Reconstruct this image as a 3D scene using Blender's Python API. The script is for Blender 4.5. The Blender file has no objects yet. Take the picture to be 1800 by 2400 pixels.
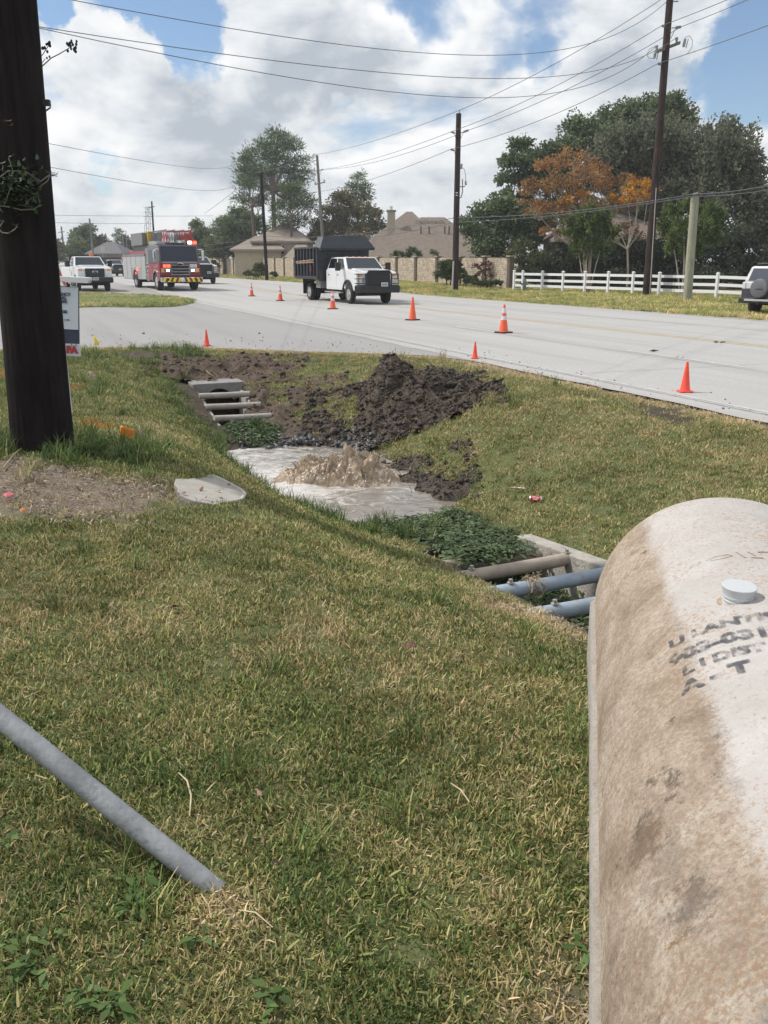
import bpy, bmesh, math, random
import numpy as np
from mathutils import Vector, Matrix, Euler

random.seed(7)
rng = np.random.default_rng(11)
SC = bpy.context.scene
COL = SC.collection
PI = math.pi

# ------------------------------------------------------------------ camera
FPX, HORIZON, EYE = 2050.0, 620.0, 1.7          # focal length in photo pixels, horizon row, eye height
PITCH = math.atan((1200 - HORIZON) / FPX)
cam_data = bpy.data.cameras.new('camera')
cam_data.sensor_fit = 'VERTICAL'
cam_data.sensor_height = 24.0
cam_data.lens = 24.0 * FPX / 2400.0
cam_data.clip_start = 0.05
cam_data.clip_end = 6000
cam = bpy.data.objects.new('camera', cam_data)
COL.objects.link(cam)
cam.location = (0, 0, EYE)
cam.rotation_euler = (PI / 2 - PITCH, 0, 0)
SC.camera = cam

# ------------------------------------------------------------------ light
SUN_EL, SUN_AZ = math.radians(49), math.radians(-76)     # azimuth from +Y towards +X
sd = Vector((math.sin(SUN_AZ) * math.cos(SUN_EL), math.cos(SUN_AZ) * math.cos(SUN_EL), math.sin(SUN_EL)))
sun_data = bpy.data.lights.new('sun', 'SUN')
sun_data.energy = 4.2
sun_data.angle = math.radians(1.0)
sun_data.color = (1.0, 0.95, 0.87)
sun = bpy.data.objects.new('sun', sun_data)
COL.objects.link(sun)
sun.location = (-30, 10, 40)
sun.rotation_euler = (-sd).to_track_quat('-Z', 'Y').to_euler()

SC.view_settings.view_transform = 'Standard'
SC.view_settings.look = 'None'
SC.view_settings.gamma = 1.0
SC.view_settings.exposure = -0.10
SC.view_settings.use_curve_mapping = False
SC.cycles.use_denoising = True
SC.cycles.max_bounces = 5
SC.cycles.volume_bounces = 0
SC.cycles.transparent_max_bounces = 12


def pix_dir(px, py):
    u = (px - 900) / FPX
    v = (1200 - py) / FPX
    return Vector((u, math.cos(PITCH) + v * math.sin(PITCH), -math.sin(PITCH) + v * math.cos(PITCH)))


def build_world():
    w = bpy.data.worlds.new('World')
    SC.world = w
    w.use_nodes = True
    nt = w.node_tree
    N, L = nt.nodes, nt.links
    N.clear()
    out = N.new('ShaderNodeOutputWorld')
    sky = N.new('ShaderNodeTexSky')
    sky.sky_type = 'NISHITA'
    sky.sun_disc = False
    sky.sun_elevation = SUN_EL
    sky.sun_rotation = SUN_AZ
    sky.altitude = 300
    sky.air_density = 1.0
    sky.dust_density = 0.25
    sky.ozone_density = 3.0
    bsky = N.new('ShaderNodeBackground')
    bsky.inputs['Strength'].default_value = 0.135
    L.new(sky.outputs[0], bsky.inputs[0])
    tc = N.new('ShaderNodeTexCoord')

    def math_node(op, a, b=None, clamp=False):
        m = N.new('ShaderNodeMath'); m.operation = op; m.use_clamp = clamp
        for i, x in enumerate((a, b)):
            if x is None: continue
            if isinstance(x, (int, float)): m.inputs[i].default_value = x
            else: L.new(x, m.inputs[i])
        return m.outputs[0]

    def vmath(op, a, b=None, scale=None):
        m = N.new('ShaderNodeVectorMath'); m.operation = op
        for i, x in enumerate((a, b)):
            if x is None: continue
            if isinstance(x, (tuple, list, Vector)): m.inputs[i].default_value = tuple(x)
            else: L.new(x, m.inputs[i])
        if scale is not None: m.inputs['Scale'].default_value = scale
        return m

    def noise(vec, scale, detail, rough, dist=0.0):
        n = N.new('ShaderNodeTexNoise'); n.noise_dimensions = '3D'
        n.inputs['Scale'].default_value = scale; n.inputs['Detail'].default_value = detail
        n.inputs['Roughness'].default_value = rough; n.inputs['Distortion'].default_value = dist
        L.new(vec, n.inputs['Vector'])
        return n

    def mrange(x, a, b, c=0.0, d=1.0, smooth=True):
        m = N.new('ShaderNodeMapRange')
        m.interpolation_type = 'SMOOTHSTEP' if smooth else 'LINEAR'
        for i, q in zip(('From Min', 'From Max', 'To Min', 'To Max'), (a, b, c, d)): m.inputs[i].default_value = q
        L.new(x, m.inputs['Value'])
        return m.outputs[0]

    d0 = vmath('NORMALIZE', tc.outputs['Generated']).outputs[0]
    wn = noise(d0, 11.0, 6, 0.62)
    warp = vmath('SCALE', vmath('SUBTRACT', wn.outputs['Color'], (0.5, 0.5, 0.5)).outputs[0], scale=0.10).outputs[0]
    dw = vmath('NORMALIZE', vmath('ADD', d0, warp).outputs[0]).outputs[0]
    mp = N.new('ShaderNodeMapping'); mp.inputs['Scale'].default_value = (1, 1, 1.7); L.new(d0, mp.inputs['Vector'])
    base = mp.outputs[0]
    off = vmath('ADD', base, (sd.x * 0.012, 0.0, 0.03)).outputs[0]
    n1 = noise(base, 5.2, 13, 0.56, 0.25).outputs['Fac']
    n2 = noise(off, 5.2, 13, 0.56, 0.25).outputs['Fac']
    ns = noise(base, 3.1, 4, 0.5).outputs['Fac']

    def blob(px, py, r_in, r_out, amount):
        c = pix_dir(px, py).normalized()
        dt = vmath('DOT_PRODUCT', dw, c).outputs['Value']
        return mrange(dt, math.cos(math.radians(r_out)), math.cos(math.radians(r_in)), 0.0, amount)

    cover = math_node('ADD', n1, 0.20)
    # open blue gaps between the cumulus heads
    for b in ((95, 5, 0.2, 1.7, -0.33), (400, 20, 0.4, 3.4, -0.34), (470, 140, 0.3, 2.2, -0.3), (335, -110, 1.0, 4.5, -0.3),
              (1010, 20, 0.3, 2.6, -0.14), (1180, 90, 0.3, 3.0, -0.11), (1330, 30, 0.3, 2.4, -0.10), (1765, 55, 0.6, 3.4, -0.34),
              (1700, 200, 0.4, 2.4, -0.17), (1790, 210, 0.3, 2.2, -0.22), (240, 388, 0.1, 1.3, -0.22), (1560, 130, .2, 1.6, -0.1),
              (820, 235, 0.1, 0.9, -0.12), (1280, 130, 0.2, 1.4, -0.1)):
        cover = math_node('ADD', cover, blob(*b))
    for b in ((260, 130, 0.5, 4.0, 0.16), (760, 120, 1.0, 5.0, 0.2), (560, 300, 1.0, 6.0, 0.15), (1400, 330, 2, 7.0, 0.16), (300, 480, 1, 5, .1)):
        cover = math_node('ADD', cover, blob(*b))
    alpha = mrange(cover, 0.505, 0.70)
    # towers catch the light from the sun's side, bases stay grey
    lit = math_node('MULTIPLY', math_node('SUBTRACT', n1, n2), 4.2)
    lit = math_node('ADD', lit, 0.60)
    lit = math_node('SUBTRACT', lit, mrange(cover, 0.68, 1.0, 0.0, 0.42))
    lit = math_node('ADD', lit, mrange(ns, 0.35, 0.65, -0.14, 0.14, False))
    for b in ((430, 300, 0.6, 4.6, -0.34), (820, 150, 0.8, 4.2, -0.34), (1250, 300, 0.5, 4.5, -0.16), (1560, 250, .5, 5, -0.13), (700, 480, .5, 4, -.1),
              (250, 130, 0.5, 3.6, 0.22), (1290, 190, 0.4, 3.2, 0.25), (560, 120, .2, 1.6, 0.2), (350, 440, 0.4, 3.2, 0.18), (840, 260, .2, 1.5, .25), (560, 230, .3, 2, .2), (960, 40, .3, 2.5, .15)):
        lit = math_node('ADD', lit, blob(*b))
    lit = math_node('ADD', lit, 0.0, clamp=True)
    ramp = N.new('ShaderNodeValToRGB')
    cr = ramp.color_ramp
    cr.elements[0].position = 0.0; cr.elements[0].color = (0.46, 0.51, 0.575, 1)
    cr.elements[1].position = 1.0; cr.elements[1].color = (1.0, 1.0, 1.0, 1)
    e = cr.elements.new(0.45); e.color = (0.73, 0.765, 0.80, 1)
    L.new(lit, ramp.inputs[0])
    bcl = N.new('ShaderNodeBackground')
    bcl.inputs['Strength'].default_value = 1.15
    L.new(ramp.outputs[0], bcl.inputs[0])
    mix = N.new('ShaderNodeMixShader')
    L.new(alpha, mix.inputs[0]); L.new(bsky.outputs[0], mix.inputs[1]); L.new(bcl.outputs[0], mix.inputs[2])
    L.new(mix.outputs[0], out.inputs['Surface'])


build_world()


# ------------------------------------------------------------------ numeric helpers
def sm(a, b, x):
    t = np.clip((np.asarray(x, float) - a) / (b - a), 0, 1)
    return t * t * (3 - 2 * t)


def _hash(ix, iy, seed):
    h = (ix.astype(np.int64) * 374761393 + iy.astype(np.int64) * 668265263 + seed * 1442695041) & 0xFFFFFFFF
    h = ((h ^ (h >> 13)) * 1274126177) & 0xFFFFFFFF
    return ((h ^ (h >> 16)) & 0xFFFF) / 65535.0


def vnoise(x, y, seed=0):
    x = np.asarray(x, float); y = np.asarray(y, float)
    ix = np.floor(x); iy = np.floor(y)
    fx = x - ix; fy = y - iy
    fx = fx * fx * (3 - 2 * fx); fy = fy * fy * (3 - 2 * fy)
    a = _hash(ix, iy, seed); b = _hash(ix + 1, iy, seed); c = _hash(ix, iy + 1, seed); d = _hash(ix + 1, iy + 1, seed)
    return (a * (1 - fx) + b * fx) * (1 - fy) + (c * (1 - fx) + d * fx) * fy


def fbm(x, y, seed=0, octaves=4):
    s, a, t = 0.0, 0.5, 0.0
    for k in range(octaves):
        s = s + a * vnoise(np.asarray(x) * 2 ** k, np.asarray(y) * 2 ** k, seed + 17 * k); t += a; a *= 0.5
    return s / t


# road coordinates: n = metres across the road (away from the camera), s = metres along it
ROAD_A = math.radians(22)
CA, SA = math.cos(ROAD_A), math.sin(ROAD_A)


def to_ns(x, y): return x * CA + y * SA, -x * SA + y * CA
def to_xy(n, s): return n * CA - s * SA, n * SA + s * CA
def W(n, s, z=0.0):
    x, y = to_xy(n, s)
    return Vector((x, y, z))


APRON_N = [-60, -2, 1.6, 3.66, 4.8, 6.2, 7.3, 7.75, 9]
APRON_S = [20.6, 20.3, 19.8, 18.9, 17.7, 16.6, 15.6, 13.6, -60]
CHAN_S = [-50, 1.9, 3.2, 4.3, 5.8, 6.8, 7.5, 8.3, 11.3, 12.0, 13.2, 15.0, 16.0, 17.3, 18.6, 300]
CHAN_Z = [0.0, -0.02, -0.26, -0.37, -0.51, -0.63, -0.70, -0.95, -0.95, -0.72, -0.66, -0.32, -0.22, -0.07, 0.0, 0.0]
BOX_R = (2.87, 3.67, 3.0, 6.15)       # grated culvert end beside the tank: n0, n1, s0, s1
BOX_L = (2.66, 3.36, 13.15, 15.45)    # grated culvert end below the headwall
WATER_Z = -0.76


def rise(s): return 0.25 * sm(45, 66, s)


def H(n, s, cut=True):
    n = np.asarray(n, float); s = np.asarray(s, float)
    apron = np.interp(n, APRON_N, APRON_S)
    bank = 0.06 + 0.26 * np.exp(-((n + 0.5) / 1.9) ** 2 - ((s - 7.3) / 2.7) ** 2) + 0.05 * np.exp(-((n + 3) / 3) ** 2)
    bank = bank * (1 - sm(4.0, 6.5, n)) - 0.01
    zc = np.interp(s, CHAN_S, CHAN_Z)
    nc = 3.27 - 0.022 * np.clip(s - 5, 0, 10)
    dn = n - nc
    wn = 0.42 + 1.75; wf = 0.42 + 2.7
    t = np.where(dn < 0, (-dn - 0.42) / (wn - 0.42), (dn - 0.42) / (wf - 0.42))
    t = np.clip(t, 0, 1)
    prof = 1 - (0.45 * t + 0.55 * t * t * (3 - 2 * t))
    z = bank * (1 - prof) + zc * prof
    rough = 0.035 * (fbm(n * 1.3, s * 1.3, 3) - 0.5) + 0.018 * (fbm(n * 5, s * 5, 5) - 0.5)
    z = z + rough
    if cut:
        for (a, b, c, d), zb in ((BOX_R, -1.02), (BOX_L, -1.0)):
            m = (n > a) & (n < b) & (s > c) & (s < d)
            z = np.where(m, zb, z)
    # level off at the paving
    paved_s = sm(-2.6, -0.05, s - apron)
    z = z * (1 - paved_s) + (-0.012) * paved_s
    zr = sm(6.3, 7.5, n)
    z = z * (1 - zr) + (-0.02) * zr
    z = np.where((n > 7.62) & (n < 21.7), -0.05, z)
    z = np.where((s > apron + 0.12) & (n < 21.7), -0.05, z)
    far = sm(21.7, 25, n) * sm(25, 36, s)
    z = np.where(n >= 21.7, -0.012 + 0.16 * far + 0.05 * (fbm(n * .5, s * .5, 9) - 0.5) * far, z)
    return z + rise(s)


def ground_z(x, y):
    n, s = to_ns(x, y)
    return float(max(H(n, s), 0.0 + rise(s) if 7.62 < n < 21.7 else -99))


_T = np.concatenate([np.arange(1.2, 20, 0.01), np.arange(20, 200, 0.05)])


def hit(px, py, cut=False):
    """where the sight line through a photo pixel meets the terrain"""
    d = pix_dir(px, py)
    x = d.x * _T; y = d.y * _T; z = EYE + d.z * _T
    n, s = to_ns(x, y)
    h = H(n, s, cut)
    h = np.where((n > 7.62) & (n < 21.7), rise(s), h)
    k = np.argmax(z <= h)
    if z[k] > h[k]: k = len(_T) - 1
    return Vector((x[k], y[k], h[k]))


def at(px, py, t):
    d = pix_dir(px, py)
    return Vector((d.x * t, d.y * t, EYE + d.z * t))


def at_y(px, py, y):
    """the sight line's point on the upright plane at distance y"""
    d = pix_dir(px, py)
    return Vector((d.x, d.y, d.z)) * (y / d.y) + Vector((0, 0, EYE))


def poly_xy(pixels):
    return [tuple(hit(*p)[:2]) for p in pixels]


def inside(x, y, poly):
    x = np.asarray(x); y = np.asarray(y)
    r = np.zeros(x.shape, bool)
    j = len(poly) - 1
    for i in range(len(poly)):
        xi, yi = poly[i]; xj, yj = poly[j]
        c = ((yi > y) != (yj > y)) & (x < (xj - xi) * (y - yi) / (yj - yi + 1e-12) + xi)
        r ^= c
        j = i
    return r


def soft_inside(x, y, poly, w=0.18, seed=0):
    """0..1 membership with a ragged border"""
    x = np.asarray(x, float); y = np.asarray(y, float)
    jx = x + (fbm(x * 3, y * 3, seed + 40) - 0.5) * w * 2.4
    jy = y + (fbm(x * 3, y * 3, seed + 60) - 0.5) * w * 2.4
    acc = 0
    for a, b in ((0, 0), (w, 0), (-w, 0), (0, w), (0, -w)):
        acc = acc + inside(jx + a * .6, jy + b * .6, poly)
    return acc / 5.0


# ------------------------------------------------------------------ materials
MATS = {}


def new_mat(name):
    m = bpy.data.materials.new(name)
    m.use_nodes = True
    return m, m.node_tree.nodes, m.node_tree.links, m.node_tree.nodes['Principled BSDF']


def mat(name, color, rough=0.6, metal=0.0, var=0.12, scale=6.0, bump=0.0, bscale=40.0, dirt=None, emit=0.0, coat=0.0, alpha=1.0):
    """plain procedural surface: colour broken up by two noises, optional grime colour and bump"""
    if name in MATS: return MATS[name]
    m, N, L, B = new_mat(name)
    tc = N.new('ShaderNodeTexCoord')
    n1 = N.new('ShaderNodeTexNoise'); n1.inputs['Scale'].default_value = scale; n1.inputs['Detail'].default_value = 8; n1.inputs['Roughness'].default_value = .62
    L.new(tc.outputs['Object'], n1.inputs['Vector'])
    r = N.new('ShaderNodeValToRGB')
    c = color
    r.color_ramp.elements[0].position = 0.3; r.color_ramp.elements[1].position = 0.72
    r.color_ramp.elements[0].color = tuple(max(0, q * (1 - var)) for q in c) + (1,)
    r.color_ramp.elements[1].color = tuple(min(1, q * (1 + var * .8)) for q in c) + (1,)
    L.new(n1.outputs['Fac'], r.inputs[0])
    src = r.outputs[0]
    if dirt:
        n2 = N.new('ShaderNodeTexNoise'); n2.inputs['Scale'].default_value = scale * 2.3; n2.inputs['Detail'].default_value = 10; n2.inputs['Roughness'].default_value = .7
        L.new(tc.outputs['Object'], n2.inputs['Vector'])
        mr = N.new('ShaderNodeMapRange'); mr.inputs['From Min'].default_value = dirt[1]; mr.inputs['From Max'].default_value = dirt[1] + .14
        L.new(n2.outputs['Fac'], mr.inputs['Value'])
        mx = N.new('ShaderNodeMix'); mx.data_type = 'RGBA'
        L.new(mr.outputs[0], mx.inputs['Factor']); L.new(src, mx.inputs['A']); mx.inputs['B'].default_value = tuple(dirt[0]) + (1,)
        src = mx.outputs['Result']
    L.new(src, B.inputs['Base Color'])
    B.inputs['Roughness'].default_value = rough
    B.inputs['Metallic'].default_value = metal
    if coat: B.inputs['Coat Weight'].default_value = coat; B.inputs['Coat Roughness'].default_value = .08
    if emit:
        B.inputs['Emission Color'].default_value = tuple(c) + (1,); B.inputs['Emission Strength'].default_value = emit
    if bump:
        nb = N.new('ShaderNodeTexNoise'); nb.inputs['Scale'].default_value = bscale; nb.inputs['Detail'].default_value = 6
        L.new(tc.outputs['Object'], nb.inputs['Vector'])
        bp = N.new('ShaderNodeBump'); bp.inputs['Strength'].default_value = bump; bp.inputs['Distance'].default_value = .02
        L.new(nb.outputs['Fac'], bp.inputs['Height']); L.new(bp.outputs[0], B.inputs['Normal'])
    MATS[name] = m
    return m


def glass_mat(name, color, rough=0.04):
    if name in MATS: return MATS[name]
    m, N, L, B = new_mat(name)
    B.inputs['Base Color'].default_value = tuple(color) + (1,)
    B.inputs['Roughness'].default_value = rough
    B.inputs['Specular IOR Level'].default_value = .38
    tc = N.new('ShaderNodeTexCoord'); n = N.new('ShaderNodeTexNoise'); n.inputs['Scale'].default_value = 2.5
    L.new(tc.outputs['Object'], n.inputs['Vector'])
    mr = N.new('ShaderNodeMapRange'); mr.inputs['To Min'].default_value = rough; mr.inputs['To Max'].default_value = rough + .12
    L.new(n.outputs['Fac'], mr.inputs['Value']); L.new(mr.outputs[0], B.inputs['Roughness'])
    MATS[name] = m
    return m


# ------------------------------------------------------------------ mesh helpers
def tag(o, label=None, cat=None, group=None, kind=None):
    if label: o['label'] = label
    if cat: o['category'] = cat
    if group: o['group'] = group
    if kind: o['kind'] = kind
    return o


def empty(name, loc=(0, 0, 0), rz=0.0, parent=None):
    o = bpy.data.objects.new(name, None)
    COL.objects.link(o)
    o.location = loc
    o.rotation_euler = (0, 0, rz)
    o.empty_display_size = .1
    if parent: o.parent = parent
    return o


def link_mesh(name, me, material=None, parent=None, smooth=None, bevel=0.0):
    if material is not None: me.materials.append(material)
    if smooth is not None:
        me.shade_smooth()
        me.set_sharp_from_angle(angle=math.radians(smooth))
    o = bpy.data.objects.new(name, me)
    COL.objects.link(o)
    if parent: o.parent = parent
    if bevel:
        b = o.modifiers.new('edge', 'BEVEL'); b.width = bevel; b.segments = 2; b.limit_method = 'ANGLE'; b.angle_limit = math.radians(35)
    return o


def np_mesh(name, verts, faces):
    """verts (n,3), faces (m,k) all the same k"""
    verts = np.ascontiguousarray(verts, np.float32); faces = np.ascontiguousarray(faces, np.int32)
    me = bpy.data.meshes.new(name)
    k = faces.shape[1]
    me.vertices.add(len(verts)); me.vertices.foreach_set('co', verts.ravel())
    me.loops.add(faces.size); me.loops.foreach_set('vertex_index', faces.ravel())
    me.polygons.add(len(faces)); me.polygons.foreach_set('loop_start', np.arange(len(faces), dtype=np.int32) * k)
    me.update(calc_edges=True)
    return me


class MB:
    def __init__(self): self.v, self.f = [], []

    def add(self, v, f):
        o = len(self.v)
        self.v += [tuple(q) for q in v]
        self.f += [tuple(i + o for i in q) for q in f]
        return self

    def box(self, x0, x1, y0, y1, z0, z1):
        return self.hexa([(x0, y0, z0), (x1, y0, z0), (x1, y1, z0), (x0, y1, z0), (x0, y0, z1), (x1, y0, z1), (x1, y1, z1), (x0, y1, z1)])

    def hexa(self, p):
        return self.add(p, [(3, 2, 1, 0), (4, 5, 6, 7), (0, 1, 5, 4), (1, 2, 6, 5), (2, 3, 7, 6), (3, 0, 4, 7)])

    def prism(self, pts, a, b, axis='y'):
        """polygon in the two other axes, extruded from a to b"""
        def mk(p, q):
            if axis == 'y': return (p[0], q, p[1])
            if axis == 'x': return (q, p[0], p[1])
            return (p[0], p[1], q)
        n = len(pts)
        v = [mk(p, a) for p in pts] + [mk(p, b) for p in pts]
        f = [tuple(range(n))[::-1], tuple(range(n, 2 * n))] + [(i, (i + 1) % n, n + (i + 1) % n, n + i) for i in range(n)]
        return self.add(v, f)

    def tube(self, pts, r, seg=8, cap=True):
        pts = [Vector(p) for p in pts]
        rs = r if isinstance(r, (list, tuple)) else [r] * len(pts)
        rings = []
        ref = None
        for i, p in enumerate(pts):
            d = (pts[min(i + 1, len(pts) - 1)] - pts[max(i - 1, 0)])
            d = d.normalized() if d.length > 1e-9 else Vector((0, 0, 1))
            if ref is None or abs(ref.dot(d)) > .98:
                ref = Vector((0, 0, 1)) if abs(d.z) < .9 else Vector((1, 0, 0))
            u = (ref - d * ref.dot(d)).normalized(); w = d.cross(u); ref = u
            rings.append([p + (u * math.cos(2 * PI * k / seg) + w * math.sin(2 * PI * k / seg)) * rs[i] for k in range(seg)])
        v = [q for g in rings for q in g]
        f = []
        for i in range(len(pts) - 1):
            for k in range(seg):
                a = i * seg + k; b = i * seg + (k + 1) % seg
                f.append((a, b, b + seg, a + seg))
        if cap:
            f.append(tuple(range(seg))[::-1]); f.append(tuple(range((len(pts) - 1) * seg, len(pts) * seg)))
        return self.add(v, f)

    def lathe(self, prof, center=(0, 0, 0), axis='z', seg=24):
        """prof: (radius, height) pairs"""
        v, f = [], []
        c = Vector(center)
        for r, h in prof:
            for k in range(seg):
                a = 2 * PI * k / seg
                x, y = r * math.cos(a), r * math.sin(a)
                q = {'z': Vector((x, y, h)), 'y': Vector((x, h, y)), 'x': Vector((h, x, y))}[axis]
                v.append(c + q)
        for i in range(len(prof) - 1):
            for k in range(seg):
                a = i * seg + k; b = i * seg + (k + 1) % seg
                f.append((a, b, b + seg, a + seg) if axis != 'y' else (b, a, a + seg, b + seg))
        f.append(tuple(range(seg))); f.append(tuple(range((len(prof) - 1) * seg, len(prof) * seg)))
        return self.add(v, f)

    def panel(self, quad, t=0.01, u0=0, u1=1, v0=0, v1=1):
        """slab of thickness t lying on part of a quad (a b c d: a->b is u, a->d is v)"""
        a, b, c, d = [Vector(q) for q in quad]
        P = lambda u, v: (a * (1 - u) + b * u) * (1 - v) + (d * (1 - u) + c * u) * v
        q = [P(u0, v0), P(u1, v0), P(u1, v1), P(u0, v1)]
        n = (q[1] - q[0]).cross(q[3] - q[0]).normalized()
        return self.hexa([p - n * .004 for p in q] + [p + n * t for p in q])

    def build(self, name, material=None, parent=None, smooth=None, bevel=0.0):
        me = bpy.data.meshes.new(name)
        me.from_pydata(self.v, [], self.f)
        bm = bmesh.new(); bm.from_mesh(me)
        bmesh.ops.recalc_face_normals(bm, faces=bm.faces)
        bm.to_mesh(me); bm.free()
        return link_mesh(name, me, material, parent, smooth, bevel)


def tube(name, pts, r, material, parent=None, seg=8): return MB().tube(pts, r, seg).build(name, material, parent, smooth=50)
def box(name, x0, x1, y0, y1, z0, z1, material, parent=None, bevel=0.0): return MB().box(x0, x1, y0, y1, z0, z1).build(name, material, parent, bevel=bevel)


def copy_part(o, parent, loc=None, rot=None, name=None):
    c = o.copy()
    if name: c.name = name
    COL.objects.link(c)
    c.parent = parent
    if loc is not None: c.location = loc
    if rot is not None: c.rotation_euler = rot
    return c


def text_mesh(body, size, extrude=0.0, align='CENTER', bold=0.0):
    cu = bpy.data.curves.new('lettering', 'FONT')
    cu.body = body; cu.size = size; cu.extrude = extrude; cu.align_x = align; cu.align_y = 'CENTER'; cu.offset = bold
    cu.resolution_u = 4
    o = bpy.data.objects.new('lettering', cu)
    COL.objects.link(o)
    bpy.context.view_layer.update()
    me = bpy.data.meshes.new_from_object(o.evaluated_get(bpy.context.evaluated_depsgraph_get()))
    bpy.data.objects.remove(o); bpy.data.curves.remove(cu)
    me.materials.clear()
    return me
# ------------------------------------------------------------------ ground sheet
SOIL_POLYS = [poly_xy(p) for p in (
    [(372, 855), (395, 835), (520, 838), (600, 836), (690, 856), (680, 872), (610, 882), (575, 900), (560, 925), (440, 910), (395, 895)],
    [(570, 895), (612, 912), (680, 975), (740, 1010), (820, 1045), (800, 1075), (650, 1060), (620, 1010), (588, 945)],
    [(425, 920), (455, 950), (545, 1040), (570, 1070), (530, 1065), (465, 990), (420, 945)],
    [(650, 1085), (750, 1025), (850, 985), (880, 870), (930, 855), (1090, 876), (1160, 915), (1110, 965), (1020, 990), (950, 1015), (900, 1040), (850, 1080), (700, 1090)],
    [(880, 1090), (985, 1115), (1065, 1165), (1055, 1195), (1000, 1222), (940, 1250), (880, 1200)],
    [(690, 838), (770, 842), (750, 858), (700, 853)],
    [(1450, 940), (1560, 952), (1660, 985), (1600, 997), (1500, 972)],
    [(400, 880), (470, 880), (640, 1060), (560, 1070), (450, 960)],
    [(270, 822), (420, 822), (430, 840), (280, 836)],
)]
LITTER_POLYS = [poly_xy(p) for p in (
    [(-60, 1085), (60, 1070), (200, 1100), (300, 1140), (370, 1200), (330, 1245), (200, 1225), (90, 1205), (-60, 1200)],
    [(240, 1120), (360, 1120), (420, 1150), (400, 1180), (300, 1170)],
)]
STRAW_POLYS = [poly_xy(p) for p in (
    [(1090, 1385), (1230, 1425), (1400, 1480), (1400, 1520), (1260, 1480), (1130, 1420)],
    [(480, 2080), (620, 2070), (640, 2130), (540, 2180), (440, 2130)],
    [(1180, 2290), (1330, 2250), (1380, 2400), (1150, 2420)],
    [(1100, 840), (1300, 870), (1500, 905), (1480, 925), (1280, 890), (1100, 862)],
)]
SLAB_PIX = [(412, 1131), (440, 1126), (487, 1121), (500, 1122), (512, 1128), (566, 1162), (575, 1170), (566, 1178), (500, 1183), (455, 1181), (415, 1170), (418, 1156), (408, 1146)]
SLAB_POLY = poly_xy(SLAB_PIX)


def soil_amount(x, y):
    a = 0
    for i, p in enumerate(SOIL_POLYS): a = np.maximum(a, soft_inside(x, y, p, .16, i))
    return a


def litter_amount(x, y):
    a = 0
    for i, p in enumerate(LITTER_POLYS): a = np.maximum(a, soft_inside(x, y, p, .2, 20 + i))
    return a


def straw_amount(x, y):
    a = 0
    for i, p in enumerate(STRAW_POLYS): a = np.maximum(a, soft_inside(x, y, p, .12, 30 + i))
    return a


def ground_material():
    m, N, L, B = new_mat('turf and soil')
    geo = N.new('ShaderNodeNewGeometry')

    def noise(scale, detail=8, rough=.6):
        n = N.new('ShaderNodeTexNoise'); n.inputs['Scale'].default_value = scale; n.inputs['Detail'].default_value = detail; n.inputs['Roughness'].default_value = rough
        L.new(geo.outputs['Position'], n.inputs['Vector']); return n.outputs['Fac']

    def ramp(fac, stops):
        r = N.new('ShaderNodeValToRGB'); e = r.color_ramp.elements
        e[0].position, e[0].color = stops[0][0], stops[0][1] + (1,)
        e[1].position, e[1].color = stops[-1][0], stops[-1][1] + (1,)
        for p, c in stops[1:-1]: q = e.new(p); q.color = c + (1,)
        L.new(fac, r.inputs[0]); return r.outputs[0]

    def attr(name):
        a = N.new('ShaderNodeAttribute'); a.attribute_name = name; return a.outputs['Fac']

    def mix(f, a, b):
        x = N.new('ShaderNodeMix'); x.data_type = 'RGBA'; L.new(f, x.inputs['Factor'])
        L.new(a, x.inputs['A']); L.new(b, x.inputs['B']); return x.outputs['Result']

    fine = noise(38, 10, .7)
    patch = noise(1.3, 5)
    turf_a = ramp(fine, [(.25, (.035, .040, .016)), (.5, (.105, .115, .040)), (.75, (.23, .19, .095))])
    turf_b = ramp(fine, [(.25, (.040, .055, .016)), (.5, (.105, .140, .040)), (.75, (.19, .19, .075))])
    turf = mix(patch, turf_a, turf_b)
    far = ramp(noise(.9, 7, .7), [(.3, (.14, .16, .045)), (.5, (.25, .245, .075)), (.72, (.34, .26, .12))])
    fb = ramp(noise(14, 8, .7), [(.3, (.55, .55, .5)), (.7, (1, 1, 1))])
    fm = N.new('ShaderNodeMix'); fm.data_type = 'RGBA'; fm.blend_type = 'MULTIPLY'; fm.inputs['Factor'].default_value = 1
    L.new(far, fm.inputs['A']); L.new(fb, fm.inputs['B'])
    turf = mix(attr('verge'), turf, fm.outputs['Result'])
    soil = ramp(noise(22, 12, .75), [(.25, (.018, .012, .009)), (.5, (.060, .042, .030)), (.8, (.13, .095, .068))])
    litter = ramp(noise(30, 12, .8), [(.25, (.07, .05, .035)), (.5, (.20, .155, .115)), (.75, (.38, .32, .25))])
    shoulder = ramp(noise(9, 10, .7), [(.25, (.24, .19, .145)), (.75, (.42, .36, .30))])
    c = mix(attr('litter'), turf, litter)
    c = mix(attr('soil'), c, soil)
    c = mix(attr('shoulder'), c, shoulder)
    L.new(c, B.inputs['Base Color'])
    B.inputs['Roughness'].default_value = .95
    bp = N.new('ShaderNodeBump'); bp.inputs['Strength'].default_value = .7; bp.inputs['Distance'].default_value = .03
    L.new(noise(55, 8, .7), bp.inputs['Height']); L.new(bp.outputs[0], B.inputs['Normal'])
    return m


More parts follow.
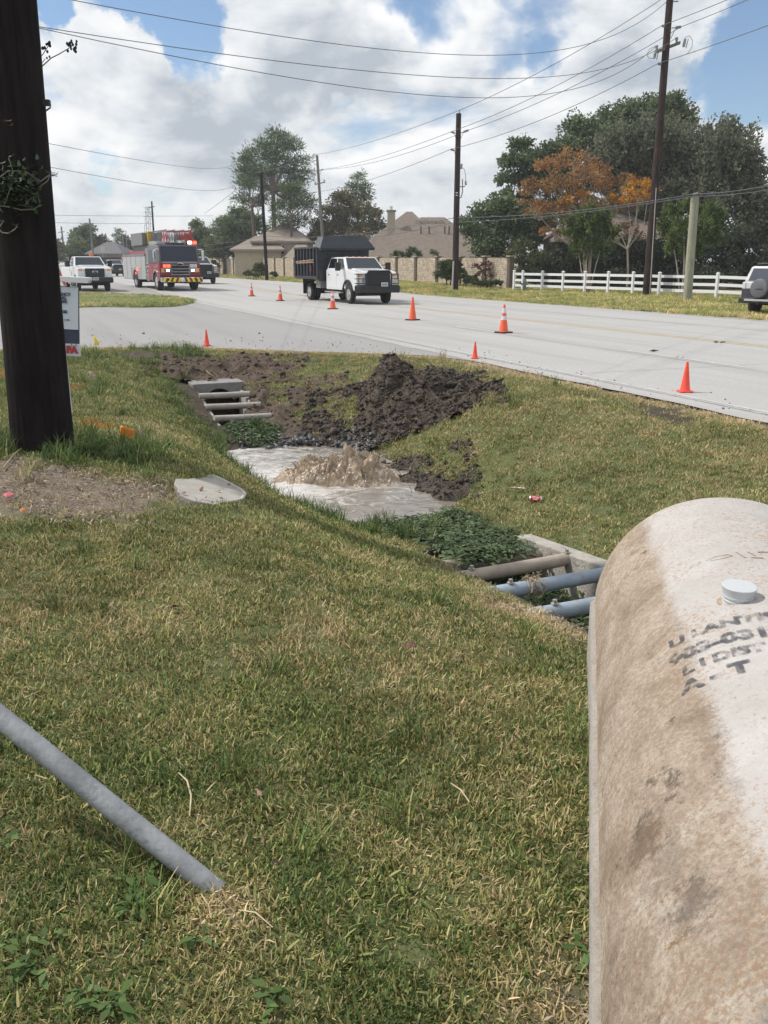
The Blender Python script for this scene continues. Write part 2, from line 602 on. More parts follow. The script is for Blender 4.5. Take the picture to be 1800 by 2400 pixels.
def build_ground():
    nn = np.concatenate([[-2500, -900, -350, -150, -70, -35, -20, -13, -9, -7, -5.5], np.arange(-4.6, 8.0, .075), [8.4, 10, 13, 16, 19, 21, 21.5, 21.66],
                         np.arange(21.72, 36, .5), [38, 42, 50, 65, 90, 140, 250, 500, 1000, 2500]])
    ss = np.concatenate([[-2500, -900, -350, -150, -70, -35, -18, -10, -6, -4, -2.8], np.arange(-2, 21.2, .085), np.arange(21.6, 30, .6), np.arange(30, 110, 1.6),
                         [115, 125, 140, 170, 220, 320, 500, 900, 2500]])
    n, s = np.meshgrid(nn, ss, indexing='ij')
    z = H(n, s)
    x, y = to_xy(n, s)
    z = z - .07 * inside(x, y, SLAB_POLY)
    soil = soil_amount(x, y)
    lump = (fbm(x * 6, y * 6, 70) - .5)
    z = z + soil * (0.10 * lump - .03)
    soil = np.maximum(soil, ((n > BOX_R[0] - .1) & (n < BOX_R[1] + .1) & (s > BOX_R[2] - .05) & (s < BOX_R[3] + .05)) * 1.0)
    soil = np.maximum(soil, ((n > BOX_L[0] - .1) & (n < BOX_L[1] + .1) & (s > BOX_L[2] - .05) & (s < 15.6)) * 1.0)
    wet = sm(-.66, -.80, H(n, s, False)) * ((s > 7) & (s < 13) & (n < 5))
    soil = np.maximum(soil, wet)
    lit = np.clip(litter_amount(x, y) + 0.7 * straw_amount(x, y), 0, 1)
    edge = sm(.42, .05, np.abs(n - 7.62)) * (s < 16) * (.35 + .65 * fbm(n * 4, s * 4, 6)) + sm(.7, .1, np.abs(s - np.interp(n, APRON_N, APRON_S))) * (n < 7.6) * .8
    lit = np.maximum(lit, np.clip(edge * (fbm(n * 2, s * 2, 8) * 1.8 - .3), 0, 1))
    verge = sm(15, 24, s) * (n < 8) + (n > 21) * 1.0
    sh = ((n > 21.6) & (s < 35)) * sm(1.2, .4, n - 21.7 - sm(36, 24, s) * 2.6)
    i = np.arange(n.size).reshape(n.shape)
    f = np.stack([i[:-1, :-1], i[1:, :-1], i[1:, 1:], i[:-1, 1:]], -1).reshape(-1, 4)
    me = np_mesh('ground', np.stack([x, y, z], -1).reshape(-1, 3), f)
    for k, a in (('soil', soil), ('litter', lit), ('verge', np.clip(verge, 0, 1)), ('shoulder', np.clip(sh, 0, 1))):
        at_ = me.attributes.new(k, 'FLOAT', 'POINT'); at_.data.foreach_set('value', np.ascontiguousarray(a, np.float32).ravel())
    o = link_mesh('ground', me, ground_material(), smooth=60)
    tag(o, kind='structure')


build_ground()


# ------------------------------------------------------------------ road, side street, markings
def paving_material(name, base, streak, scale, crack=False):
    m, N, L, B = new_mat(name)
    geo = N.new('ShaderNodeNewGeometry')
    rot = N.new('ShaderNodeMapping'); rot.inputs['Rotation'].default_value = (0, 0, -ROAD_A); L.new(geo.outputs['Position'], rot.inputs['Vector'])
    st = N.new('ShaderNodeMapping'); st.inputs['Scale'].default_value = (1, .06, 1); L.new(rot.outputs[0], st.inputs['Vector'])

    def noise(vec, scale, detail=8, rough=.6):
        n = N.new('ShaderNodeTexNoise'); n.inputs['Scale'].default_value = scale; n.inputs['Detail'].default_value = detail; n.inputs['Roughness'].default_value = rough
        L.new(vec, n.inputs['Vector']); return n.outputs['Fac']
    f = noise(geo.outputs['Position'], scale, 12, .75)
    g = noise(st.outputs[0], 1.1, 6, .55)
    p = noise(geo.outputs['Position'], .35, 6)
    r = N.new('ShaderNodeValToRGB'); e = r.color_ramp.elements
    e[0].position, e[0].color = .28, tuple(c * .78 for c in base) + (1,)
    e[1].position, e[1].color = .72, tuple(c * 1.12 for c in base) + (1,)
    L.new(f, r.inputs[0])
    cur = r.outputs[0]
    for fac, lo, hi, amt, col in ((g, .46, .68, .8, streak), (p, .48, .7, .5, tuple(c * .85 for c in base))):
        mr = N.new('ShaderNodeMapRange'); mr.inputs['From Min'].default_value = lo; mr.inputs['From Max'].default_value = hi; mr.inputs['To Max'].default_value = amt
        L.new(fac, mr.inputs['Value'])
        x = N.new('ShaderNodeMix'); x.data_type = 'RGBA'; L.new(mr.outputs[0], x.inputs['Factor']); L.new(cur, x.inputs['A']); x.inputs['B'].default_value = col + (1,)
        cur = x.outputs['Result']
    L.new(cur, B.inputs['Base Color'])
    B.inputs['Roughness'].default_value = .9
    bp = N.new('ShaderNodeBump'); bp.inputs['Strength'].default_value = .35; bp.inputs['Distance'].default_value = .01
    L.new(noise(geo.outputs['Position'], 60, 5), bp.inputs['Height']); L.new(bp.outputs[0], B.inputs['Normal'])
    return m


M_ROAD = paving_material('worn concrete paving', (.41, .40, .392), (.315, .305, .298), 14)
M_APRON = paving_material('grey chip paving', (.305, .298, .294), (.24, .232, .225), 24)


def strip(name, n0, n1, s_list, dz, material, parent=None, jag=0.0):
    v, f = [], []
    for k, s in enumerate(s_list):
        z = float(rise(s)) + dz
        j0 = jag * (float(fbm(s * 1.3, 1.0, 4)) - .5) if jag else 0
        v += [W(n0 + j0, s, z), W(n1, s, z)]
        if k: f.append((2 * k - 2, 2 * k - 1, 2 * k + 1, 2 * k))
    me = bpy.data.meshes.new(name); me.from_pydata([tuple(q) for q in v], [], f)
    return link_mesh(name, me, material, parent)


S_ROAD = [-2000, -400, -100, -40] + [q * .25 for q in range(-80, 80)] + [q for q in range(20, 71)] + [80, 100, 140, 200, 400, 900, 2000]
road = strip('road', 7.6, 21.7, S_ROAD, 0.0, M_ROAD, jag=.16)
tag(road, kind='structure')

M_WHITE_LINE = mat('worn white road paint', (.50, .50, .49), .8, var=.2, scale=4, dirt=((.40, .395, .39), .46))
M_YELLOW_LINE = mat('faded yellow road paint', (.50, .385, .19), .8, var=.2, scale=3, dirt=((.42, .40, .36), .52))
strip('edge_line', 8.1, 8.17, [-30 + k * 2 for k in range(0, 26)], .004, M_WHITE_LINE, road)
for s0 in (-6, 3.2, 11.6, 19.4, 27.2, 35, 43, 51, 59, 67, 75):
    strip('lane_dash', 11.38, 11.49, [s0, s0 + 2, s0 + 3.4], .004, M_WHITE_LINE, road)
for s0 in (23.0, 35, 47, 59):
    strip('lane_dash', 18.02, 18.12, [s0, s0 + 3], .004, M_WHITE_LINE, road)
strip('centre_line', 14.62, 14.72, [-60, 0, 10, 20, 30, 40, 50, 60, 70, 100], .004, M_YELLOW_LINE, road)
strip('centre_line', 14.88, 14.98, [-60, 0, 10, 20, 30, 40, 50, 60, 70, 100], .004, M_YELLOW_LINE, road)

M_SEAM = mat('tar sealed joint', (.20, .195, .19), .9, var=.3, scale=3, dirt=((.36, .355, .35), .5))
for n_, w_s in ((7.98, .035), (11.2, .018), (18.2, .03), (21.35, .05)): strip('joint_seam', n_, n_ + w_s, [-30, -10] + [q * 1.0 for q in range(-4, 70)], .003, M_SEAM, road, jag=.05)
for s_ in range(-6, 64, 9): 
    me = bpy.data.meshes.new('joint_seam'); me.from_pydata([tuple(W(n_, s_ + .012 * k_ + .02 * math.sin(n_), float(rise(s_)) + .003)) for n_ in range(8, 22) for k_ in (0, 1)], [], [(2 * i, 2 * i + 1, 2 * i + 3, 2 * i + 2) for i in range(13)]); link_mesh('joint_seam', me, M_SEAM, road)

# side street: asphalt apron from the ragged near edge back beyond the far grass island
v, f = [], []
nl = np.concatenate([[-400, -120, -60, -30, -12, -6], np.arange(-3, 7.7, .25), [7.75]])
rows = [0, .3, 1.5, 4, 8, 14, 20, 26, 32, 38, 44, 50, 56, 70, 100, 200, 600]
for j, r in enumerate(rows):
    for i, n in enumerate(nl):
        s0 = float(np.interp(n, APRON_N, APRON_S)) + (0.25 * (float(fbm(n * 1.7, 0.5, 31)) - .5) + .1 * (float(fbm(n * 7, .5, 33)) - .5) if r == 0 else 0)
        s = s0 + r if r < 4 else max(s0 + 3, 20.6 + r)
        v.append(tuple(W(n, s, float(rise(s)) - .004)))
w_ = len(nl)
for j in range(len(rows) - 1):
    for i in range(w_ - 1):
        a = j * w_ + i
        f.append((a, a + 1, a + w_ + 1, a + w_))
me = bpy.data.meshes.new('side_street'); me.from_pydata(v, [], f)
tag(link_mesh('side_street', me, M_APRON), kind='structure')
# broken lip of asphalt where the bank has washed out
p = [hit(q, 812) for q in range(268, 382, 8)]
mb = MB()
for k in range(len(p) - 1):
    a, b = p[k], p[k + 1]
    w0, w1 = .03 + .05 * random.random(), .03 + .05 * random.random()
    mb.hexa([a + Vector((0, -.12 - w0, -.11)), b + Vector((0, -.12 - w1, -.11)), b + Vector((0, .2, -.11)), a + Vector((0, .2, -.11)),
             a + Vector((0, -.12 - w0, .012)), b + Vector((0, -.12 - w1, .012)), b + Vector((0, .2, .006)), a + Vector((0, .2, .006))])
tag(mb.build('pavement_lip', mat('broken asphalt edge', (.15, .14, .13), .95, var=.4, scale=20, bump=.6)), kind='structure')

# grass island across the side street
isl_pix = [(120, 722), (230, 719), (330, 720), (400, 719), (436, 714), (455, 709), (448, 704), (400, 698), (330, 693), (230, 690), (120, 688)]
pts = []
for px, py in isl_pix:
    d = pix_dir(px, py)
    t = (0 - EYE) / d.z
    for _ in range(4):
        n_, s_ = to_ns(d.x * t, d.y * t); t = (float(rise(s_)) + .01 - EYE) / d.z
    pts.append(Vector((d.x * t, d.y * t, EYE + d.z * t)))
ISLAND = [(q.x, q.y) for q in pts]
cc = sum(pts, Vector()) / len(pts)
v = [tuple(cc + Vector((0, 0, .10)))]; f = []
for k, q in enumerate(pts):
    v += [tuple(q), tuple(cc + (q - cc) * .93 + Vector((0, 0, .06))), tuple(cc + (q - cc) * .55 + Vector((0, 0, .10)))]
n_ = len(pts)
for k in range(n_):
    a = 1 + 3 * k; b = 1 + 3 * ((k + 1) % n_)
    f += [(a, b, b + 1, a + 1), (a + 1, b + 1, b + 2, a + 2), (a + 2, b + 2, 0)]
me = bpy.data.meshes.new('grass_island'); me.from_pydata(v, [], f)
tag(link_mesh('grass_island', me, mat('island turf', (.115, .135, .040), .95, var=.45, scale=1.5, bump=.8, bscale=12, dirt=((.26, .22, .10), .56)), smooth=60), kind='structure')


# ------------------------------------------------------------------ culvert ends
M_CONC = mat('stained culvert concrete', (.36, .335, .30), .9, var=.25, scale=7, bump=.5, bscale=60, dirt=((.17, .14, .11), .55))
M_CONC_L = mat('grey headwall concrete', (.235, .23, .225), .9, var=.18, scale=7, bump=.4, bscale=70, dirt=((.20, .18, .155), .58))
M_PIPE_BROWN = mat('weathered tan pipe', (.36, .30, .245), .6, var=.2, scale=9, bump=.15, dirt=((.20, .155, .12), .58))
M_PIPE_BLUE = mat('blue grey plastic pipe', (.28, .335, .40), .5, var=.22, scale=6, dirt=((.25, .235, .21), .55))
M_STEEL = mat('galvanised bolt', (.45, .44, .42), .5, .8)


def wall_prism(name, n0, n1, s0, s1, zt0, zt1, zb, material, parent):
    mb = MB()
    seg = 6
    for k in range(seg):
        a, b = s0 + (s1 - s0) * k / seg, s0 + (s1 - s0) * (k + 1) / seg
        za, zb_ = zt0 + (zt1 - zt0) * k / seg, zt0 + (zt1 - zt0) * (k + 1) / seg
        mb.hexa([W(n0, a, zb), W(n1, a, zb), W(n1, b, zb), W(n0, b, zb), W(n0, a, za), W(n1, a, za), W(n1, b, zb_), W(n0, b, zb_)])
    o = mb.build(name, material, parent)
    bm = bmesh.new(); bm.from_mesh(o.data); bmesh.ops.remove_doubles(bm, verts=bm.verts, dist=.001)
    seen = {}
    for fc in list(bm.faces):
        key = tuple(sorted(v.index for v in fc.verts)); seen.setdefault(key, []).append(fc)
    bmesh.ops.delete(bm, geom=[fc for v in seen.values() if len(v) > 1 for fc in v], context='FACES_ONLY')
    bm.to_mesh(o.data); bm.free()
    m = o.modifiers.new('edge', 'BEVEL'); m.width = .012; m.segments = 2; m.limit_method = 'ANGLE'
    return o


def crossbar(parent, nA, nB, s, z, r, material, sB=None, zB=None, bolts=True):
    a = W(nA, s, z); b = W(nB, sB if sB else s, zB if zB else z)
    o = MB().tube([a, a + (b - a) * .5 + Vector((0, 0, -.004)), b], r, 18).build('crossbar', material, parent, smooth=50)
    if bolts:
        for q in (a + (b - a) * (1 - .90 / (b - a).length), a + (b - a) * .955):
            MB().lathe([(.026, -.01), (.026, .008), (.015, .008), (.015, .03)], q + Vector((0, 0, r)), 'z', 6).build('bolt', M_STEEL, o)
    return o


c0 = W(3.27, 4.6, -1.02)
root = empty('culvert_grate', c0)
tag(root, 'concrete culvert end with four pipe bars across it, weeds growing inside, beside the tank', 'culvert', 'grated culvert ends')


def reparent(root):
    for o in root.children:
        o.matrix_parent_inverse = Matrix.Translation(root.location).inverted()


zt = lambda s: -.42 + (4.3 - s) * .094 + .035
wall_prism('side_wall', BOX_R[0] - .11, BOX_R[0] + .01, 2.9, 5.9, zt(2.9) - .05, zt(5.9) - .07, -1.1, M_CONC, root)
wall_prism('side_wall', BOX_R[1], BOX_R[1] + .14, 2.9, 6.1, zt(2.9) + .07, zt(6.1) + .06, -1.1, M_CONC, root)
wall_prism('head_wall', BOX_R[0] - .16, BOX_R[1] + .16, 2.70, 2.89, -.10, -.10, -1.1, M_CONC, root)
crossbar(root, 2.62, 3.70, 5.78, zt(5.76) - .03, .050, M_PIPE_BROWN, 5.74, bolts=False)
crossbar(root, 2.60, 3.72, 5.28, zt(5.3) + .01, .050, M_PIPE_BROWN, 5.36)
crossbar(root, 2.58, 3.78, 4.83, zt(4.86) + .01, .050, M_PIPE_BLUE, 4.88)
crossbar(root, 2.58, 3.78, 4.29, zt(4.34) + .01, .050, M_PIPE_BLUE, 4.34)
# band of dry straw caught round the third bar
mb = MB()
q0 = W(3.06, 4.85, zt(4.86) + .01)
for k in range(70):
    a = random.random() * 6.28; w = random.uniform(-.05, .05)
    ax = (W(3.8, 4.9) - W(2.78, 4.86)).normalized(); up = Vector((0, 0, 1)); sd_ = ax.cross(up)
    p0 = q0 + ax * w + (up * math.cos(a) + sd_ * math.sin(a)) * .055
    p1 = q0 + ax * (w + random.uniform(-.04, .04)) + (up * math.cos(a + .7) + sd_ * math.sin(a + .7)) * .066
    p2 = q0 + ax * (w + random.uniform(-.06, .06)) + (up * math.cos(a + 1.5) + sd_ * math.sin(a + 1.5)) * random.uniform(.055, .10)
    mb.tube([p0, p1, p2], .0022, 4, False)
s_o = mb.build('caught_straw', mat('dry straw', (.42, .33, .21), .9, var=.35, scale=30), root)
s_o['kind'] = 'stuff'
reparent(root)

root = empty('culvert_grate', W(3.0, 14.1, -1.0))
tag(root, 'concrete culvert end with three pipe bars below the dug out soil, opening painted dark', 'culvert', 'grated culvert ends')
zl = lambda s: -.385 - (15.05 - s) * .165
wall_prism('side_wall', BOX_L[0] - .11, BOX_L[0], 13.1, 15.1, zl(13.1), zl(15.1), -1.1, M_CONC, root)
wall_prism('side_wall', BOX_L[1], BOX_L[1] + .11, 13.1, 15.1, zl(13.1), zl(15.1), -1.1, M_CONC, root)
hw = MB()
prof = [(2.56, -.262), (3.46, -.255), (3.46, -.50)]
prof += [(3.01 + .24 * math.cos(a), -.56 + .20 * math.sin(a)) for a in [PI * k / 12 for k in range(0, 13)]]
prof += [(2.56, -.50)]
vv = [W(n, 15.04, z) for n, z in prof] + [W(n, 15.6, z) for n, z in prof]
m_ = len(prof)
hw.add(vv, [tuple(range(m_)), tuple(range(m_, 2 * m_))[::-1]] + [(i, (i + 1) % m_, m_ + (i + 1) % m_, m_ + i) for i in range(m_)])
hw.build('head_wall', M_CONC_L, root, bevel=.012)
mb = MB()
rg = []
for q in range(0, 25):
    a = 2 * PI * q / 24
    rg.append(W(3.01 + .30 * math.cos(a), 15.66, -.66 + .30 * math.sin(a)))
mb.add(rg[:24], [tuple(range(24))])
mb.build('painted_pipe_mouth', mat('painted pipe darkness', (.02, .02, .02), .95), root)  # flat black disc: the shade inside the pipe is painted
M_PIPE_GREY = mat('grey weathered pipe', (.36, .335, .30), .65, var=.2, scale=9, dirt=((.22, .18, .14), .60))
crossbar(root, 2.58, 3.42, 14.56, zl(14.6) + .06, .050, M_PIPE_GREY, 14.52, bolts=False)
crossbar(root, 2.58, 3.45, 14.0, zl(14.0) + .06, .050, M_PIPE_GREY, 13.92, bolts=False)
crossbar(root, 2.60, 3.47, 13.42, zl(13.42) + .06, .050, M_PIPE_GREY, 13.34, bolts=False)
reparent(root)

# ------------------------------------------------------------------ water in the ditch
def water_material():
    m, N, L, B = new_mat('silty foaming water')
    geo = N.new('ShaderNodeNewGeometry')
    mp = N.new('ShaderNodeMapping'); mp.inputs['Rotation'].default_value = (0, 0, -ROAD_A - .5); mp.inputs['Scale'].default_value = (1, 1.5, 1); L.new(geo.outputs['Position'], mp.inputs['Vector'])

    def noise(scale, detail=8, rough=.6, dist=0.):
        n = N.new('ShaderNodeTexNoise'); n.inputs['Scale'].default_value = scale; n.inputs['Detail'].default_value = detail; n.inputs['Roughness'].default_value = rough; n.inputs['Distortion'].default_value = dist
        L.new(mp.outputs[0], n.inputs['Vector']); return n.outputs['Fac']
    a = N.new('ShaderNodeAttribute'); a.attribute_name = 'foam'
    ad = N.new('ShaderNodeMath'); ad.operation = 'ADD'; L.new(noise(3.0, 10, .70, 1.8), ad.inputs[0]); L.new(a.outputs['Fac'], ad.inputs[1])
    mr = N.new('ShaderNodeMapRange'); mr.inputs['From Min'].default_value = .49; mr.inputs['From Max'].default_value = .70; L.new(ad.outputs[0], mr.inputs['Value'])
    wc = N.new('ShaderNodeValToRGB'); wc.color_ramp.elements[0].color = (.17, .148, .122, 1); wc.color_ramp.elements[1].color = (.25, .225, .20, 1); L.new(noise(3), wc.inputs[0])
    mx = N.new('ShaderNodeMix'); mx.data_type = 'RGBA'; L.new(mr.outputs[0], mx.inputs['Factor']); L.new(wc.outputs[0], mx.inputs['A']); mx.inputs['B'].default_value = (.57, .545, .52, 1)
    L.new(mx.outputs['Result'], B.inputs['Base Color'])
    rr = N.new('ShaderNodeMapRange'); rr.inputs['To Min'].default_value = .10; rr.inputs['To Max'].default_value = .45; L.new(mr.outputs[0], rr.inputs['Value']); L.new(rr.outputs[0], B.inputs['Roughness'])
    bp = N.new('ShaderNodeBump'); bp.inputs['Strength'].default_value = .35; bp.inputs['Distance'].default_value = .03
    L.new(noise(7, 4, .5, .5), bp.inputs['Height']); L.new(bp.outputs[0], B.inputs['Normal'])
    return m


SPL = at(790, 1128, 1.0) - Vector((0, 0, EYE))
SPL = Vector((0, 0, EYE)) + SPL * ((WATER_Z - EYE) / SPL.z)            # foot of the burst
SN, SS = to_ns(SPL.x, SPL.y)
g_n = np.arange(2.1, 4.75, .03); g_s = np.arange(6.9, 13.1, .04)
n, s = np.meshgrid(g_n, g_s, indexing='ij')
x, y = to_xy(n, s)
dist = np.hypot((x - SPL.x) / 1.1, (y - SPL.y) / .7)
z = WATER_Z + .022 * (fbm(x * 3.2, y * 3.2, 80) - .5) * (1 + 2.5 * np.exp(-dist)) + .05 * np.exp(-(dist * 1.1) ** 2)
foam = .17 * np.exp(-(dist / 1.3) ** 2) + .10 * sm(2.95, 2.4, n) - .09 * sm(9.6, 8.6, s) * sm(2.8, 3.3, n) - .05 * sm(3.5, 4.1, n) + .05 * sm(10.8, 12, s)
i = np.arange(n.size).reshape(n.shape)
fc = np.stack([i[:-1, :-1], i[1:, :-1], i[1:, 1:], i[:-1, 1:]], -1).reshape(-1, 4)
me = np_mesh('water', np.stack([x, y, z], -1).reshape(-1, 3), fc)
a_ = me.attributes.new('foam', 'FLOAT', 'POINT'); a_.data.foreach_set('value', np.ascontiguousarray(foam, np.float32).ravel())
tag(link_mesh('water', me, water_material(), smooth=80), kind='structure')


# the burst itself: a churned mound with sheets, tongues and drops thrown up from it
def ridge(x, y, seed): return 1 - np.abs(2 * fbm(x, y, seed, 4) - 1)


def build_burst():
    mb = MB()
    U = Vector((1, -.12, 0)).normalized(); V = Vector((.12, 1, 0)).normalized()     # across the picture, away from it
    nu, nv = 220, 110
    uu = np.linspace(-.80, .80, nu); vv_ = np.linspace(-.42, .46, nv)
    u, v = np.meshgrid(uu, vv_, indexing='ij')
    env = np.clip(1 - (np.abs(u) / .80) ** 3, 0, 1) * np.clip(1 - (np.abs(v - .02) / .44) ** 2, 0, 1)
    wu = u + .10 * (fbm(u * 5, v * 5, 88) - .5); wv = v + .10 * (fbm(u * 5, v * 5, 89) - .5)
    r1 = ridge(wu * 4.4, wv * 4.4, 90) ** 5; r2 = ridge(wu * 9, wv * 9, 95) ** 4; r3 = ridge(u * 21, v * 21, 99) ** 2
    lean = .55 + .45 * np.exp(-((u - .15) / .42) ** 2)
    h = env * (.03 + .13 * lean * np.exp(-((v - .05) / .30) ** 2) + lean * (.19 * r1 + .13 * r2 + .05 * r3)) - .05 * (env <= 0.001)
    sx = .9 * h * (fbm(u * 7, v * 7, 101) - .5); sy = .7 * h * (fbm(u * 7, v * 7, 104) - .55)
    P = np.stack([SPL.x + U.x * (u + sx) + V.x * (v + sy), SPL.y + U.y * (u + sx) + V.y * (v + sy), WATER_Z - .01 + h], -1).reshape(-1, 3)
    i = np.arange(u.size).reshape(u.shape)
    F = np.stack([i[:-1, :-1], i[1:, :-1], i[1:, 1:], i[:-1, 1:]], -1).reshape(-1, 4)
    mb.add([tuple(q) for q in P], [tuple(int(k) for k in q) for q in F])
    r = random.Random(5)
    cand = np.argwhere(h > .12)
    for k in range(190):
        ju, jv = cand[r.randrange(len(cand))]
        if r.random() > h[ju, jv] * 4.2: continue
        q = P[ju * nv + jv]; a = uu[ju]
        base = Vector((q[0], q[1], q[2] - .015))
        L_ = r.uniform(.025, .085) + (.08 if r.random() < .10 else 0)
        o_ = U * (r.gauss(0, .45) + a * .5) + V * r.gauss(-.2, .4)
        pts = [base + o_ * (L_ * t * .9) + Vector((0, 0, L_ * (1.25 * t - .6 * t * t))) for t in (0, .3, .6, .85, 1.0)]
        w = r.uniform(.005, .013)
        mb.tube(pts, [w * 1.5, w * .85, w * .5, w * .3, w * .42], 6)
        if r.random() < .6:
            for _ in range(r.randint(1, 3)):
                c = pts[-1] + o_ * r.uniform(.01, .06) + Vector((r.gauss(0, .01), r.gauss(0, .01), r.uniform(-.01, .05)))
                d = r.uniform(.003, .009)
                mb.tube([c - Vector((0, 0, d)), c - Vector((0, 0, d * .4)), c + Vector((0, 0, d * .5)), c + Vector((0, 0, d))], [d * .3, d, d * .9, d * .2], 6)
    for k in range(110):
        a = r.uniform(-.74, .76); b = r.uniform(-.38, .40)
        e = max(0, 1 - abs(a) / .85)
        c = Vector((SPL.x + U.x * a + V.x * b, SPL.y + U.y * a + V.y * b, WATER_Z + e * r.uniform(.08, .46)))
        d = r.uniform(.003, .008)
        mb.tube([c - Vector((0, 0, d)), c - Vector((0, 0, d * .4)), c + Vector((0, 0, d * .5)), c + Vector((0, 0, d))], [d * .3, d, d * .9, d * .2], 6)
    m = mat('muddy spray', (.46, .36, .265), .35, var=.45, scale=7, dirt=((.66, .59, .50), .48))
    nt = m.node_tree; bs = nt.nodes['Principled BSDF']; bs.inputs['Roughness'].default_value = .22
    tr = nt.nodes.new('ShaderNodeBsdfTranslucent'); tr.inputs['Color'].default_value = (.70, .58, .45, 1)
    ms = nt.nodes.new('ShaderNodeMixShader'); ms.inputs[0].default_value = .35
    nt.links.new(bs.outputs[0], ms.inputs[1]); nt.links.new(tr.outputs[0], ms.inputs[2]); nt.links.new(ms.outputs[0], nt.nodes['Material Output'].inputs['Surface'])
    o = mb.build('water_burst', m, smooth=70)
    tag(o, 'brown muddy water bursting up out of the flooded ditch', 'water', kind='stuff')


build_burst()


# ------------------------------------------------------------------ soil heaps, clods, stones
def clod_mesh(mb_v, mb_f, c, r, rnd, squash=.75):
    """one irregular lump, 20 triangles"""
    t = (1 + 5 ** .5) / 2
    V = np.array([(-1, t, 0), (1, t, 0), (-1, -t, 0), (1, -t, 0), (0, -1, t), (0, 1, t), (0, -1, -t), (0, 1, -t), (t, 0, -1), (t, 0, 1), (-t, 0, -1), (-t, 0, 1)], float) / 1.9
    V = V * rnd.uniform(.40, 1.45, (12, 1)) * r * np.array([rnd.uniform(.7, 1.4), rnd.uniform(.7, 1.3), squash * rnd.uniform(.7, 1.2)])
    a, b = rnd.uniform(0, 6.28, 2)
    R = np.array(Euler((rnd.uniform(-.6, .6), rnd.uniform(-.6, .6), a)).to_matrix())
    o = sum(len(q) for q in mb_v)
    mb_v.append(V @ R.T + np.array(c))
    mb_f.append(ICO + o)


ICO = np.array([(0, 11, 5), (0, 5, 1), (0, 1, 7), (0, 7, 10), (0, 10, 11), (1, 5, 9), (5, 11, 4), (11, 10, 2), (10, 7, 6), (7, 1, 8), (3, 9, 4), (3, 4, 2), (3, 2, 6), (3, 6, 8), (3, 8, 9), (4, 9, 5), (2, 4, 11), (6, 2, 10), (8, 6, 7), (9, 8, 1)])

M_SOIL = mat('dark dug clay', (.052, .040, .032), .95, var=.5, scale=9, bump=1.0, bscale=30, dirt=((.13, .098, .074), .50))
M_SOIL_WET = mat('wet black clods', (.044, .035, .030), .85, var=.6, scale=5, bump=.9, bscale=45, dirt=((.15, .115, .088), .51))
M_ROCK = mat('dark wet stone', (.060, .062, .062), .45, var=.4, scale=12, dirt=((.16, .155, .15), .60))
M_ROOT = mat('torn roots', (.20, .155, .085), .9, var=.4, scale=20)


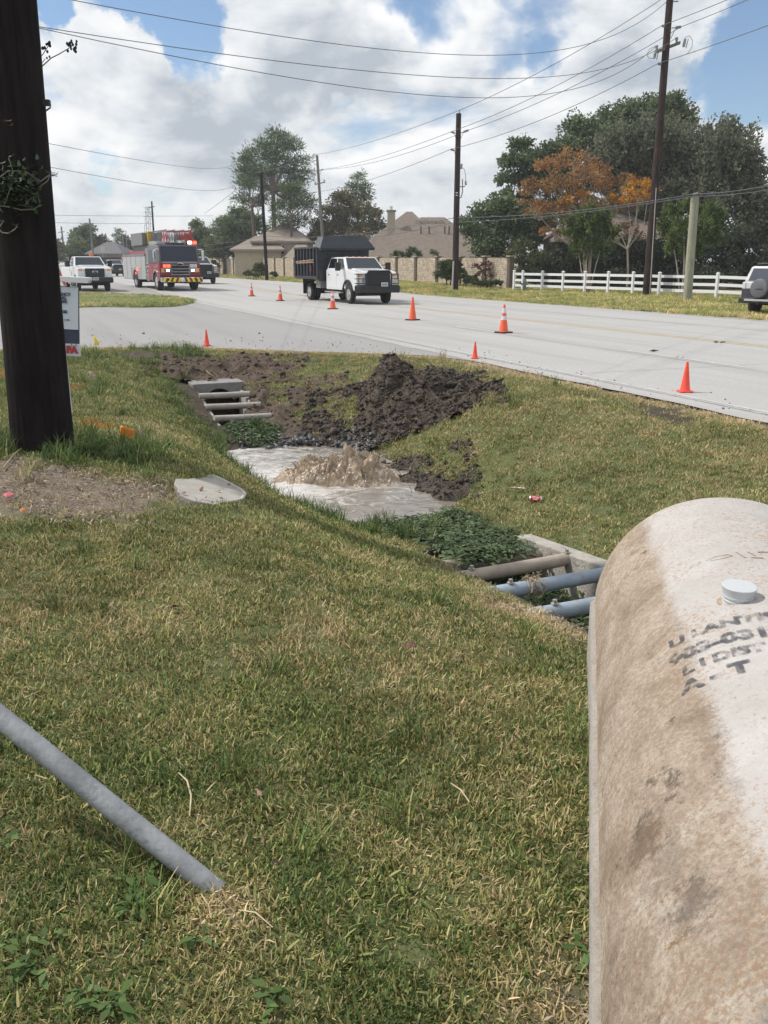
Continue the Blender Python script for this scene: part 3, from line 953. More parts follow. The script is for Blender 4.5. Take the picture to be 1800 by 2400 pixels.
def heap(name, label, cat, blobs, region, clods, roots=0, mats=None, res=.045, rough=.12, seed=1, size=(.02, .07)):
    """blobs: (pixel x, pixel y, radius across, radius deep, height); region: bounding pad"""
    rnd = np.random.default_rng(seed)
    B = []
    for px, py, ra, rb, hh in blobs:
        c = hit(px, py); B.append((c.x, c.y, ra, rb, hh))
    x0 = min(b[0] - b[2] * 1.6 for b in B); x1 = max(b[0] + b[2] * 1.6 for b in B)
    y0 = min(b[1] - b[3] * 1.6 for b in B); y1 = max(b[1] + b[3] * 1.6 for b in B)
    gx = np.arange(x0, x1, res); gy = np.arange(y0, y1, res)

    def height(x, y):
        h = 0
        for bx, by, ra, rb, hh in B:
            q = ((x - bx) / ra) ** 2 + ((y - by) / rb) ** 2
            h = np.maximum(h, hh * np.clip(1 - q ** .8 * .95, -1, 1))
        h = h + (rough * (fbm(x * 4, y * 4, seed) - .5) + rough * .6 * (fbm(x * 11, y * 11, seed + 3) - .5)) * (h > -.05)
        return h
    x, y = np.meshgrid(gx, gy, indexing='ij')
    h = height(x, y)
    n, s = to_ns(x, y)
    z = H(n, s, False) + np.maximum(h, -.06)
    i = np.arange(x.size).reshape(x.shape)
    F = np.stack([i[:-1, :-1], i[1:, :-1], i[1:, 1:], i[:-1, 1:]], -1).reshape(-1, 4)
    keep = (h > -.03).ravel()[F].any(1)
    me = np_mesh(name, np.stack([x, y, z], -1).reshape(-1, 3), F[keep])
    bm = bmesh.new(); bm.from_mesh(me)
    bmesh.ops.delete(bm, geom=[q for q in bm.verts if not q.link_faces], context='VERTS'); bm.to_mesh(me); bm.free()
    cx = sum(b[0] for b in B) / len(B); cy = sum(b[1] for b in B) / len(B)
    root = empty(name, (cx, cy, float(H(*to_ns(cx, cy)))))
    tag(root, label, cat)
    mats = mats or (M_SOIL, M_SOIL_WET)
    link_mesh('mound', me, mats[0], root, smooth=30)
    vs, fs = [], []
    cnt = 0
    while cnt < clods:
        q = rnd.uniform((x0, y0), (x1, y1))
        hh = float(height(q[0], q[1]))
        if hh < -.04 + .03 * rnd.random(): continue
        zz = float(H(*to_ns(q[0], q[1]), False)) + hh
        r = (size[0] + (size[1] - size[0]) * rnd.random() ** 3.2) * (1.9 if rnd.random() < .012 else 1)
        clod_mesh(vs, fs, (q[0], q[1], zz + r * .25), r, rnd); cnt += 1
    cm = np_mesh('clods', np.concatenate(vs), np.concatenate(fs))
    o = link_mesh('clods', cm, mats[1], root); o['kind'] = 'stuff'
    if roots:
        mb = MB()
        for k in range(roots):
            q = rnd.uniform((x0, y0), (x1, y1)); hh = float(height(q[0], q[1]))
            if hh < .03: continue
            b = Vector((q[0], q[1], float(H(*to_ns(q[0], q[1]), False)) + hh))
            d = Vector((rnd.normal(), rnd.normal() - .4, rnd.uniform(.0, .9))).normalized(); L_ = rnd.uniform(.06, .2)
            mb.tube([b, b + d * L_ * .5 + Vector((0, 0, .03)), b + d * L_ + Vector((0, 0, rnd.uniform(-.06, .03)))], [.004, .003, .0015], 4, False)
        o = mb.build('roots', M_ROOT, root); o['kind'] = 'stuff'
    for o in root.children: o.matrix_parent_inverse = Matrix.Translation(root.location).inverted()
    return root


heap('soil_pile', 'tall heap of dark dug soil and torn roots on the grass bank below the road', 'soil pile',
     [(912, 928, .52, .62, .62), (1000, 936, .66, .58, .44), (1060, 932, .42, .42, .26), (960, 980, .70, .45, .20), (880, 1000, .36, .26, .12), (790, 1044, .36, .20, .08)],
     0, 6500, 1100, rough=.28, seed=3, size=(.007, .045))
heap('soil_collar', 'dark soil thrown up along the far rim of the flooded hole', 'soil pile',
     [(960, 1140, .34, .35, .16), (1000, 1165, .34, .3, .20), (1030, 1185, .3, .25, .16), (990, 1205, .3, .2, .12), (925, 1110, .3, .25, .1)], 0, 1500, 160, rough=.16, seed=5, size=(.008, .036))
heap('soil_bank', 'brown dug soil and grass roots heaped above the small headwall', 'soil pile',
     [(425, 868, .42, .55, .10), (500, 858, .5, .55, .11), (590, 858, .55, .45, .09), (655, 862, .3, .35, .07)], 0, 520, 200, mats=(mat('brown dug soil', (.085, .058, .043), .95, var=.5, scale=8, bump=.8, bscale=30), mat('brown crumbs', (.075, .052, .038), .95, var=.5, scale=20)), rough=.16, seed=8, size=(.012, .05))
heap('soil_ridge', 'narrow ridge of churned mud between the small culvert and the grass', 'soil pile',
     [(612, 935, .10, .5, .08), (655, 978, .12, .45, .10), (695, 1018, .20, .28, .10), (735, 1038, .24, .2, .08)], 0, 420, 120, mats=(mat('brown dug soil', (.085, .058, .043)), mat('brown crumbs', (.075, .052, .038))), rough=.14, seed=9, size=(.012, .05))
heap('stone_heap', 'small dark wet stones heaped at the head of the pool', 'stones',
     [(655, 1066, .30, .2, .06), (720, 1052, .36, .22, .12), (790, 1052, .35, .2, .10), (615, 1075, .2, .12, .03)], 0, 620, 0, mats=(M_SOIL_WET, M_ROCK), rough=.08, seed=12, size=(.02, .062))
# ------------------------------------------------------------------ concrete tank beside the camera
TANK_A = math.radians(12.8)
TANK_R = 0.565
T_AX = Vector((math.sin(TANK_A), math.cos(TANK_A), 0)); T_CR = Vector((math.cos(TANK_A), -math.sin(TANK_A), 0))
TANK_END = Vector((1.575, 3.88, 0.125))        # centre of the far end at flange height


def tank_material():
    m, N, L, B = new_mat('cast concrete with brown stains')
    tc = N.new('ShaderNodeTexCoord')
    O = tc.outputs['Object']                    # x across (negative = camera side), y along, z up

    def noise(scale, detail=8, rough=.6, vec=O, dist=0.):
        n = N.new('ShaderNodeTexNoise'); n.inputs['Scale'].default_value = scale; n.inputs['Detail'].default_value = detail; n.inputs['Roughness'].default_value = rough; n.inputs['Distortion'].default_value = dist
        L.new(vec, n.inputs['Vector']); return n.outputs['Fac']

    def ramp(fac, stops):
        r = N.new('ShaderNodeValToRGB'); e = r.color_ramp.elements
        e[0].position, e[0].color = stops[0][0], stops[0][1] + (1,)
        e[1].position, e[1].color = stops[-1][0], stops[-1][1] + (1,)
        for p, c in stops[1:-1]: q = e.new(p); q.color = c + (1,)
        L.new(fac, r.inputs[0]); return r.outputs[0]

    def mix(f, a, b):
        x = N.new('ShaderNodeMix'); x.data_type = 'RGBA'; L.new(f, x.inputs['Factor'])
        for i, q in (('A', a), ('B', b)):
            if isinstance(q, tuple): x.inputs[i].default_value = q + (1,)
            else: L.new(q, x.inputs[i])
        return x.outputs['Result']

    def mth(op, a, b):
        x = N.new('ShaderNodeMath'); x.operation = op
        for i, q in enumerate((a, b)):
            if isinstance(q, (int, float)): x.inputs[i].default_value = q
            else: L.new(q, x.inputs[i])
        return x.outputs[0]

    def step(x, a, b):
        r = N.new('ShaderNodeMapRange'); r.interpolation_type = 'SMOOTHSTEP'; r.inputs['From Min'].default_value = a; r.inputs['From Max'].default_value = b; L.new(x, r.inputs['Value']); return r.outputs[0]
    sp = N.new('ShaderNodeSeparateXYZ'); L.new(O, sp.inputs[0])
    X, Y, Z = sp.outputs
    white = ramp(noise(5, 10, .7), [(.25, (.37, .345, .325)), (.7, (.475, .455, .445))])
    brown = ramp(noise(3.4, 12, .74, dist=.4), [(.30, (.20, .150, .108)), (.44, (.335, .265, .205)), (.55, (.43, .355, .285)), (.70, (.53, .47, .405))])
    # form line: chalky crown above, rough stained side below, line wandering along the tank
    edge = mth('ADD', X, mth('ADD', mth('MULTIPLY', mth('SUBTRACT', noise(3.5, 10, .7), .5), .12), mth('MULTIPLY', Y, .031)))
    edge = mth('ADD', edge, mth('MULTIPLY', mth('SUBTRACT', noise(45, 6, .7), .5), .05))
    crown = step(mth('ADD', edge, mth('MULTIPLY', mth('SUBTRACT', noise(120, 4, .7), .5), .05)), -.395, -.345)
    near = step(mth('ADD', Y, mth('MULTIPLY', mth('SUBTRACT', noise(5, 8, .7), .5), .5)), -2.95, -2.80)   # crown ends before the near end
    crown = mth('MULTIPLY', crown, near)
    c = mix(crown, brown, white)
    # rust freckles on the crown, dark spots on the side
    gr = noise(60, 10, .8)
    gm = N.new('ShaderNodeMix'); gm.data_type = 'RGBA'; gm.blend_type = 'OVERLAY'; L.new(mth('MULTIPLY', mth('SUBTRACT', 1.15, crown), .6), gm.inputs['Factor']); L.new(c, gm.inputs['A'])
    gv = ramp(gr, [(.34, (.26, .25, .24)), (.66, (.80, .80, .80))]); L.new(gv, gm.inputs['B']); c = gm.outputs['Result']
    fr = step(mth('ADD', noise(70, 6, .75), mth('MULTIPLY', noise(3, 5, .6), .35)), .70, .80)
    c = mix(mth('MULTIPLY', fr, .75), c, (.34, .22, .14))
    chip = step(mth('ADD', noise(11, 12, .8), mth('MULTIPLY', noise(1.6, 3, .6), .5)), .885, .93)
    c = mix(chip, c, (.30, .19, .10))
    sk = step(mth('ADD', noise(11, 12, .8), mth('MULTIPLY', noise(1.9, 3, .6), .45)), .80, .90)
    c = mix(mth('MULTIPLY', mth('MULTIPLY', sk, mth('SUBTRACT', 1.0, crown)), .85), c, (.10, .075, .055))
    # dark gouged stain low on the side, and bare grey concrete towards the near end
    def ball(px_, r0, r1):
        d_ = N.new('ShaderNodeVectorMath'); d_.operation = 'DISTANCE'; L.new(O, d_.inputs[0]); d_.inputs[1].default_value = px_
        return step(mth('ADD', d_.outputs['Value'], mth('MULTIPLY', mth('SUBTRACT', noise(24, 12, .8), .5), .42)), r1, r0)
    c = mix(mth('MULTIPLY', ball((-.475, -2.33, .30), .02, .10), .8), c, (.17, .115, .075))
    c = mix(mth('MULTIPLY', ball((-.44, -2.46, .35), .02, .12), .55), c, (.20, .15, .105))
    c = mix(mth('MULTIPLY', ball((-.41, -2.62, .39), .01, .09), .7), c, (.12, .09, .07))
    c = mix(mth('MULTIPLY', ball((-.22, -2.95, .52), .06, .16), .9), c, (.20, .20, .205))
    # pale flange
    lip = step(mth('ADD', Z, mth('MULTIPLY', mth('SUBTRACT', noise(9, 8, .7), .5), .05)), .035, .005)
    c = mix(mth('MULTIPLY', lip, .8), c, (.43, .41, .38))
    L.new(c, B.inputs['Base Color'])
    B.inputs['Roughness'].default_value = .92
    inv = mth('SUBTRACT', 1.15, crown)
    hgt = mth('ADD', mth('MULTIPLY', mth('MULTIPLY', mth('SUBTRACT', mth('ADD', mth('MULTIPLY', noise(9, 5, .6), .7), mth('MULTIPLY', noise(55, 6, .7), .45)), .575), inv), 1.0), mth('ADD', mth('MULTIPLY', noise(90, 4, .6), .12), mth('MULTIPLY', crown, .05)))
    bp = N.new('ShaderNodeBump'); bp.inputs['Strength'].default_value = 1.0; bp.inputs['Distance'].default_value = .030
    L.new(hgt, bp.inputs['Height']); L.new(bp.outputs[0], B.inputs['Normal'])
    return m


def tank_point(theta, y, r=TANK_R):
    """theta from the crown (0) towards the camera side (negative x)"""
    return Vector((-r * math.sin(theta), y, r * math.cos(theta)))


root = empty('concrete_tank', TANK_END, -TANK_A)
tag(root, 'big rounded concrete tank with stencilled lettering, brown stains and a plastic cap', 'tank')
# cross-section: skirt, flange bead, groove, then the arch
half = [(.575, -.40), (.578, -.02), (.572, .012), (.556, .022), (.546, .036), (.545, .06)]
for k in range(0, 25):
    th = PI / 2 * (1 - k / 24)
    if th > 1.46: continue
    half.append((TANK_R * math.sin(th) ** .96, TANK_R * math.cos(th)))
sec = [(-a, b) for a, b in half] + [(a, b) for a, b in half[::-1][1:]]
ys = np.concatenate([np.linspace(-4.3, -.14, 70), [-.09, -.05, -.02, -.006, 0.0]])
v, f = [], []
for j, yy in enumerate(ys):
    e = max(0, (yy + .14) / .14)
    shrink = 1 - .055 * (1 - math.sqrt(max(0, 1 - e * e))) if e > 0 else 1
    for a, b in sec:
        w = .003 * (float(fbm(a * 9 + b * 7, yy * 9, 60)) - .5) + .006 * (float(fbm(a * 3 + 5, yy * 3 + b * 3, 61)) - .5)
        sc_ = shrink if b > 0 else 1
        v.append((a * (sc_ + w), yy, b * (sc_ + w)))
ns_ = len(sec)
for j in range(len(ys) - 1):
    for k in range(ns_ - 1):
        a = j * ns_ + k
        f.append((a, a + 1, a + ns_ + 1, a + ns_))
f.append(tuple(range((len(ys) - 1) * ns_, len(ys) * ns_)))
f.append(tuple(range(ns_))[::-1])
me = bpy.data.meshes.new('shell'); me.from_pydata(v, [], f)
bm = bmesh.new(); bm.from_mesh(me); bmesh.ops.recalc_face_normals(bm, faces=bm.faces); bm.to_mesh(me); bm.free()
link_mesh('shell', me, tank_material(), root, smooth=55)
# inspection cap of ribbed plastic, upright on the crown
M_PVC = mat('white plastic cap', (.50, .52, .54), .42, var=.06)
cap = empty('cap', tank_point(.285, -1.33, TANK_R - .016), 0, root)
cap.rotation_euler = (.05, 0.03, 0)
MB().lathe([(.044, 0), (.045, .008), (.0425, .010), (.0425, .013), (.046, .015), (.0465, .021), (.044, .023), (.044, .026), (.0475, .028), (.0485, .034), (.0475, .036), (.053, .060), (.054, .062), (.054, .0645), (.052, .066), (.001, .0675)], seg=40).build('cap', M_PVC, cap, smooth=35)
cap.name = 'inspection_cap'
MB().lathe([(.060, -.006), (.060, .003), (.05, .004), (.046, .004)], seg=22).build('mortar_ring', mat('cracked mortar', (.45, .34, .25), .95, var=.4, scale=50, bump=.7), cap)


# stencilled lettering wrapped over the crown
def stencil_material():
    m, N, L, B = new_mat('faded black stencil paint')
    tc = N.new('ShaderNodeTexCoord'); n = N.new('ShaderNodeTexNoise'); n.inputs['Scale'].default_value = 26; n.inputs['Detail'].default_value = 10; n.inputs['Roughness'].default_value = .7
    L.new(tc.outputs['Object'], n.inputs['Vector'])
    r = N.new('ShaderNodeMapRange'); r.inputs['From Min'].default_value = .40; r.inputs['From Max'].default_value = .58; L.new(n.outputs['Fac'], r.inputs['Value'])
    t = N.new('ShaderNodeBsdfTransparent'); ms = N.new('ShaderNodeMixShader')
    B.inputs['Base Color'].default_value = (.062, .065, .080, 1); B.inputs['Roughness'].default_value = .9
    mul = N.new('ShaderNodeMath'); mul.operation = 'MULTIPLY'; mul.inputs[1].default_value = .80; L.new(r.outputs[0], mul.inputs[0])
    L.new(mul.outputs[0], ms.inputs[0]); L.new(t.outputs[0], ms.inputs[1]); L.new(B.outputs[0], ms.inputs[2])
    L.new(ms.outputs[0], N['Material Output'].inputs['Surface'])
    return m


M_STENCIL = stencil_material()


def wrap_text(body, size, theta_left, y, bold=.004, slant=0.0, squeeze=1.0, material=None, name='stencil_line'):
    me = text_mesh(body, size, 0, 'LEFT', bold)
    bm = bmesh.new(); bm.from_mesh(me)
    bmesh.ops.triangulate(bm, faces=bm.faces)
    bmesh.ops.subdivide_edges(bm, edges=[e for e in bm.edges if e.calc_length() > .02], cuts=1)
    for q in bm.verts:
        th = theta_left - (q.co.x * squeeze) / TANK_R
        p = tank_point(th, y + q.co.y + slant * q.co.x, TANK_R + .0065)
        q.co = p
    bm.to_mesh(me); bm.free()
    return link_mesh(name, me, material or M_STENCIL, root)


wrap_text('U LANTIS PROD', .076, .70, -1.505, .004)
wrap_text('903-031-0', .090, .72, -1.615, .005)
wrap_text('L I DIST 1', .070, .66, -1.715, .004)
wrap_text('A - T   4', .088, .68, -1.815, .006)

# scratched handwriting in the crown
M_SCR = mat('scratch in concrete', (.30, .225, .17), .95, var=.2)


def scratch(pts, r=.0022):
    P = [root.matrix_world.inverted() @ Vector((0, 0, 0)) for _ in ()]
    q = [tank_point(t * 1.15 + .16, y * 1.0 - .18, TANK_R + .0025) for t, y in pts]
    return MB().tube(q, r, 5).build('scratch', M_SCR, root)


for pts in ([(.50, -.92), (.44, -.84), (.37, -.82), (.33, -.845), (.38, -.88), (.45, -.90)], [(.40, -.72), (.35, -.80), (.31, -.86)],
            [(.32, -.80), (.26, -.76), (.20, -.735), (.22, -.76)], [(.17, -.74), (.12, -.72), (.05, -.715), (.03, -.735), (.08, -.75), (.15, -.75)],
            [(.0, -.70), (-.03, -.765)], [(-.06, -.70), (-.085, -.745)], [(-.06, -.765), (-.12, -.768)], [(-.11, -.70), (-.18, -.69), (-.22, -.72), (-.17, -.76)]):
    scratch(pts)

# ------------------------------------------------------------------ creosoted pole with creepers
M_POLE = mat('creosoted pole wood', (.028, .021, .019), .8, var=.5, scale=3, bump=.9, bscale=25, dirt=((.050, .036, .032), .56))
POLE_T = 6.95
pb = at(98, 1020, POLE_T); pb.z = float(H(*to_ns(pb.x, pb.y))) - .06
pole = empty('utility_pole', pb)
tag(pole, 'thick black creosoted utility pole with creepers, grass round its foot', 'utility pole', 'utility poles')
lean = Vector((.020, 0, 1))


def pole_shaft(h, r0, r1, lean=Vector((0, 0, 1)), seg=22, rings=26, wob=.012, seed=0, flare=.0):
    v, f = [], []
    for j in range(rings + 1):
        t = j / rings
        r = r0 + (r1 - r0) * t + flare * math.exp(-t * rings * .9)
        for k in range(seg):
            a = 2 * PI * k / seg
            rr = r * (1 + wob * (float(vnoise(k * 1.7, t * h * .8, seed)) - .5) * 4)
            v.append((lean.x * h * t + rr * math.cos(a), lean.y * h * t + rr * math.sin(a), h * t))
    for j in range(rings):
        for k in range(seg):
            a = j * seg + k; b = j * seg + (k + 1) % seg
            f.append((a, b, b + seg, a + seg))
    f.append(tuple(range(rings * seg, (rings + 1) * seg)))
    me = bpy.data.meshes.new('shaft'); me.from_pydata(v, [], f)
    return me


def wood_material(name, dark, light):
    m, N, L, B = new_mat(name)
    tc = N.new('ShaderNodeTexCoord'); mp = N.new('ShaderNodeMapping'); mp.inputs['Scale'].default_value = (1, 1, .07); L.new(tc.outputs['Object'], mp.inputs['Vector'])
    n = N.new('ShaderNodeTexNoise'); n.inputs['Scale'].default_value = 22; n.inputs['Detail'].default_value = 9; n.inputs['Roughness'].default_value = .65; L.new(mp.outputs[0], n.inputs['Vector'])
    n2 = N.new('ShaderNodeTexNoise'); n2.inputs['Scale'].default_value = 2.2; n2.inputs['Detail'].default_value = 6; L.new(tc.outputs['Object'], n2.inputs['Vector'])
    r = N.new('ShaderNodeValToRGB'); r.color_ramp.elements[0].position = .3; r.color_ramp.elements[1].position = .75
    r.color_ramp.elements[0].color = dark + (1,); r.color_ramp.elements[1].color = light + (1,)
    ad = N.new('ShaderNodeMath'); ad.operation = 'MULTIPLY_ADD'; L.new(n2.outputs['Fac'], ad.inputs[0]); ad.inputs[1].default_value = .5; L.new(n.outputs['Fac'], ad.inputs[2])
    sb = N.new('ShaderNodeMath'); sb.operation = 'SUBTRACT'; L.new(ad.outputs[0], sb.inputs[0]); sb.inputs[1].default_value = .22
    L.new(sb.outputs[0], r.inputs[0]); L.new(r.outputs[0], B.inputs['Base Color']); B.inputs['Roughness'].default_value = .9; B.inputs['Specular IOR Level'].default_value = .12
    bp = N.new('ShaderNodeBump'); bp.inputs['Strength'].default_value = 1.0; bp.inputs['Distance'].default_value = .025; L.new(n.outputs['Fac'], bp.inputs['Height']); L.new(bp.outputs[0], B.inputs['Normal'])
    return m


M_CREO = wood_material('creosote black wood', (.006, .005, .006), (.026, .020, .020))
M_CREO2 = wood_material('creosote brown wood', (.022, .016, .016), (.070, .048, .044))
M_GREYWOOD = wood_material('grey weathered pole', (.11, .105, .095), (.26, .25, .23))
M_GREENWOOD = wood_material('pale green treated pole', (.22, .225, .165), (.40, .40, .32))
link_mesh('shaft', pole_shaft(10.5, .228, .195, lean, seed=4, flare=.012), M_CREO, pole, smooth=60)


def on_pole(px, py, off=0.0):
    """point on the camera side of the pole surface, in pole coordinates"""
    p = at_y(px, py, pole.location.y - .235) - pole.location
    return p


M_VINE = mat('creeper leaves', (.050, .085, .035), .55, var=.6, scale=25)
M_VSTEM = mat('pale creeper stem', (.24, .24, .20), .8, var=.3)
M_DEAD = mat('dead brown leaf', (.20, .105, .055), .85, var=.4, scale=30)


def leaf_quads(mb, c, size, r, droop=.3):
    """a lobed leaf: two bent halves"""
    d = Vector((r.gauss(0, 1), r.gauss(0, 1), r.gauss(0, .6))).normalized()
    u = d.cross(Vector((0, 0, 1)));
    if u.length < .1: u = Vector((1, 0, 0))
    u.normalize(); nrm = d.cross(u).normalized()
    p = [c, c + d * size * .35 + u * size * .3 + nrm * size * .08, c + d * size * .75 + u * size * .22, c + d * size - nrm * size * droop,
         c + d * size * .75 - u * size * .22, c + d * size * .35 - u * size * .3 + nrm * size * .08, c + d * size * .5 - nrm * size * .05]
    mb.add(p, [(0, 1, 6), (1, 2, 6), (2, 3, 6), (3, 4, 6), (4, 5, 6), (5, 0, 6)])


r_ = random.Random(3)
vine = empty('creeper', pb)
tag(vine, 'green creeper with pale stems climbing the black utility pole', 'creeper')
for path, rad in (([(-20, 430), (20, 400), (60, 402), (95, 425), (116, 410)], .004), ([(-20, 480), (15, 484), (50, 492), (80, 490), (95, 480)], .004),
                  ([(-20, 520), (5, 545), (20, 547), (35, 537), (40, 530)], .0045), ([(-10, 545), (0, 530), (8, 518)], .004), ([(60, 480), (72, 465), (88, 458), (94, 476)], .003),
                  ([(10, 480), (25, 440), (30, 400), (20, 370)], .003), ([(90, 440), (112, 424), (117, 408)], .003)):
    tube('stem', [on_pole(*q) for q in path], rad, M_VSTEM, vine, 6)
mb = MB()
for k in range(330):
    px = r_.uniform(-25, 100); py = 432 + r_.gauss(0, 34) + (px > 60) * 15
    if px + (py - 360) * .1 > 112 or py < 345 or py > 505 or r_.random() < .25: continue
    leaf_quads(mb, on_pole(px, py) + Vector((0, -abs(r_.gauss(0, .05)), 0)), r_.uniform(.025, .055), r_)
for c in ((118, 405), (122, 408), (125, 410), (38, 528), (44, 534), (20, 545), (3, 516)):
    for _ in range(4): leaf_quads(mb, on_pole(*c), r_.uniform(.02, .04), r_)
o = mb.build('leaves', M_VINE, vine); o['kind'] = 'stuff'
mb = MB()
for c in ((18, 287), (16, 283), (24, 296), (80, 447), (68, 412), (64, 414)):
    leaf_quads(mb, on_pole(*c) + Vector((0, -.03, 0)), r_.uniform(.03, .05), r_)
o = mb.build('dead_leaves', M_DEAD, vine); o['kind'] = 'stuff'
# seed heads of a shrub twig reaching past the pole
tw = empty('seed_twig', pb)
tag(tw, 'bare twig with dark seed heads sticking out beside the black pole against the sky', 'twig')
M_TWIG = mat('dark twig', (.045, .040, .045), .8)
M_SEED = mat('dark seed pod', (.022, .020, .030), .7)
pp = lambda x, y, d=.1: at_y(x, y, pb.y + d) - pb
MB().tube([pp(60, 185), pp(98, 156), pp(120, 136), pp(140, 126), pp(160, 114), pp(172, 104)], [.005, .0045, .004, .0035, .003, .002], 6).build('stem', M_TWIG, tw, smooth=60)
MB().tube([pp(60, 170), pp(98, 148), pp(106, 138)], .0025, 5).build('stem', M_TWIG, tw)
MB().tube([pp(80, 150), pp(100, 128), pp(113, 108)], .003, 5).build('stem', M_TWIG, tw)
for k in range(26):
    if k < 17: c = pp(157 + r_.uniform(0, 24), 95 + r_.uniform(0, 26)); base = pp(160, 114)
    else: c = pp(*[(109, 104), (116, 100), (117, 107), (111, 121), (110, 136), (116, 133), (105, 112), (100, 113), (113, 103)][k - 17]); base = c + Vector((-.02, 0, -.03))
    s_ = r_.uniform(.009, .014)
    MB().lathe([(.001, -s_), (s_ * .7, -s_ * .5), (s_ * .75, .2 * s_), (s_ * .4, s_ * .8), (.001, s_)], c, 'z', 7).build('seed_pod', M_SEED, tw, smooth=80)
# step hook on the pole
hk = empty('pole_step', pb); tag(hk, 'small dark metal hook bolted to the side of the black pole', 'hook')
tube('rod', [pp(100, 243, 0), pp(111, 246, 0), pp(119, 247, 0), pp(118, 252, 0), pp(106, 261, 0)], .006, mat('rusty iron', (.035, .030, .030), .7), hk)
MB().box(-.02, .03, -.02, .02, -.02, .02).build('bolt_head', mat('rusty iron', (.035, .030, .030)), hk).location = pp(107, 241, 0)
# splinter on the edge of the pole
# ------------------------------------------------------------------ guy guard pipe
M_GUARD = mat('scuffed grey plastic guard', (.235, .245, .26), .55, var=.35, scale=7, bump=.2, dirt=((.145, .155, .18), .54))
g1 = hit(532, 2092); g1.z -= .03
g0 = at(-150, 1560, 2.62)
d = (g0 - g1).normalized()
side = d.cross(Vector((0, 0, 1))).normalized()
gl = (g0 - g1).length
gd = MB()
for j in range(31):
    t = j / 30
    pass
R_G = .031
pts = [g1 + d * (gl * t) for t in [0, .06, .2, .4, .6, .8, 1.0]]
o = MB().tube(pts, R_G, 28, True).build('guy_guard', M_GUARD, None, smooth=50)
tag(o, 'grey plastic guy wire guard slanting down into the grass', 'pipe')
# cut the foot on a slant so that it lies on the ground
for q in o.data.vertices:
    tt = (q.co - g1).dot(d)
    if tt < .02:
        off = (q.co - (g1 + d * tt))
        q.co += d * (off.z * 1.15)

# ------------------------------------------------------------------ sale sign on its post
sg_t = 9.3
sp_ = at(160, 1008, sg_t); sp_.z = float(H(*to_ns(sp_.x, sp_.y)))
sign = empty('sale_sign', sp_)
tag(sign, 'white property sign with dark blue frame hanging from a white post behind the black pole', 'sign')
M_SW = mat('white painted sign wood', (.60, .61, .62), .6, var=.08)
M_NAVY = mat('navy sign print', (.018, .026, .060), .5, var=.1)
M_PANEL = mat('white sign sheet', (.56, .60, .66), .45, var=.04)
M_RED = mat('red sign print', (.42, .03, .035), .5, var=.08)


def sg(px, py, dt=0.0): return at(px, py, sg_t + dt) - sp_


def plate(name, corners, th, material, parent=None):
    a, b, c, d_ = [Vector(q) for q in corners]
    nrm = (b - a).cross(d_ - a).normalized()
    if nrm.y > 0: nrm = -nrm
    return MB().hexa([q - nrm * th for q in (a, b, c, d_)] + [a, b, c, d_]).build(name, material, parent)


px_ = .104
post = MB()
a0 = sg(160, 1008); a1 = sg(121, 636)
post.hexa([a0 + Vector((-.05, -.05, -.05)), a0 + Vector((.05, -.05, -.05)), a0 + Vector((.05, .05, -.05)), a0 + Vector((-.05, .05, -.05)),
           a1 + Vector((-.05, -.05, 0)), a1 + Vector((.05, -.05, 0)), a1 + Vector((.05, .05, 0)), a1 + Vector((-.05, .05, 0))])
post.build('post', M_SW, sign, bevel=.006)
A = [sg(60, 657), sg(209, 664), sg(214, 656), sg(213, 650.5), sg(60, 643)]
arm = MB()
vv = [q + Vector((0, -.05, 0)) for q in A] + [q + Vector((0, .05, 0)) for q in A]
arm.add(vv, [tuple(range(5)), tuple(range(5, 10))[::-1]] + [(i, (i + 1) % 5, 5 + (i + 1) % 5, 5 + i) for i in range(5)])
arm.build('arm', M_SW, sign, bevel=.004)
plate('panel', [sg(30, 800), sg(186, 806), sg(184.5, 672), sg(30, 664)], .012, M_NAVY, sign)
plate('panel_face', [sg(36, 765, -.008), sg(183.3, 773, -.008), sg(183, 673.6, -.008), sg(36, 666, -.008)], .006, M_PANEL, sign)
plate('rider', [sg(60, 828), sg(188.5, 835), sg(188, 807.5), sg(60, 801)], .008, M_PANEL, sign)
for x_ in (168, 178): tube('hanger', [sg(x_, 804, -.01), sg(x_, 811, -.01)], .004, mat('black wire', (.02, .02, .02)), sign, 6)
tube('hanger', [sg(161, 666, -.01), sg(161, 672, -.01)], .008, mat('black wire', (.02, .02, .02)), sign, 6)
tube('lamp_can', [sg(172, 661.5, -.02), sg(172, 669, -.02)], .028, mat('brushed can', (.20, .19, .19), .4, .6), sign, 14)
plate('red_ribbon', [sg(149, 668, -.06), sg(158, 669, -.06), sg(152, 660, -.06), sg(145, 659, -.06)], .004, mat('red ribbon', (.55, .10, .09), .6), sign)
plate('red_board', [sg(100, 634, .1), sg(147, 648, .1), sg(136, 628, .1), sg(100, 600, .1)], .01, mat('red ribbon', (.55, .10, .09), .6), sign)


def sign_text(body, px, py, hpx, material, bold=.0, align='RIGHT', tilt=.045):
    me = text_mesh(body, hpx * sg_t / FPX * 1.38, .001, align, bold)
    o = link_mesh('lettering', me, material, sign)
    o.location = sg(px, py, -.022)
    o.rotation_euler = (PI / 2 - PITCH * .3, tilt, 0)
    return o


sign_text('ANCY', 165, 690.5, 7.2, M_NAVY, .002)
sign_text('EAL', 156, 698.6, 7.2, M_NAVY, .002)
sign_text('095', 157, 707.5, 7.2, M_NAVY, .002)
sign_text('00', 157, 731, 7.0, M_NAVY, .002)
sign_text('S.COM', 162.5, 750, 3.2, M_NAVY, .0005)
sign_text('PA', 181, 821, 15.5, M_RED, .008)

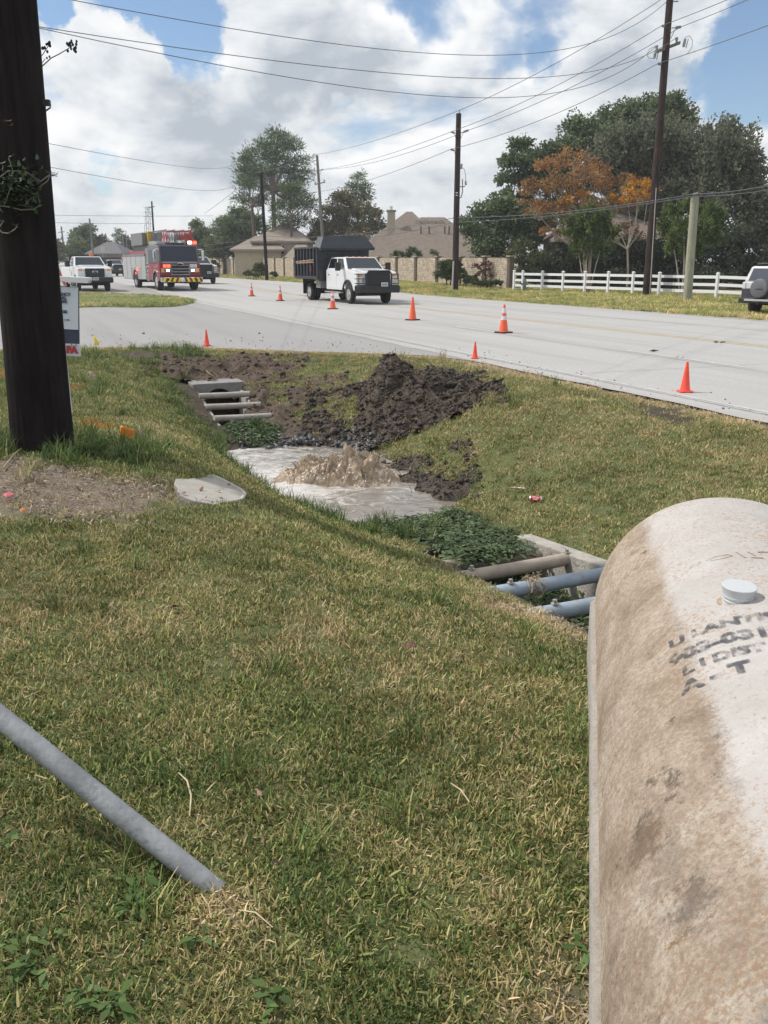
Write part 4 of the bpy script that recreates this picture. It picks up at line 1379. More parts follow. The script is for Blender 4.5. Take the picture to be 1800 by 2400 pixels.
# ------------------------------------------------------------------ meter lid in the lawn
M_LID = mat('weathered lid concrete', (.37, .345, .31), .92, var=.18, scale=6, bump=.4, bscale=70, dirt=((.27, .235, .19), .60))
lid = empty('meter_lid', tuple(sum((hit(*q) for q in SLAB_PIX), Vector()) / len(SLAB_PIX)))
tag(lid, 'flat grey concrete slab lid sunk in the grass beside the ditch', 'slab')
pts = [hit(*q) for q in SLAB_PIX]
nrm_z = sum(q.z for q in pts) / len(pts)
top = []
c_ = sum(pts, Vector()) / len(pts)
# plane fitted through the rim so that the slab is flat
A_ = np.array([[q.x - c_.x, q.y - c_.y, 1] for q in pts]); zz = np.array([q.z for q in pts])
co, *_ = np.linalg.lstsq(A_, zz, rcond=None)
zoff = max(float(H(*to_ns(hit(a_, b_).x, hit(a_, b_).y))) - (co[0] * (hit(a_, b_).x - c_.x) + co[1] * (hit(a_, b_).y - c_.y) + co[2]) for a_ in range(420, 560, 14) for b_ in range(1130, 1176, 7))
co[2] += max(0, zoff * .8)
pl = lambda q, dz: Vector((q.x - lid.location.x, q.y - lid.location.y, co[0] * (q.x - c_.x) + co[1] * (q.y - c_.y) + co[2] + dz - lid.location.z))
m_ = len(pts)
mb = MB(); mb.add([pl(q, -.08) for q in pts] + [pl(q, .004) for q in pts], [tuple(range(m_)), tuple(range(m_, 2 * m_))] + [(i, (i + 1) % m_, m_ + (i + 1) % m_, m_ + i) for i in range(m_)])
mb.build('slab', M_LID, lid, bevel=.006)
rim = [pl(hit(*q), .002) for q in ((487, 1121), (500, 1122), (512, 1128), (540, 1145), (566, 1162), (575, 1170), (566, 1178), (500, 1184))]
MB().tube(rim, .014, 8).build('rim', mat('pale lid rim', (.50, .47, .42), .9, var=.15), lid, smooth=50)
mb = MB()
for k in range(7):
    q = hit(r_.uniform(400, 545), r_.uniform(1130, 1176)); b = pl(q, .010)
    for _ in range(3): leaf_quads(mb, b + Vector((r_.uniform(-.02, .02), r_.uniform(-.02, .02), 0)), r_.uniform(.02, .05), r_, .1)
o = mb.build('leaf_scraps', M_DEAD, lid); o['kind'] = 'stuff'

# ------------------------------------------------------------------ drink can
cp = hit(1255, 1178)
can = empty('drink_can', cp + Vector((0, 0, .034)))
can.rotation_euler = (0, 0, math.radians(-12))
tag(can, 'crushed red drink can lying on the grass of the far bank', 'can')
M_CAN = mat('red can lacquer', (.52, .012, .022), .28, .2, var=.08, coat=.4)
M_ALU = mat('bare aluminium', (.62, .62, .62), .3, .9, var=.05)
MB().lathe([(.024, -.058), (.030, -.054), (.033, -.046), (.0325, -.02), (.0315, .0), (.033, .02), (.033, .046), (.028, .056), (.026, .060)], axis='x', seg=24).build('can_body', M_CAN, can, smooth=40)
MB().lathe([(.001, .057), (.024, .0575), (.027, .061), (.0285, .0605), (.030, .0535), (.0335, .0475), (.034, .0455)], axis='x', seg=24).build('lid', M_ALU, can, smooth=40)
MB().lathe([(.001, -.054), (.02, -.055), (.0255, -.0595), (.031, -.0545), (.0338, -.047)], axis='x', seg=24).build('can_base', M_ALU, can, smooth=40)
# white swash and script on the side facing the camera
wm = mat('white can print', (.75, .74, .72), .35)
mb = MB()
for path in ([(-.030, .9), (-.015, 1.05), (0, .8), (.014, .95), (.03, .7)], [(-.02, .45), (-.01, .65), (.0, .40), (.01, .62), (.02, .35)], [(-.035, 1.25), (-.01, 1.32), (.02, 1.12), (.036, 1.2)]):
    q = [(x, -.0338 * math.cos(a - .35), .0338 * math.sin(a - .35)) for x, a in path]
    mb.tube(q, .0026, 5)
mb.build('script', wm, can)

# ------------------------------------------------------------------ marker flags, litter, sticks
M_WIRE = mat('flag wire', (.25, .24, .22), .5, .6)


def flag(px, py, hgt, w, h, color, name, label, droop, faded=False):
    b = hit(px, py)
    o = empty('marker_flag', b); tag(o, label, 'flag', 'utility marker flags')
    tube('wire', [(0, 0, -.05), (.004, 0, hgt)], .0022, M_WIRE, o, 5)
    m = mat(name, color, .5, var=.2, scale=30)
    v, f = [], []
    nu, nv = 7, 6
    for i in range(nu):
        for j in range(nv):
            u, q = i / (nu - 1), j / (nv - 1)
            v.append((.004 + w * u * (1 - .45 * droop * q), -.012 * math.sin(u * 5 + q * 2) - .01 * u, hgt - h * q - droop * u * h * .9 + .006 * math.sin(u * 7)))
    for i in range(nu - 1):
        for j in range(nv - 1):
            a = i * nv + j; f.append((a, a + 1, a + nv + 1, a + nv))
    me = bpy.data.meshes.new('flag'); me.from_pydata(v, [], f)
    ob = link_mesh('cloth', me, m, o, smooth=80)
    sd = ob.modifiers.new('thick', 'SOLIDIFY'); sd.thickness = .0012
    return o


flag(222, 813, .26, .10, .20, (.85, .60, .015), 'yellow flag film', 'yellow marker flag at the edge of the side street paving', .9)
flag(284, 1038, .15, .12, .10, (.85, .28, .03), 'orange flag film', 'orange and yellow marker flag standing in the grass between the black pole and the ditch', .35)
flag(327, 1032, .14, .045, .11, (.62, .42, .36), 'faded pink flag film', 'faded pinkish white marker flag drooping beside the orange one', .9)
flag(211, 893, .15, .08, .09, (.60, .46, .40), 'faded white flag film', 'faded white marker flag leaning in the grass beyond the black pole', .9)


def scrap(name, label, px, py, size, color, cat):
    b = hit(px, py) + Vector((0, 0, .025))
    v = [(-size, -size * .5, 0), (size * .2, -size * .6, .006), (size, -size * .3, .0), (size * .8, size * .5, .012), (-.1 * size, size * .35, .018), (-size * .9, size * .55, .004)]
    mb = MB(); mb.add(v + [(a, b_, c - .003) for a, b_, c in v], [(0, 1, 4, 5), (1, 2, 3, 4), (11, 10, 7, 6), (10, 9, 8, 7), (0, 6, 7, 1), (1, 7, 8, 2), (2, 8, 9, 3), (3, 9, 10, 4), (4, 10, 11, 5), (5, 11, 6, 0)])
    o = mb.build(name, mat(label[:24], color, .7, var=.25, scale=40)); o.location = b; o.rotation_euler = (random.uniform(-.2, .3), random.uniform(-.2, .2), random.uniform(0, 6))
    tag(o, label, cat)
    return o


scrap('plastic_scrap', 'crumpled pink plastic scrap in the dead leaves below the black pole', 22, 1170, .035, (.62, .16, .18), 'scrap')
scrap('orange_scrap', 'small orange scrap at the lower rim of the dead leaf patch', 56, 1206, .02, (.65, .20, .04), 'scrap')
scrap('paper_scrap', 'white paper scrap on the churned soil next to the small cone', 650, 829, .06, (.62, .62, .60), 'paper')
scrap('paper_scrap', 'scrap of white paper on the grass island across the side street', 199, 709, .22, (.72, .72, .72), 'paper')
scrap('pink_fallen_leaf', 'pale tan square leaf lying on the lawn in front of the guard pipe', 606, 1878, .016, (.55, .36, .27), 'leaf')
scrap('fallen_leaf', 'purple brown leaf on the lawn above the guard pipe', 408, 1437, .03, (.13, .055, .05), 'leaf')
scrap('fallen_leaf', 'dark red leaf on the lawn in line with the plastic cap', 965, 1527, .022, (.16, .045, .05), 'leaf')
scrap('fallen_leaf', 'curled tan leaf on the lawn between slab and pool', 690, 1165, .03, (.55, .48, .22), 'leaf')


def stick(label, path, r, color, name='stick'):
    p = [hit(*q) + Vector((0, 0, .02 + .01 * (k % 2))) for k, q in enumerate(path)]
    o = MB().tube(p, r, 6).build(name, mat('bark ' + name, color, .85, var=.3, scale=20), smooth=60)
    tag(o, label, 'stick')


stick('pale dry twig lying over the dead leaves below the black pole', [(8, 1104), (35, 1073), (60, 1050), (72, 1038)], [.006, .005, .004, .002], (.33, .27, .19))
stick('thin white straw lying on the far bank near the red can', [(1200, 1147), (1215, 1150), (1231, 1150)], .006, (.70, .68, .64), 'straw')
stick('bent dry stalk on the lawn beside the guard pipe', [(420, 1825), (440, 1850), (449, 1880), (446, 1935)], [.0022, .003, .003, .0015], (.50, .42, .27), 'stalk')
stick('straight dry stalk on the lawn in front of the tank', [(1056, 1850), (1080, 1872), (1100, 1893)], [.0025, .003, .002], (.52, .44, .28), 'stalk')
stick('long dry stalk on the lawn right of the guard pipe foot', [(560, 2150), (600, 2165), (640, 2190)], [.002, .0025, .0015], (.47, .40, .26), 'stalk')
stick('long pale stalk on the bank below the blue pipe bars', [(1320, 1506), (1350, 1512), (1392, 1521)], [.0025, .003, .002], (.55, .48, .34), 'stalk')
stick('root hanging out of the dug soil above the headwall', [(470, 848), (478, 865), (488, 876), (500, 886)], [.01, .012, .01, .006], (.30, .22, .10), 'root')


# ------------------------------------------------------------------ traffic cones
M_ORANGE = mat('orange cone plastic', (.84, .125, .045), .45, var=.1)
M_ORANGE_S = mat('red orange cone plastic', (.86, .085, .045), .45, var=.08)
M_CBASE = mat('black cone base', (.022, .020, .022), .7)
M_REFL = mat('grey white reflective collar', (.62, .62, .66), .4, var=.15)


def cone(px, py, hgt, striped, blackbase, label):
    d = pix_dir(px, py); t = -EYE / d.z
    for _ in range(4):
        n_, s_ = to_ns(d.x * t, d.y * t); t = (float(rise(s_)) + .005 - EYE) / d.z
    b = Vector((d.x * t, d.y * t, EYE + d.z * t))
    o = empty('traffic_cone', b, random.uniform(-.3, .9)); tag(o, label, 'cone', 'traffic cones')
    k = hgt / .71
    om = M_ORANGE if blackbase else M_ORANGE_S
    bw = (.185 if blackbase else .165) * k
    th = .032 * k
    MB().prism([(-bw, -bw + .03 * k), (-bw + .03 * k, -bw), (bw - .03 * k, -bw), (bw, -bw + .03 * k), (bw, bw - .03 * k), (bw - .03 * k, bw), (-bw + .03 * k, bw), (-bw, bw - .03 * k)], 0, th, 'z').build('base', M_CBASE if blackbase else om, o, bevel=.008 * k)
    r0, r1 = .118 * k, .026 * k
    rad = lambda z: r0 + (r1 - r0) * (z - th) / (hgt - th)
    MB().lathe([(r0 * 1.08, th), (r0, th + .02 * k), (rad(hgt * .5), hgt * .5), (r1 * 1.05, hgt - .01 * k), (r1, hgt), (r1 * .7, hgt), (r1 * .7, hgt - .05 * k)], seg=24).build('cone_body', om, o, smooth=40)
    if striped:
        for a, b_ in ((.46, .60), (.70, .88)):
            MB().lathe([(rad(hgt * a) + .003 * k, hgt * a), (rad(hgt * b_) + .003 * k, hgt * b_)], seg=24).build('collar', M_REFL, o, smooth=60)
    return o


cone(590, 694, .71, True, True, 'striped orange cone farthest along the lane line, nearest the fire engine')
cone(657, 705, .71, True, True, 'striped orange cone on the lane line left of the dump truck rear wheel')
cone(780, 724, .71, True, True, 'striped orange cone in front of the dump truck cab')
cone(967, 750, .71, False, True, 'plain orange cone with black base on the road right of the dump truck')
cone(1180, 780, .71, True, True, 'large striped orange cone nearest the camera on the white lane line')
cone(485, 810, .34, False, False, 'small all red orange cone at the paving edge above the culvert headwall')
cone(1113, 840, .31, False, False, 'small all red orange cone at the road edge above the soil pile')
cone(1605, 918, .41, False, False, 'small all red orange cone at the road edge above the concrete tank')
# ------------------------------------------------------------------ vehicles (local x = forward, y = left, z = up)
M_WPAINT = mat('white truck paint', (.72, .73, .75), .22, var=.03, coat=.5, scale=2)
M_BPLAST = mat('black trim plastic', (.018, .018, .021), .55, var=.15)
M_BSTEEL = mat('black painted steel', (.016, .017, .021), .38, var=.25, scale=3)
M_CHASSIS = mat('dark chassis', (.012, .012, .013), .85)
M_TYRE = mat('tyre rubber', (.022, .021, .021), .85, var=.2)
M_RIM = mat('steel wheel', (.50, .50, .50), .35, .8, var=.1)
M_CHROME = mat('chrome trim', (.70, .71, .73), .12, 1.0, var=.04)
M_GLASS = glass_mat('tinted windscreen', (.035, .045, .055))
M_GLASSD = glass_mat('dark side glass', (.010, .011, .013))
M_LAMP = mat('clear lamp lens', (.62, .64, .66), .12, var=.1, coat=.6)
M_AMBER = mat('amber lens', (.85, .30, .03), .2, var=.08, coat=.4)
M_REDLENS = mat('red lens', (.42, .02, .02), .2, coat=.4)
M_PLATE = mat('licence plate white', (.66, .67, .68), .5, var=.05)
M_INK = mat('plate ink', (.03, .04, .09), .6)
M_SILVER = mat('brushed body silver', (.36, .365, .37), .4, .5, var=.1)
M_SEATS = mat('cab interior', (.05, .048, .046), .8)


def wheel(parent, x, y, r, w, side, rim_mat=M_RIM, rim_r=.6, hub=.09, dish=.03):
    """side +1: outer face towards +y. tyre with a rim sub-part"""
    p = empty('wheel', (x, y, r), 0, parent)
    o = side
    prof = [(r * rim_r, -w / 2 * .85), (r * .86, -w / 2), (r * .96, -w / 2 * .82), (r, -w / 2 * .55), (r, w / 2 * .55), (r * .96, w / 2 * .82), (r * .86, w / 2), (r * rim_r, w / 2 * .85)]
    MB().lathe(prof, axis='y', seg=28).build('tyre', M_TYRE, p, smooth=40)
    e = o * w / 2 * .86
    q = [(r * rim_r * 1.01, e), (r * rim_r * .93, e + o * .006), (r * rim_r * .88, e - o * dish), (r * rim_r * .55, e - o * dish * .4), (r * rim_r * .48, e - o * dish * .2), (hub, e - o * .005), (hub * .9, e + o * .03), (.005, e + o * .034)]
    MB().lathe(q, axis='y', seg=28).build('rim', rim_mat, p, smooth=35)
    mb = MB()
    for k in range(8):
        a = 2 * PI * k / 8 + .2
        c = (r * rim_r * .70 * math.cos(a), e - o * dish * .55, r * rim_r * .70 * math.sin(a))
        mb.lathe([(.035 * r / .4, -.004), (.034 * r / .4, .008)], c, 'y', 8)
    mb.build('painted_rim_holes', M_CHASSIS, p)  # solid dark discs, the shade of the holes put into their colour
    return p


def arch(cx, cz, r, a0, a1, n=10):
    return [(cx + r * math.cos(a0 + (a1 - a0) * k / n), cz + r * math.sin(a0 + (a1 - a0) * k / n)) for k in range(n + 1)]


def cab_truck(name, label, cat, pos, heading, crew=True, guard=True, flare=True, group='trucks', rear_arch=None, wheel_r=.405, tail=-2.72, ground_wheels=True):
    """front half of a heavy pickup: front axle at x = 0"""
    t = empty(name, pos, math.atan2(heading.y, heading.x)); tag(t, label, cat, group)
    hw = .985
    back = -2.72 if crew else -1.86
    # lower body with a cut wheel arch
    prof = [(back, .58), (-.62, .58)] + arch(0, .44, .545, math.radians(165), math.radians(12)) + [(.62, .60), (.95, .62), (.99, .80), (.985, 1.10), (.94, 1.30), (.86, 1.385), (.3, 1.46), (-.30, 1.50), (back, 1.475), (back, .58)]
    MB().prism(prof[:-1], -hw, hw).build('body', M_WPAINT, t, bevel=.035)
    # raised centre of the bonnet
    MB().hexa([(.86, -.62, 1.36), (.86, .62, 1.36), (-.30, .74, 1.47), (-.30, -.74, 1.47), (.80, -.55, 1.415), (.80, .55, 1.415), (-.28, .66, 1.545), (-.28, -.66, 1.545)]).build('bonnet', M_WPAINT, t, bevel=.03)
    box('wheel_well', -.56, .56, -.80, .80, .40, 1.2, M_CHASSIS, t)
    # greenhouse
    bx0, bx1, tx0, tx1 = -.26, back + .03, -.93, back + .16
    zb, ztp = 1.47, 2.03
    yb, yt = .955, .775
    P = [(bx1, -yb, zb), (bx0, -yb, zb), (bx0, yb, zb), (bx1, yb, zb), (tx1, -yt, ztp), (tx0, -yt, ztp), (tx0, yt, ztp), (tx1, yt, ztp)]
    MB().hexa(P).build('cab', M_WPAINT, t, bevel=.05)
    ws = [P[1], P[2], P[6], P[5]]
    MB().panel(ws, .006, .05, .95, .08, .93).build('windscreen', M_GLASS, t)
    box('wiper', bx0 + .03, bx0 + .06, -.6, .6, zb + .035, zb + .055, M_BPLAST, t)
    for sgn, q in ((-1, [P[0], P[1], P[5], P[4]]), (1, [P[2], P[3], P[7], P[6]])):
        rng_ = ((.56, .93), (.06, .50)) if crew else ((.26, .92),)
        for a, b in rng_:
            if sgn > 0: a, b = 1 - b, 1 - a
            MB().panel(q, .006, a, b, .12, .88).build('side_window', M_GLASSD, t)
        doors = ((-1.35, -.28), (-2.48, -1.40)) if crew else ((-1.62, -.30),)
        for k, (x0, x1) in enumerate(doors):
            d = box('door', x0 + .015, x1 - .015, sgn * hw - (.002 if sgn < 0 else -.002) - .006, sgn * hw - (.002 if sgn < 0 else -.002) + .006, .66, 1.46, M_WPAINT, t, .01)
            box('door_handle', x0 + .06, x0 + .22, sgn * (hw + .004) - .014, sgn * (hw + .004) + .014, 1.22, 1.27, M_BPLAST, d)
    # mirrors
    for sgn in (-1, 1):
        m = box('mirror', -.62, -.50, sgn * 1.24 - .13, sgn * 1.24 + .13, 1.43, 1.80, M_BPLAST, t, .04)
        tube('mirror_arm', [(-.50, sgn * .95, 1.50), (-.56, sgn * 1.2, 1.52)], .022, M_BPLAST, m)
        tube('mirror_arm', [(-.62, sgn * .93, 1.66), (-.58, sgn * 1.2, 1.70)], .018, M_BPLAST, m)
    # nose
    g = MB().box(.93, 1.03, -.56, .56, .84, 1.34).build('grille', M_BPLAST, t, bevel=.04)
    for z in (.95, 1.06, 1.18, 1.27): box('grille_bar', 1.02, 1.045, -.52, .52, z - .022, z + .022, M_BSTEEL, g)
    mb = MB().lathe([(.001, .0), (.17, .002), (.18, .012), (.165, .020), (.001, .022)], (0, 0, 0), 'x', 24)
    e = mb.build('oval_badge', M_CHROME, g, smooth=40); e.scale = (1, 1, .42); e.location = (1.045, 0, 1.13)
    mb = MB().lathe([(.001, .0), (.14, .004), (.001, .006)], (0, 0, 0), 'x', 24)
    e = mb.build('badge_face', mat('badge blue', (.015, .035, .16), .3), g, smooth=40); e.scale = (1, 1, .40); e.location = (1.066, 0, 1.13)
    for sgn in (-1, 1):
        h = MB().hexa([(.90, sgn * .58, .86), (1.01, sgn * .58, .86), (.93, sgn * .975, .86), (.80, sgn * .975, .86), (.90, sgn * .58, 1.32), (.985, sgn * .58, 1.32), (.90, sgn * .965, 1.32), (.80, sgn * .965, 1.32)]).build('headlight', M_LAMP, t, bevel=.02)
        MB().hexa([(.93, sgn * .72, 1.20), (.99, sgn * .72, 1.20), (.965, sgn * .93, 1.20), (.90, sgn * .93, 1.20), (.93, sgn * .72, 1.31), (.983, sgn * .72, 1.31), (.955, sgn * .93, 1.31), (.90, sgn * .93, 1.31)]).build('turn_signal', M_AMBER, h)
        MB().lathe([(.001, 0), (.07, .005), (.07, .02), (.001, .022)], (.985, sgn * .70, 1.02), 'x', 14).build('reflector', M_CHROME, h, smooth=40)
    bp = MB().prism([(.86, .50), (1.10, .52), (1.14, .60), (1.13, .80), (1.08, .83), (.86, .83)], -1.02, 1.02).build('bumper', M_BPLAST, t, bevel=.03)
    pl = box('licence_plate', 1.135, 1.15, -.16, .16, .66, .82, M_PLATE, t)
    for k, x in enumerate((-.105, -.06, -.02, .03, .07, .11)): box('plate_character', 1.15, 1.153, x - .014, x + .014, .695, .775, M_INK, pl)
    if flare:
        for sgn in (-1, 1):
            pr = arch(0, .44, .62, math.radians(168), math.radians(14), 12); pi_ = arch(0, .44, .535, math.radians(14), math.radians(168), 12)
            a, b = (hw - .05, hw + .055) if sgn > 0 else (-hw - .055, -hw + .05)
            MB().prism(pr + pi_, a, b).build('wheel_arch_flare', M_BPLAST, t, bevel=.012)
    if guard:
        gg = empty('grille_guard', (0, 0, 0), 0, t)
        box('guard_mesh', 1.16, 1.19, -.54, .54, .72, 1.40, mat('guard mesh', (.012, .012, .014), .6, var=.5, scale=60), gg)
        tube('guard_hoop', [(1.2, -.58, .60), (1.22, -.60, 1.30), (1.21, -.50, 1.43), (1.21, .50, 1.43), (1.22, .60, 1.30), (1.2, .58, .60)], .035, M_BSTEEL, gg, 10)
        for sgn in (-1, 1):
            for z in (.90, 1.10, 1.30): tube('side_rail', [(1.21, sgn * .58, z), (1.17, sgn * .95, z), (.98, sgn * 1.07, z)], .018, M_BSTEEL, gg, 8)
            tube('side_upright', [(1.17, sgn * .95, .62), (1.17, sgn * .95, 1.32)], .018, M_BSTEEL, gg, 8)
        MB().hexa([(1.05, -1.1, .50), (1.28, -.95, .50), (1.28, .95, .50), (1.05, 1.1, .50), (1.05, -1.12, .80), (1.30, -.97, .80), (1.30, .97, .80), (1.05, 1.12, .80)]).build('winch_bumper', M_BSTEEL, gg, bevel=.025)
        pl.location = (.17, .22, .12)
    # underside
    box('chassis', tail if tail < back else back, .9, -.42, .42, .42, .62, M_CHASSIS, t)
    MB().tube([(0, -.8, wheel_r), (0, .8, wheel_r)], .07, 10).build('axle', M_CHASSIS, t)
    for sgn in (-1, 1):
        wheel(t, 0, sgn * .86, wheel_r, .24, sgn)
        box('running_board', back + .1, -.66, sgn * 1.02 - .09, sgn * 1.02 + .09, .44, .50, M_RIM, t, .015)
    return t


def road_pos(px, py):
    d = pix_dir(px, py); t = -EYE / d.z
    for _ in range(6):
        n_, s_ = to_ns(d.x * t, d.y * t); t = (float(rise(s_)) - EYE) / d.z
    return Vector((d.x * t, d.y * t, EYE + d.z * t))


HEAD = Vector((math.sin(ROAD_A), -math.cos(ROAD_A), 0))        # traffic coming towards the camera
RIGHT = Vector((-HEAD.y, HEAD.x, 0))                            # the vehicle's own left in local y


def front_axle(px, py, heading, track=.86):
    """axle centre from the pixel where the camera-left front wheel (its own right, local -y) stands"""
    p = road_pos(px, py)
    left = Vector((-heading.y, heading.x, 0))
    return p + left * track


# ---- dump truck
h = Vector((math.sin(math.radians(24.5)), -math.cos(math.radians(24.5)), 0))
t = cab_truck('dump_truck', 'white crew cab truck with black dump body and black grille guard on the road', 'truck', front_axle(822, 712, h), h, True, True, True, tail=-6.0)
M_DUMP = mat('scuffed black dump body', (.020, .024, .034), .42, var=.4, scale=2.2, dirt=((.065, .060, .058), .60))
bx0, bx1, bw, z0, z1 = -2.95, -6.25, 1.23, 1.10, 2.50
bd = empty('dump_body', (0, 0, 0), 0, t)
for sgn in (-1, 1):
    box('side_panel', bx1, bx0, sgn * bw - .03, sgn * bw + .03, z0, z1, M_DUMP, bd)
    for k in range(8):
        x = bx1 + .05 + k * (bx0 - bx1 - .1) / 7
        y0 = sgn * (bw + .03)
        box('side_rib', x - .045, x + .045, min(y0, y0 + sgn * .07), max(y0, y0 + sgn * .07), z0, z1 - .06, M_DUMP, bd, .008)
    y0 = sgn * (bw + .03)
    box('top_rail', bx1 - .02, bx0, min(y0 - sgn * .06, y0 + sgn * .09), max(y0 - sgn * .06, y0 + sgn * .09), z1 - .07, z1 + .02, M_DUMP, bd, .01)
    box('bottom_rail', bx1 - .02, bx0, min(y0 - sgn * .06, y0 + sgn * .085), max(y0 - sgn * .06, y0 + sgn * .085), z0 - .08, z0 + .06, M_DUMP, bd, .01)
box('floor_plate', bx1, bx0, -bw, bw, z0 - .06, z0 + .02, M_DUMP, bd)
box('tail_gate', bx1 - .05, bx1, -bw, bw, z0, z1 - .1, M_DUMP, bd)
box('front_panel', bx0, bx0 + .06, -bw - .05, bw + .05, .95, z1, M_DUMP, bd)
# cab shield: leaning front sheet, hipped sides and a flat top
S = [(-2.35, -1.37, 2.42), (-2.35, 1.37, 2.42), (-2.75, 1.06, 2.95), (-2.75, -1.06, 2.95), (-3.45, 1.06, 2.95), (-3.45, -1.06, 2.95), (-3.45, 1.28, 2.5), (-3.45, -1.28, 2.5)]
MB().panel([S[0], S[1], S[2], S[3]], .03).build('shield_front', M_DUMP, bd)
MB().panel([S[3], S[2], S[4], S[5]], .03).build('shield_top', M_DUMP, bd)
MB().panel([S[1], S[6], S[4], S[2]], .03).build('shield_side', M_DUMP, bd)
MB().panel([S[7], S[0], S[3], S[5]], .03).build('shield_side', mat('shield grey', (.085, .082, .085), .5, var=.3, scale=3), bd)
MB().hexa([(-2.35, -1.37, 2.36), (-2.35, 1.37, 2.36), (-3.0, 1.28, 2.36), (-3.0, -1.28, 2.36), (-2.35, -1.37, 2.425), (-2.35, 1.37, 2.425), (-3.0, 1.28, 2.425), (-3.0, -1.28, 2.425)]).build('shield_floor', M_DUMP, bd)
for q in (-.8, 0, .8): box('shield_brace', -2.9, -2.86, q - .03, q + .03, 2.0, 2.4, M_DUMP, bd)
# tools strapped along the side
for k, (dz, dx) in enumerate(((0, 0), (.04, .1), (-.04, .25))):
    tube('tool_handle', [(-5.95 + dx, -bw - .13 - .02 * k, 1.80 + dz), (-3.35 + dx * .5, -bw - .13 - .02 * k, 1.86 + dz * 1.6)], .02, mat('worn tool handles', (.40, .26, .20), .8, var=.5, scale=6), bd, 7)
box('red_tank', -3.95, -3.75, -bw - .14, -bw - .04, 1.36, 1.66, mat('dull red can', (.10, .018, .018), .5), bd, .02)
for sgn in (-1, 1):
    for dy in (.0, .27):
        wheel(t, -4.85, sgn * (.98 - dy), .405, .23, sgn, dish=.07)
    box('mud_flap', -5.52, -5.49, sgn * .86 - .30, sgn * .86 + .30, .30, 1.05, M_BPLAST, t)
    box('fender', -5.4, -4.3, sgn * .88 - .30, sgn * .88 + .30, .93, .98, M_CHASSIS, t)
MB().tube([(-4.85, -.8, .405), (-4.85, .8, .405)], .09, 10).build('axle', M_CHASSIS, t)
box('tool_box', -3.75, -3.15, -1.12, -.75, .62, 1.0, mat('grey toolbox', (.24, .24, .235), .5, var=.15), t, .015)
box('fuel_tank', -3.75, -3.15, .70, 1.05, .60, .95, M_BPLAST, t, .03)
for y in (-.62, -.3, 0, .3, .62): box('roof_marker', -1.02, -.95, y - .05, y + .05, 2.03, 2.06, M_AMBER, t)

# ---- white pickup behind the sign
h2 = Vector((math.sin(math.radians(29)), -math.cos(math.radians(29)), 0))
t = cab_truck('pickup_truck', 'white pickup with black grille parked beyond the sign, orange beacon on roof', 'truck', front_axle(184, 683, h2), h2, False, False, False, tail=-4.6)
box('cargo_bed', -4.5, -1.9, -.985, .985, .62, 1.42, M_WPAINT, t, .03)
for sgn in (-1, 1): wheel(t, -3.6, sgn * .86, .405, .24, sgn)
box('beacon', -1.25, -1.05, .18, .42, 2.03, 2.2, mat('orange beacon', (.75, .17, .03), .3), t, .03)
box('head_rack', -2.02, -1.92, -.9, .9, 1.5, 2.12, M_BSTEEL, t)
MB().lathe([(.001, 0), (.16, .004), (.16, .008), (.11, .008), (.11, .006), (.001, .006)], (-.95, -.998, 1.05), 'y', 18).build('door_emblem', mat('green door emblem', (.16, .24, .22), .5), t)

# ---- white truck between pickup and engine
h3 = Vector((math.sin(math.radians(27)), -math.cos(math.radians(27)), 0))
t = cab_truck('crew_truck', 'white crew cab truck with black grille guard half hidden behind the fire engine', 'truck', front_axle(258, 648, h3) , h3, True, True, True, tail=-5.6)
box('dump_body', -5.9, -2.95, -1.2, 1.2, 1.0, 2.35, M_DUMP, t, .02)
for sgn in (-1, 1): wheel(t, -4.7, sgn * .9, .405, .26, sgn)

# ---- truck behind the engine
t = cab_truck('escort_truck', 'white truck with black grille guard peeking out right of the fire engine', 'truck', road_pos(497, 666) + Vector((-1.0, 1.3, 0)), h3, True, True, True, tail=-4.6)
box('cargo_bed', -4.7, -2.7, -.985, .985, .62, 1.42, M_WPAINT, t, .03)
for sgn in (-1, 1): wheel(t, -3.9, sgn * .86, .405, .24, sgn)

# ------------------------------------------------------------------ fire engine
M_FRED = mat('fire engine red', (.26, .008, .014), .34, var=.06, coat=.15)
M_FMAR = mat('dark red band', (.075, .010, .018), .25, var=.1, coat=.5)
M_FGREY = mat('engine grey roof paint', (.115, .11, .12), .4, var=.08, coat=.1)
M_REDLIT = mat('lit red beacon', (1.0, .06, .03), .3, emit=5.0)
M_WHITELIT = mat('lit white lamp', (1.0, .80, .70), .3, emit=6.0)
M_HEADLIT = mat('lit headlamp', (1.0, .97, .92), .3, emit=2.6)
M_YEL = mat('safety yellow', (.72, .66, .03), .45, var=.06)
M_LADDER = mat('ladder aluminium', (.20, .20, .22), .4, .3, var=.2)
M_LADR = mat('ladder red', (.38, .03, .04), .4, var=.15)
h4 = Vector((math.sin(math.radians(29)), -math.cos(math.radians(29)), 0))
eng = empty('fire_engine', front_axle(376, 681, h4, 1.05), math.atan2(h4.y, h4.x))
tag(eng, 'red fire engine with ladder on top and flashing red lights', 'fire engine')
E_ = eng
W2 = 1.27
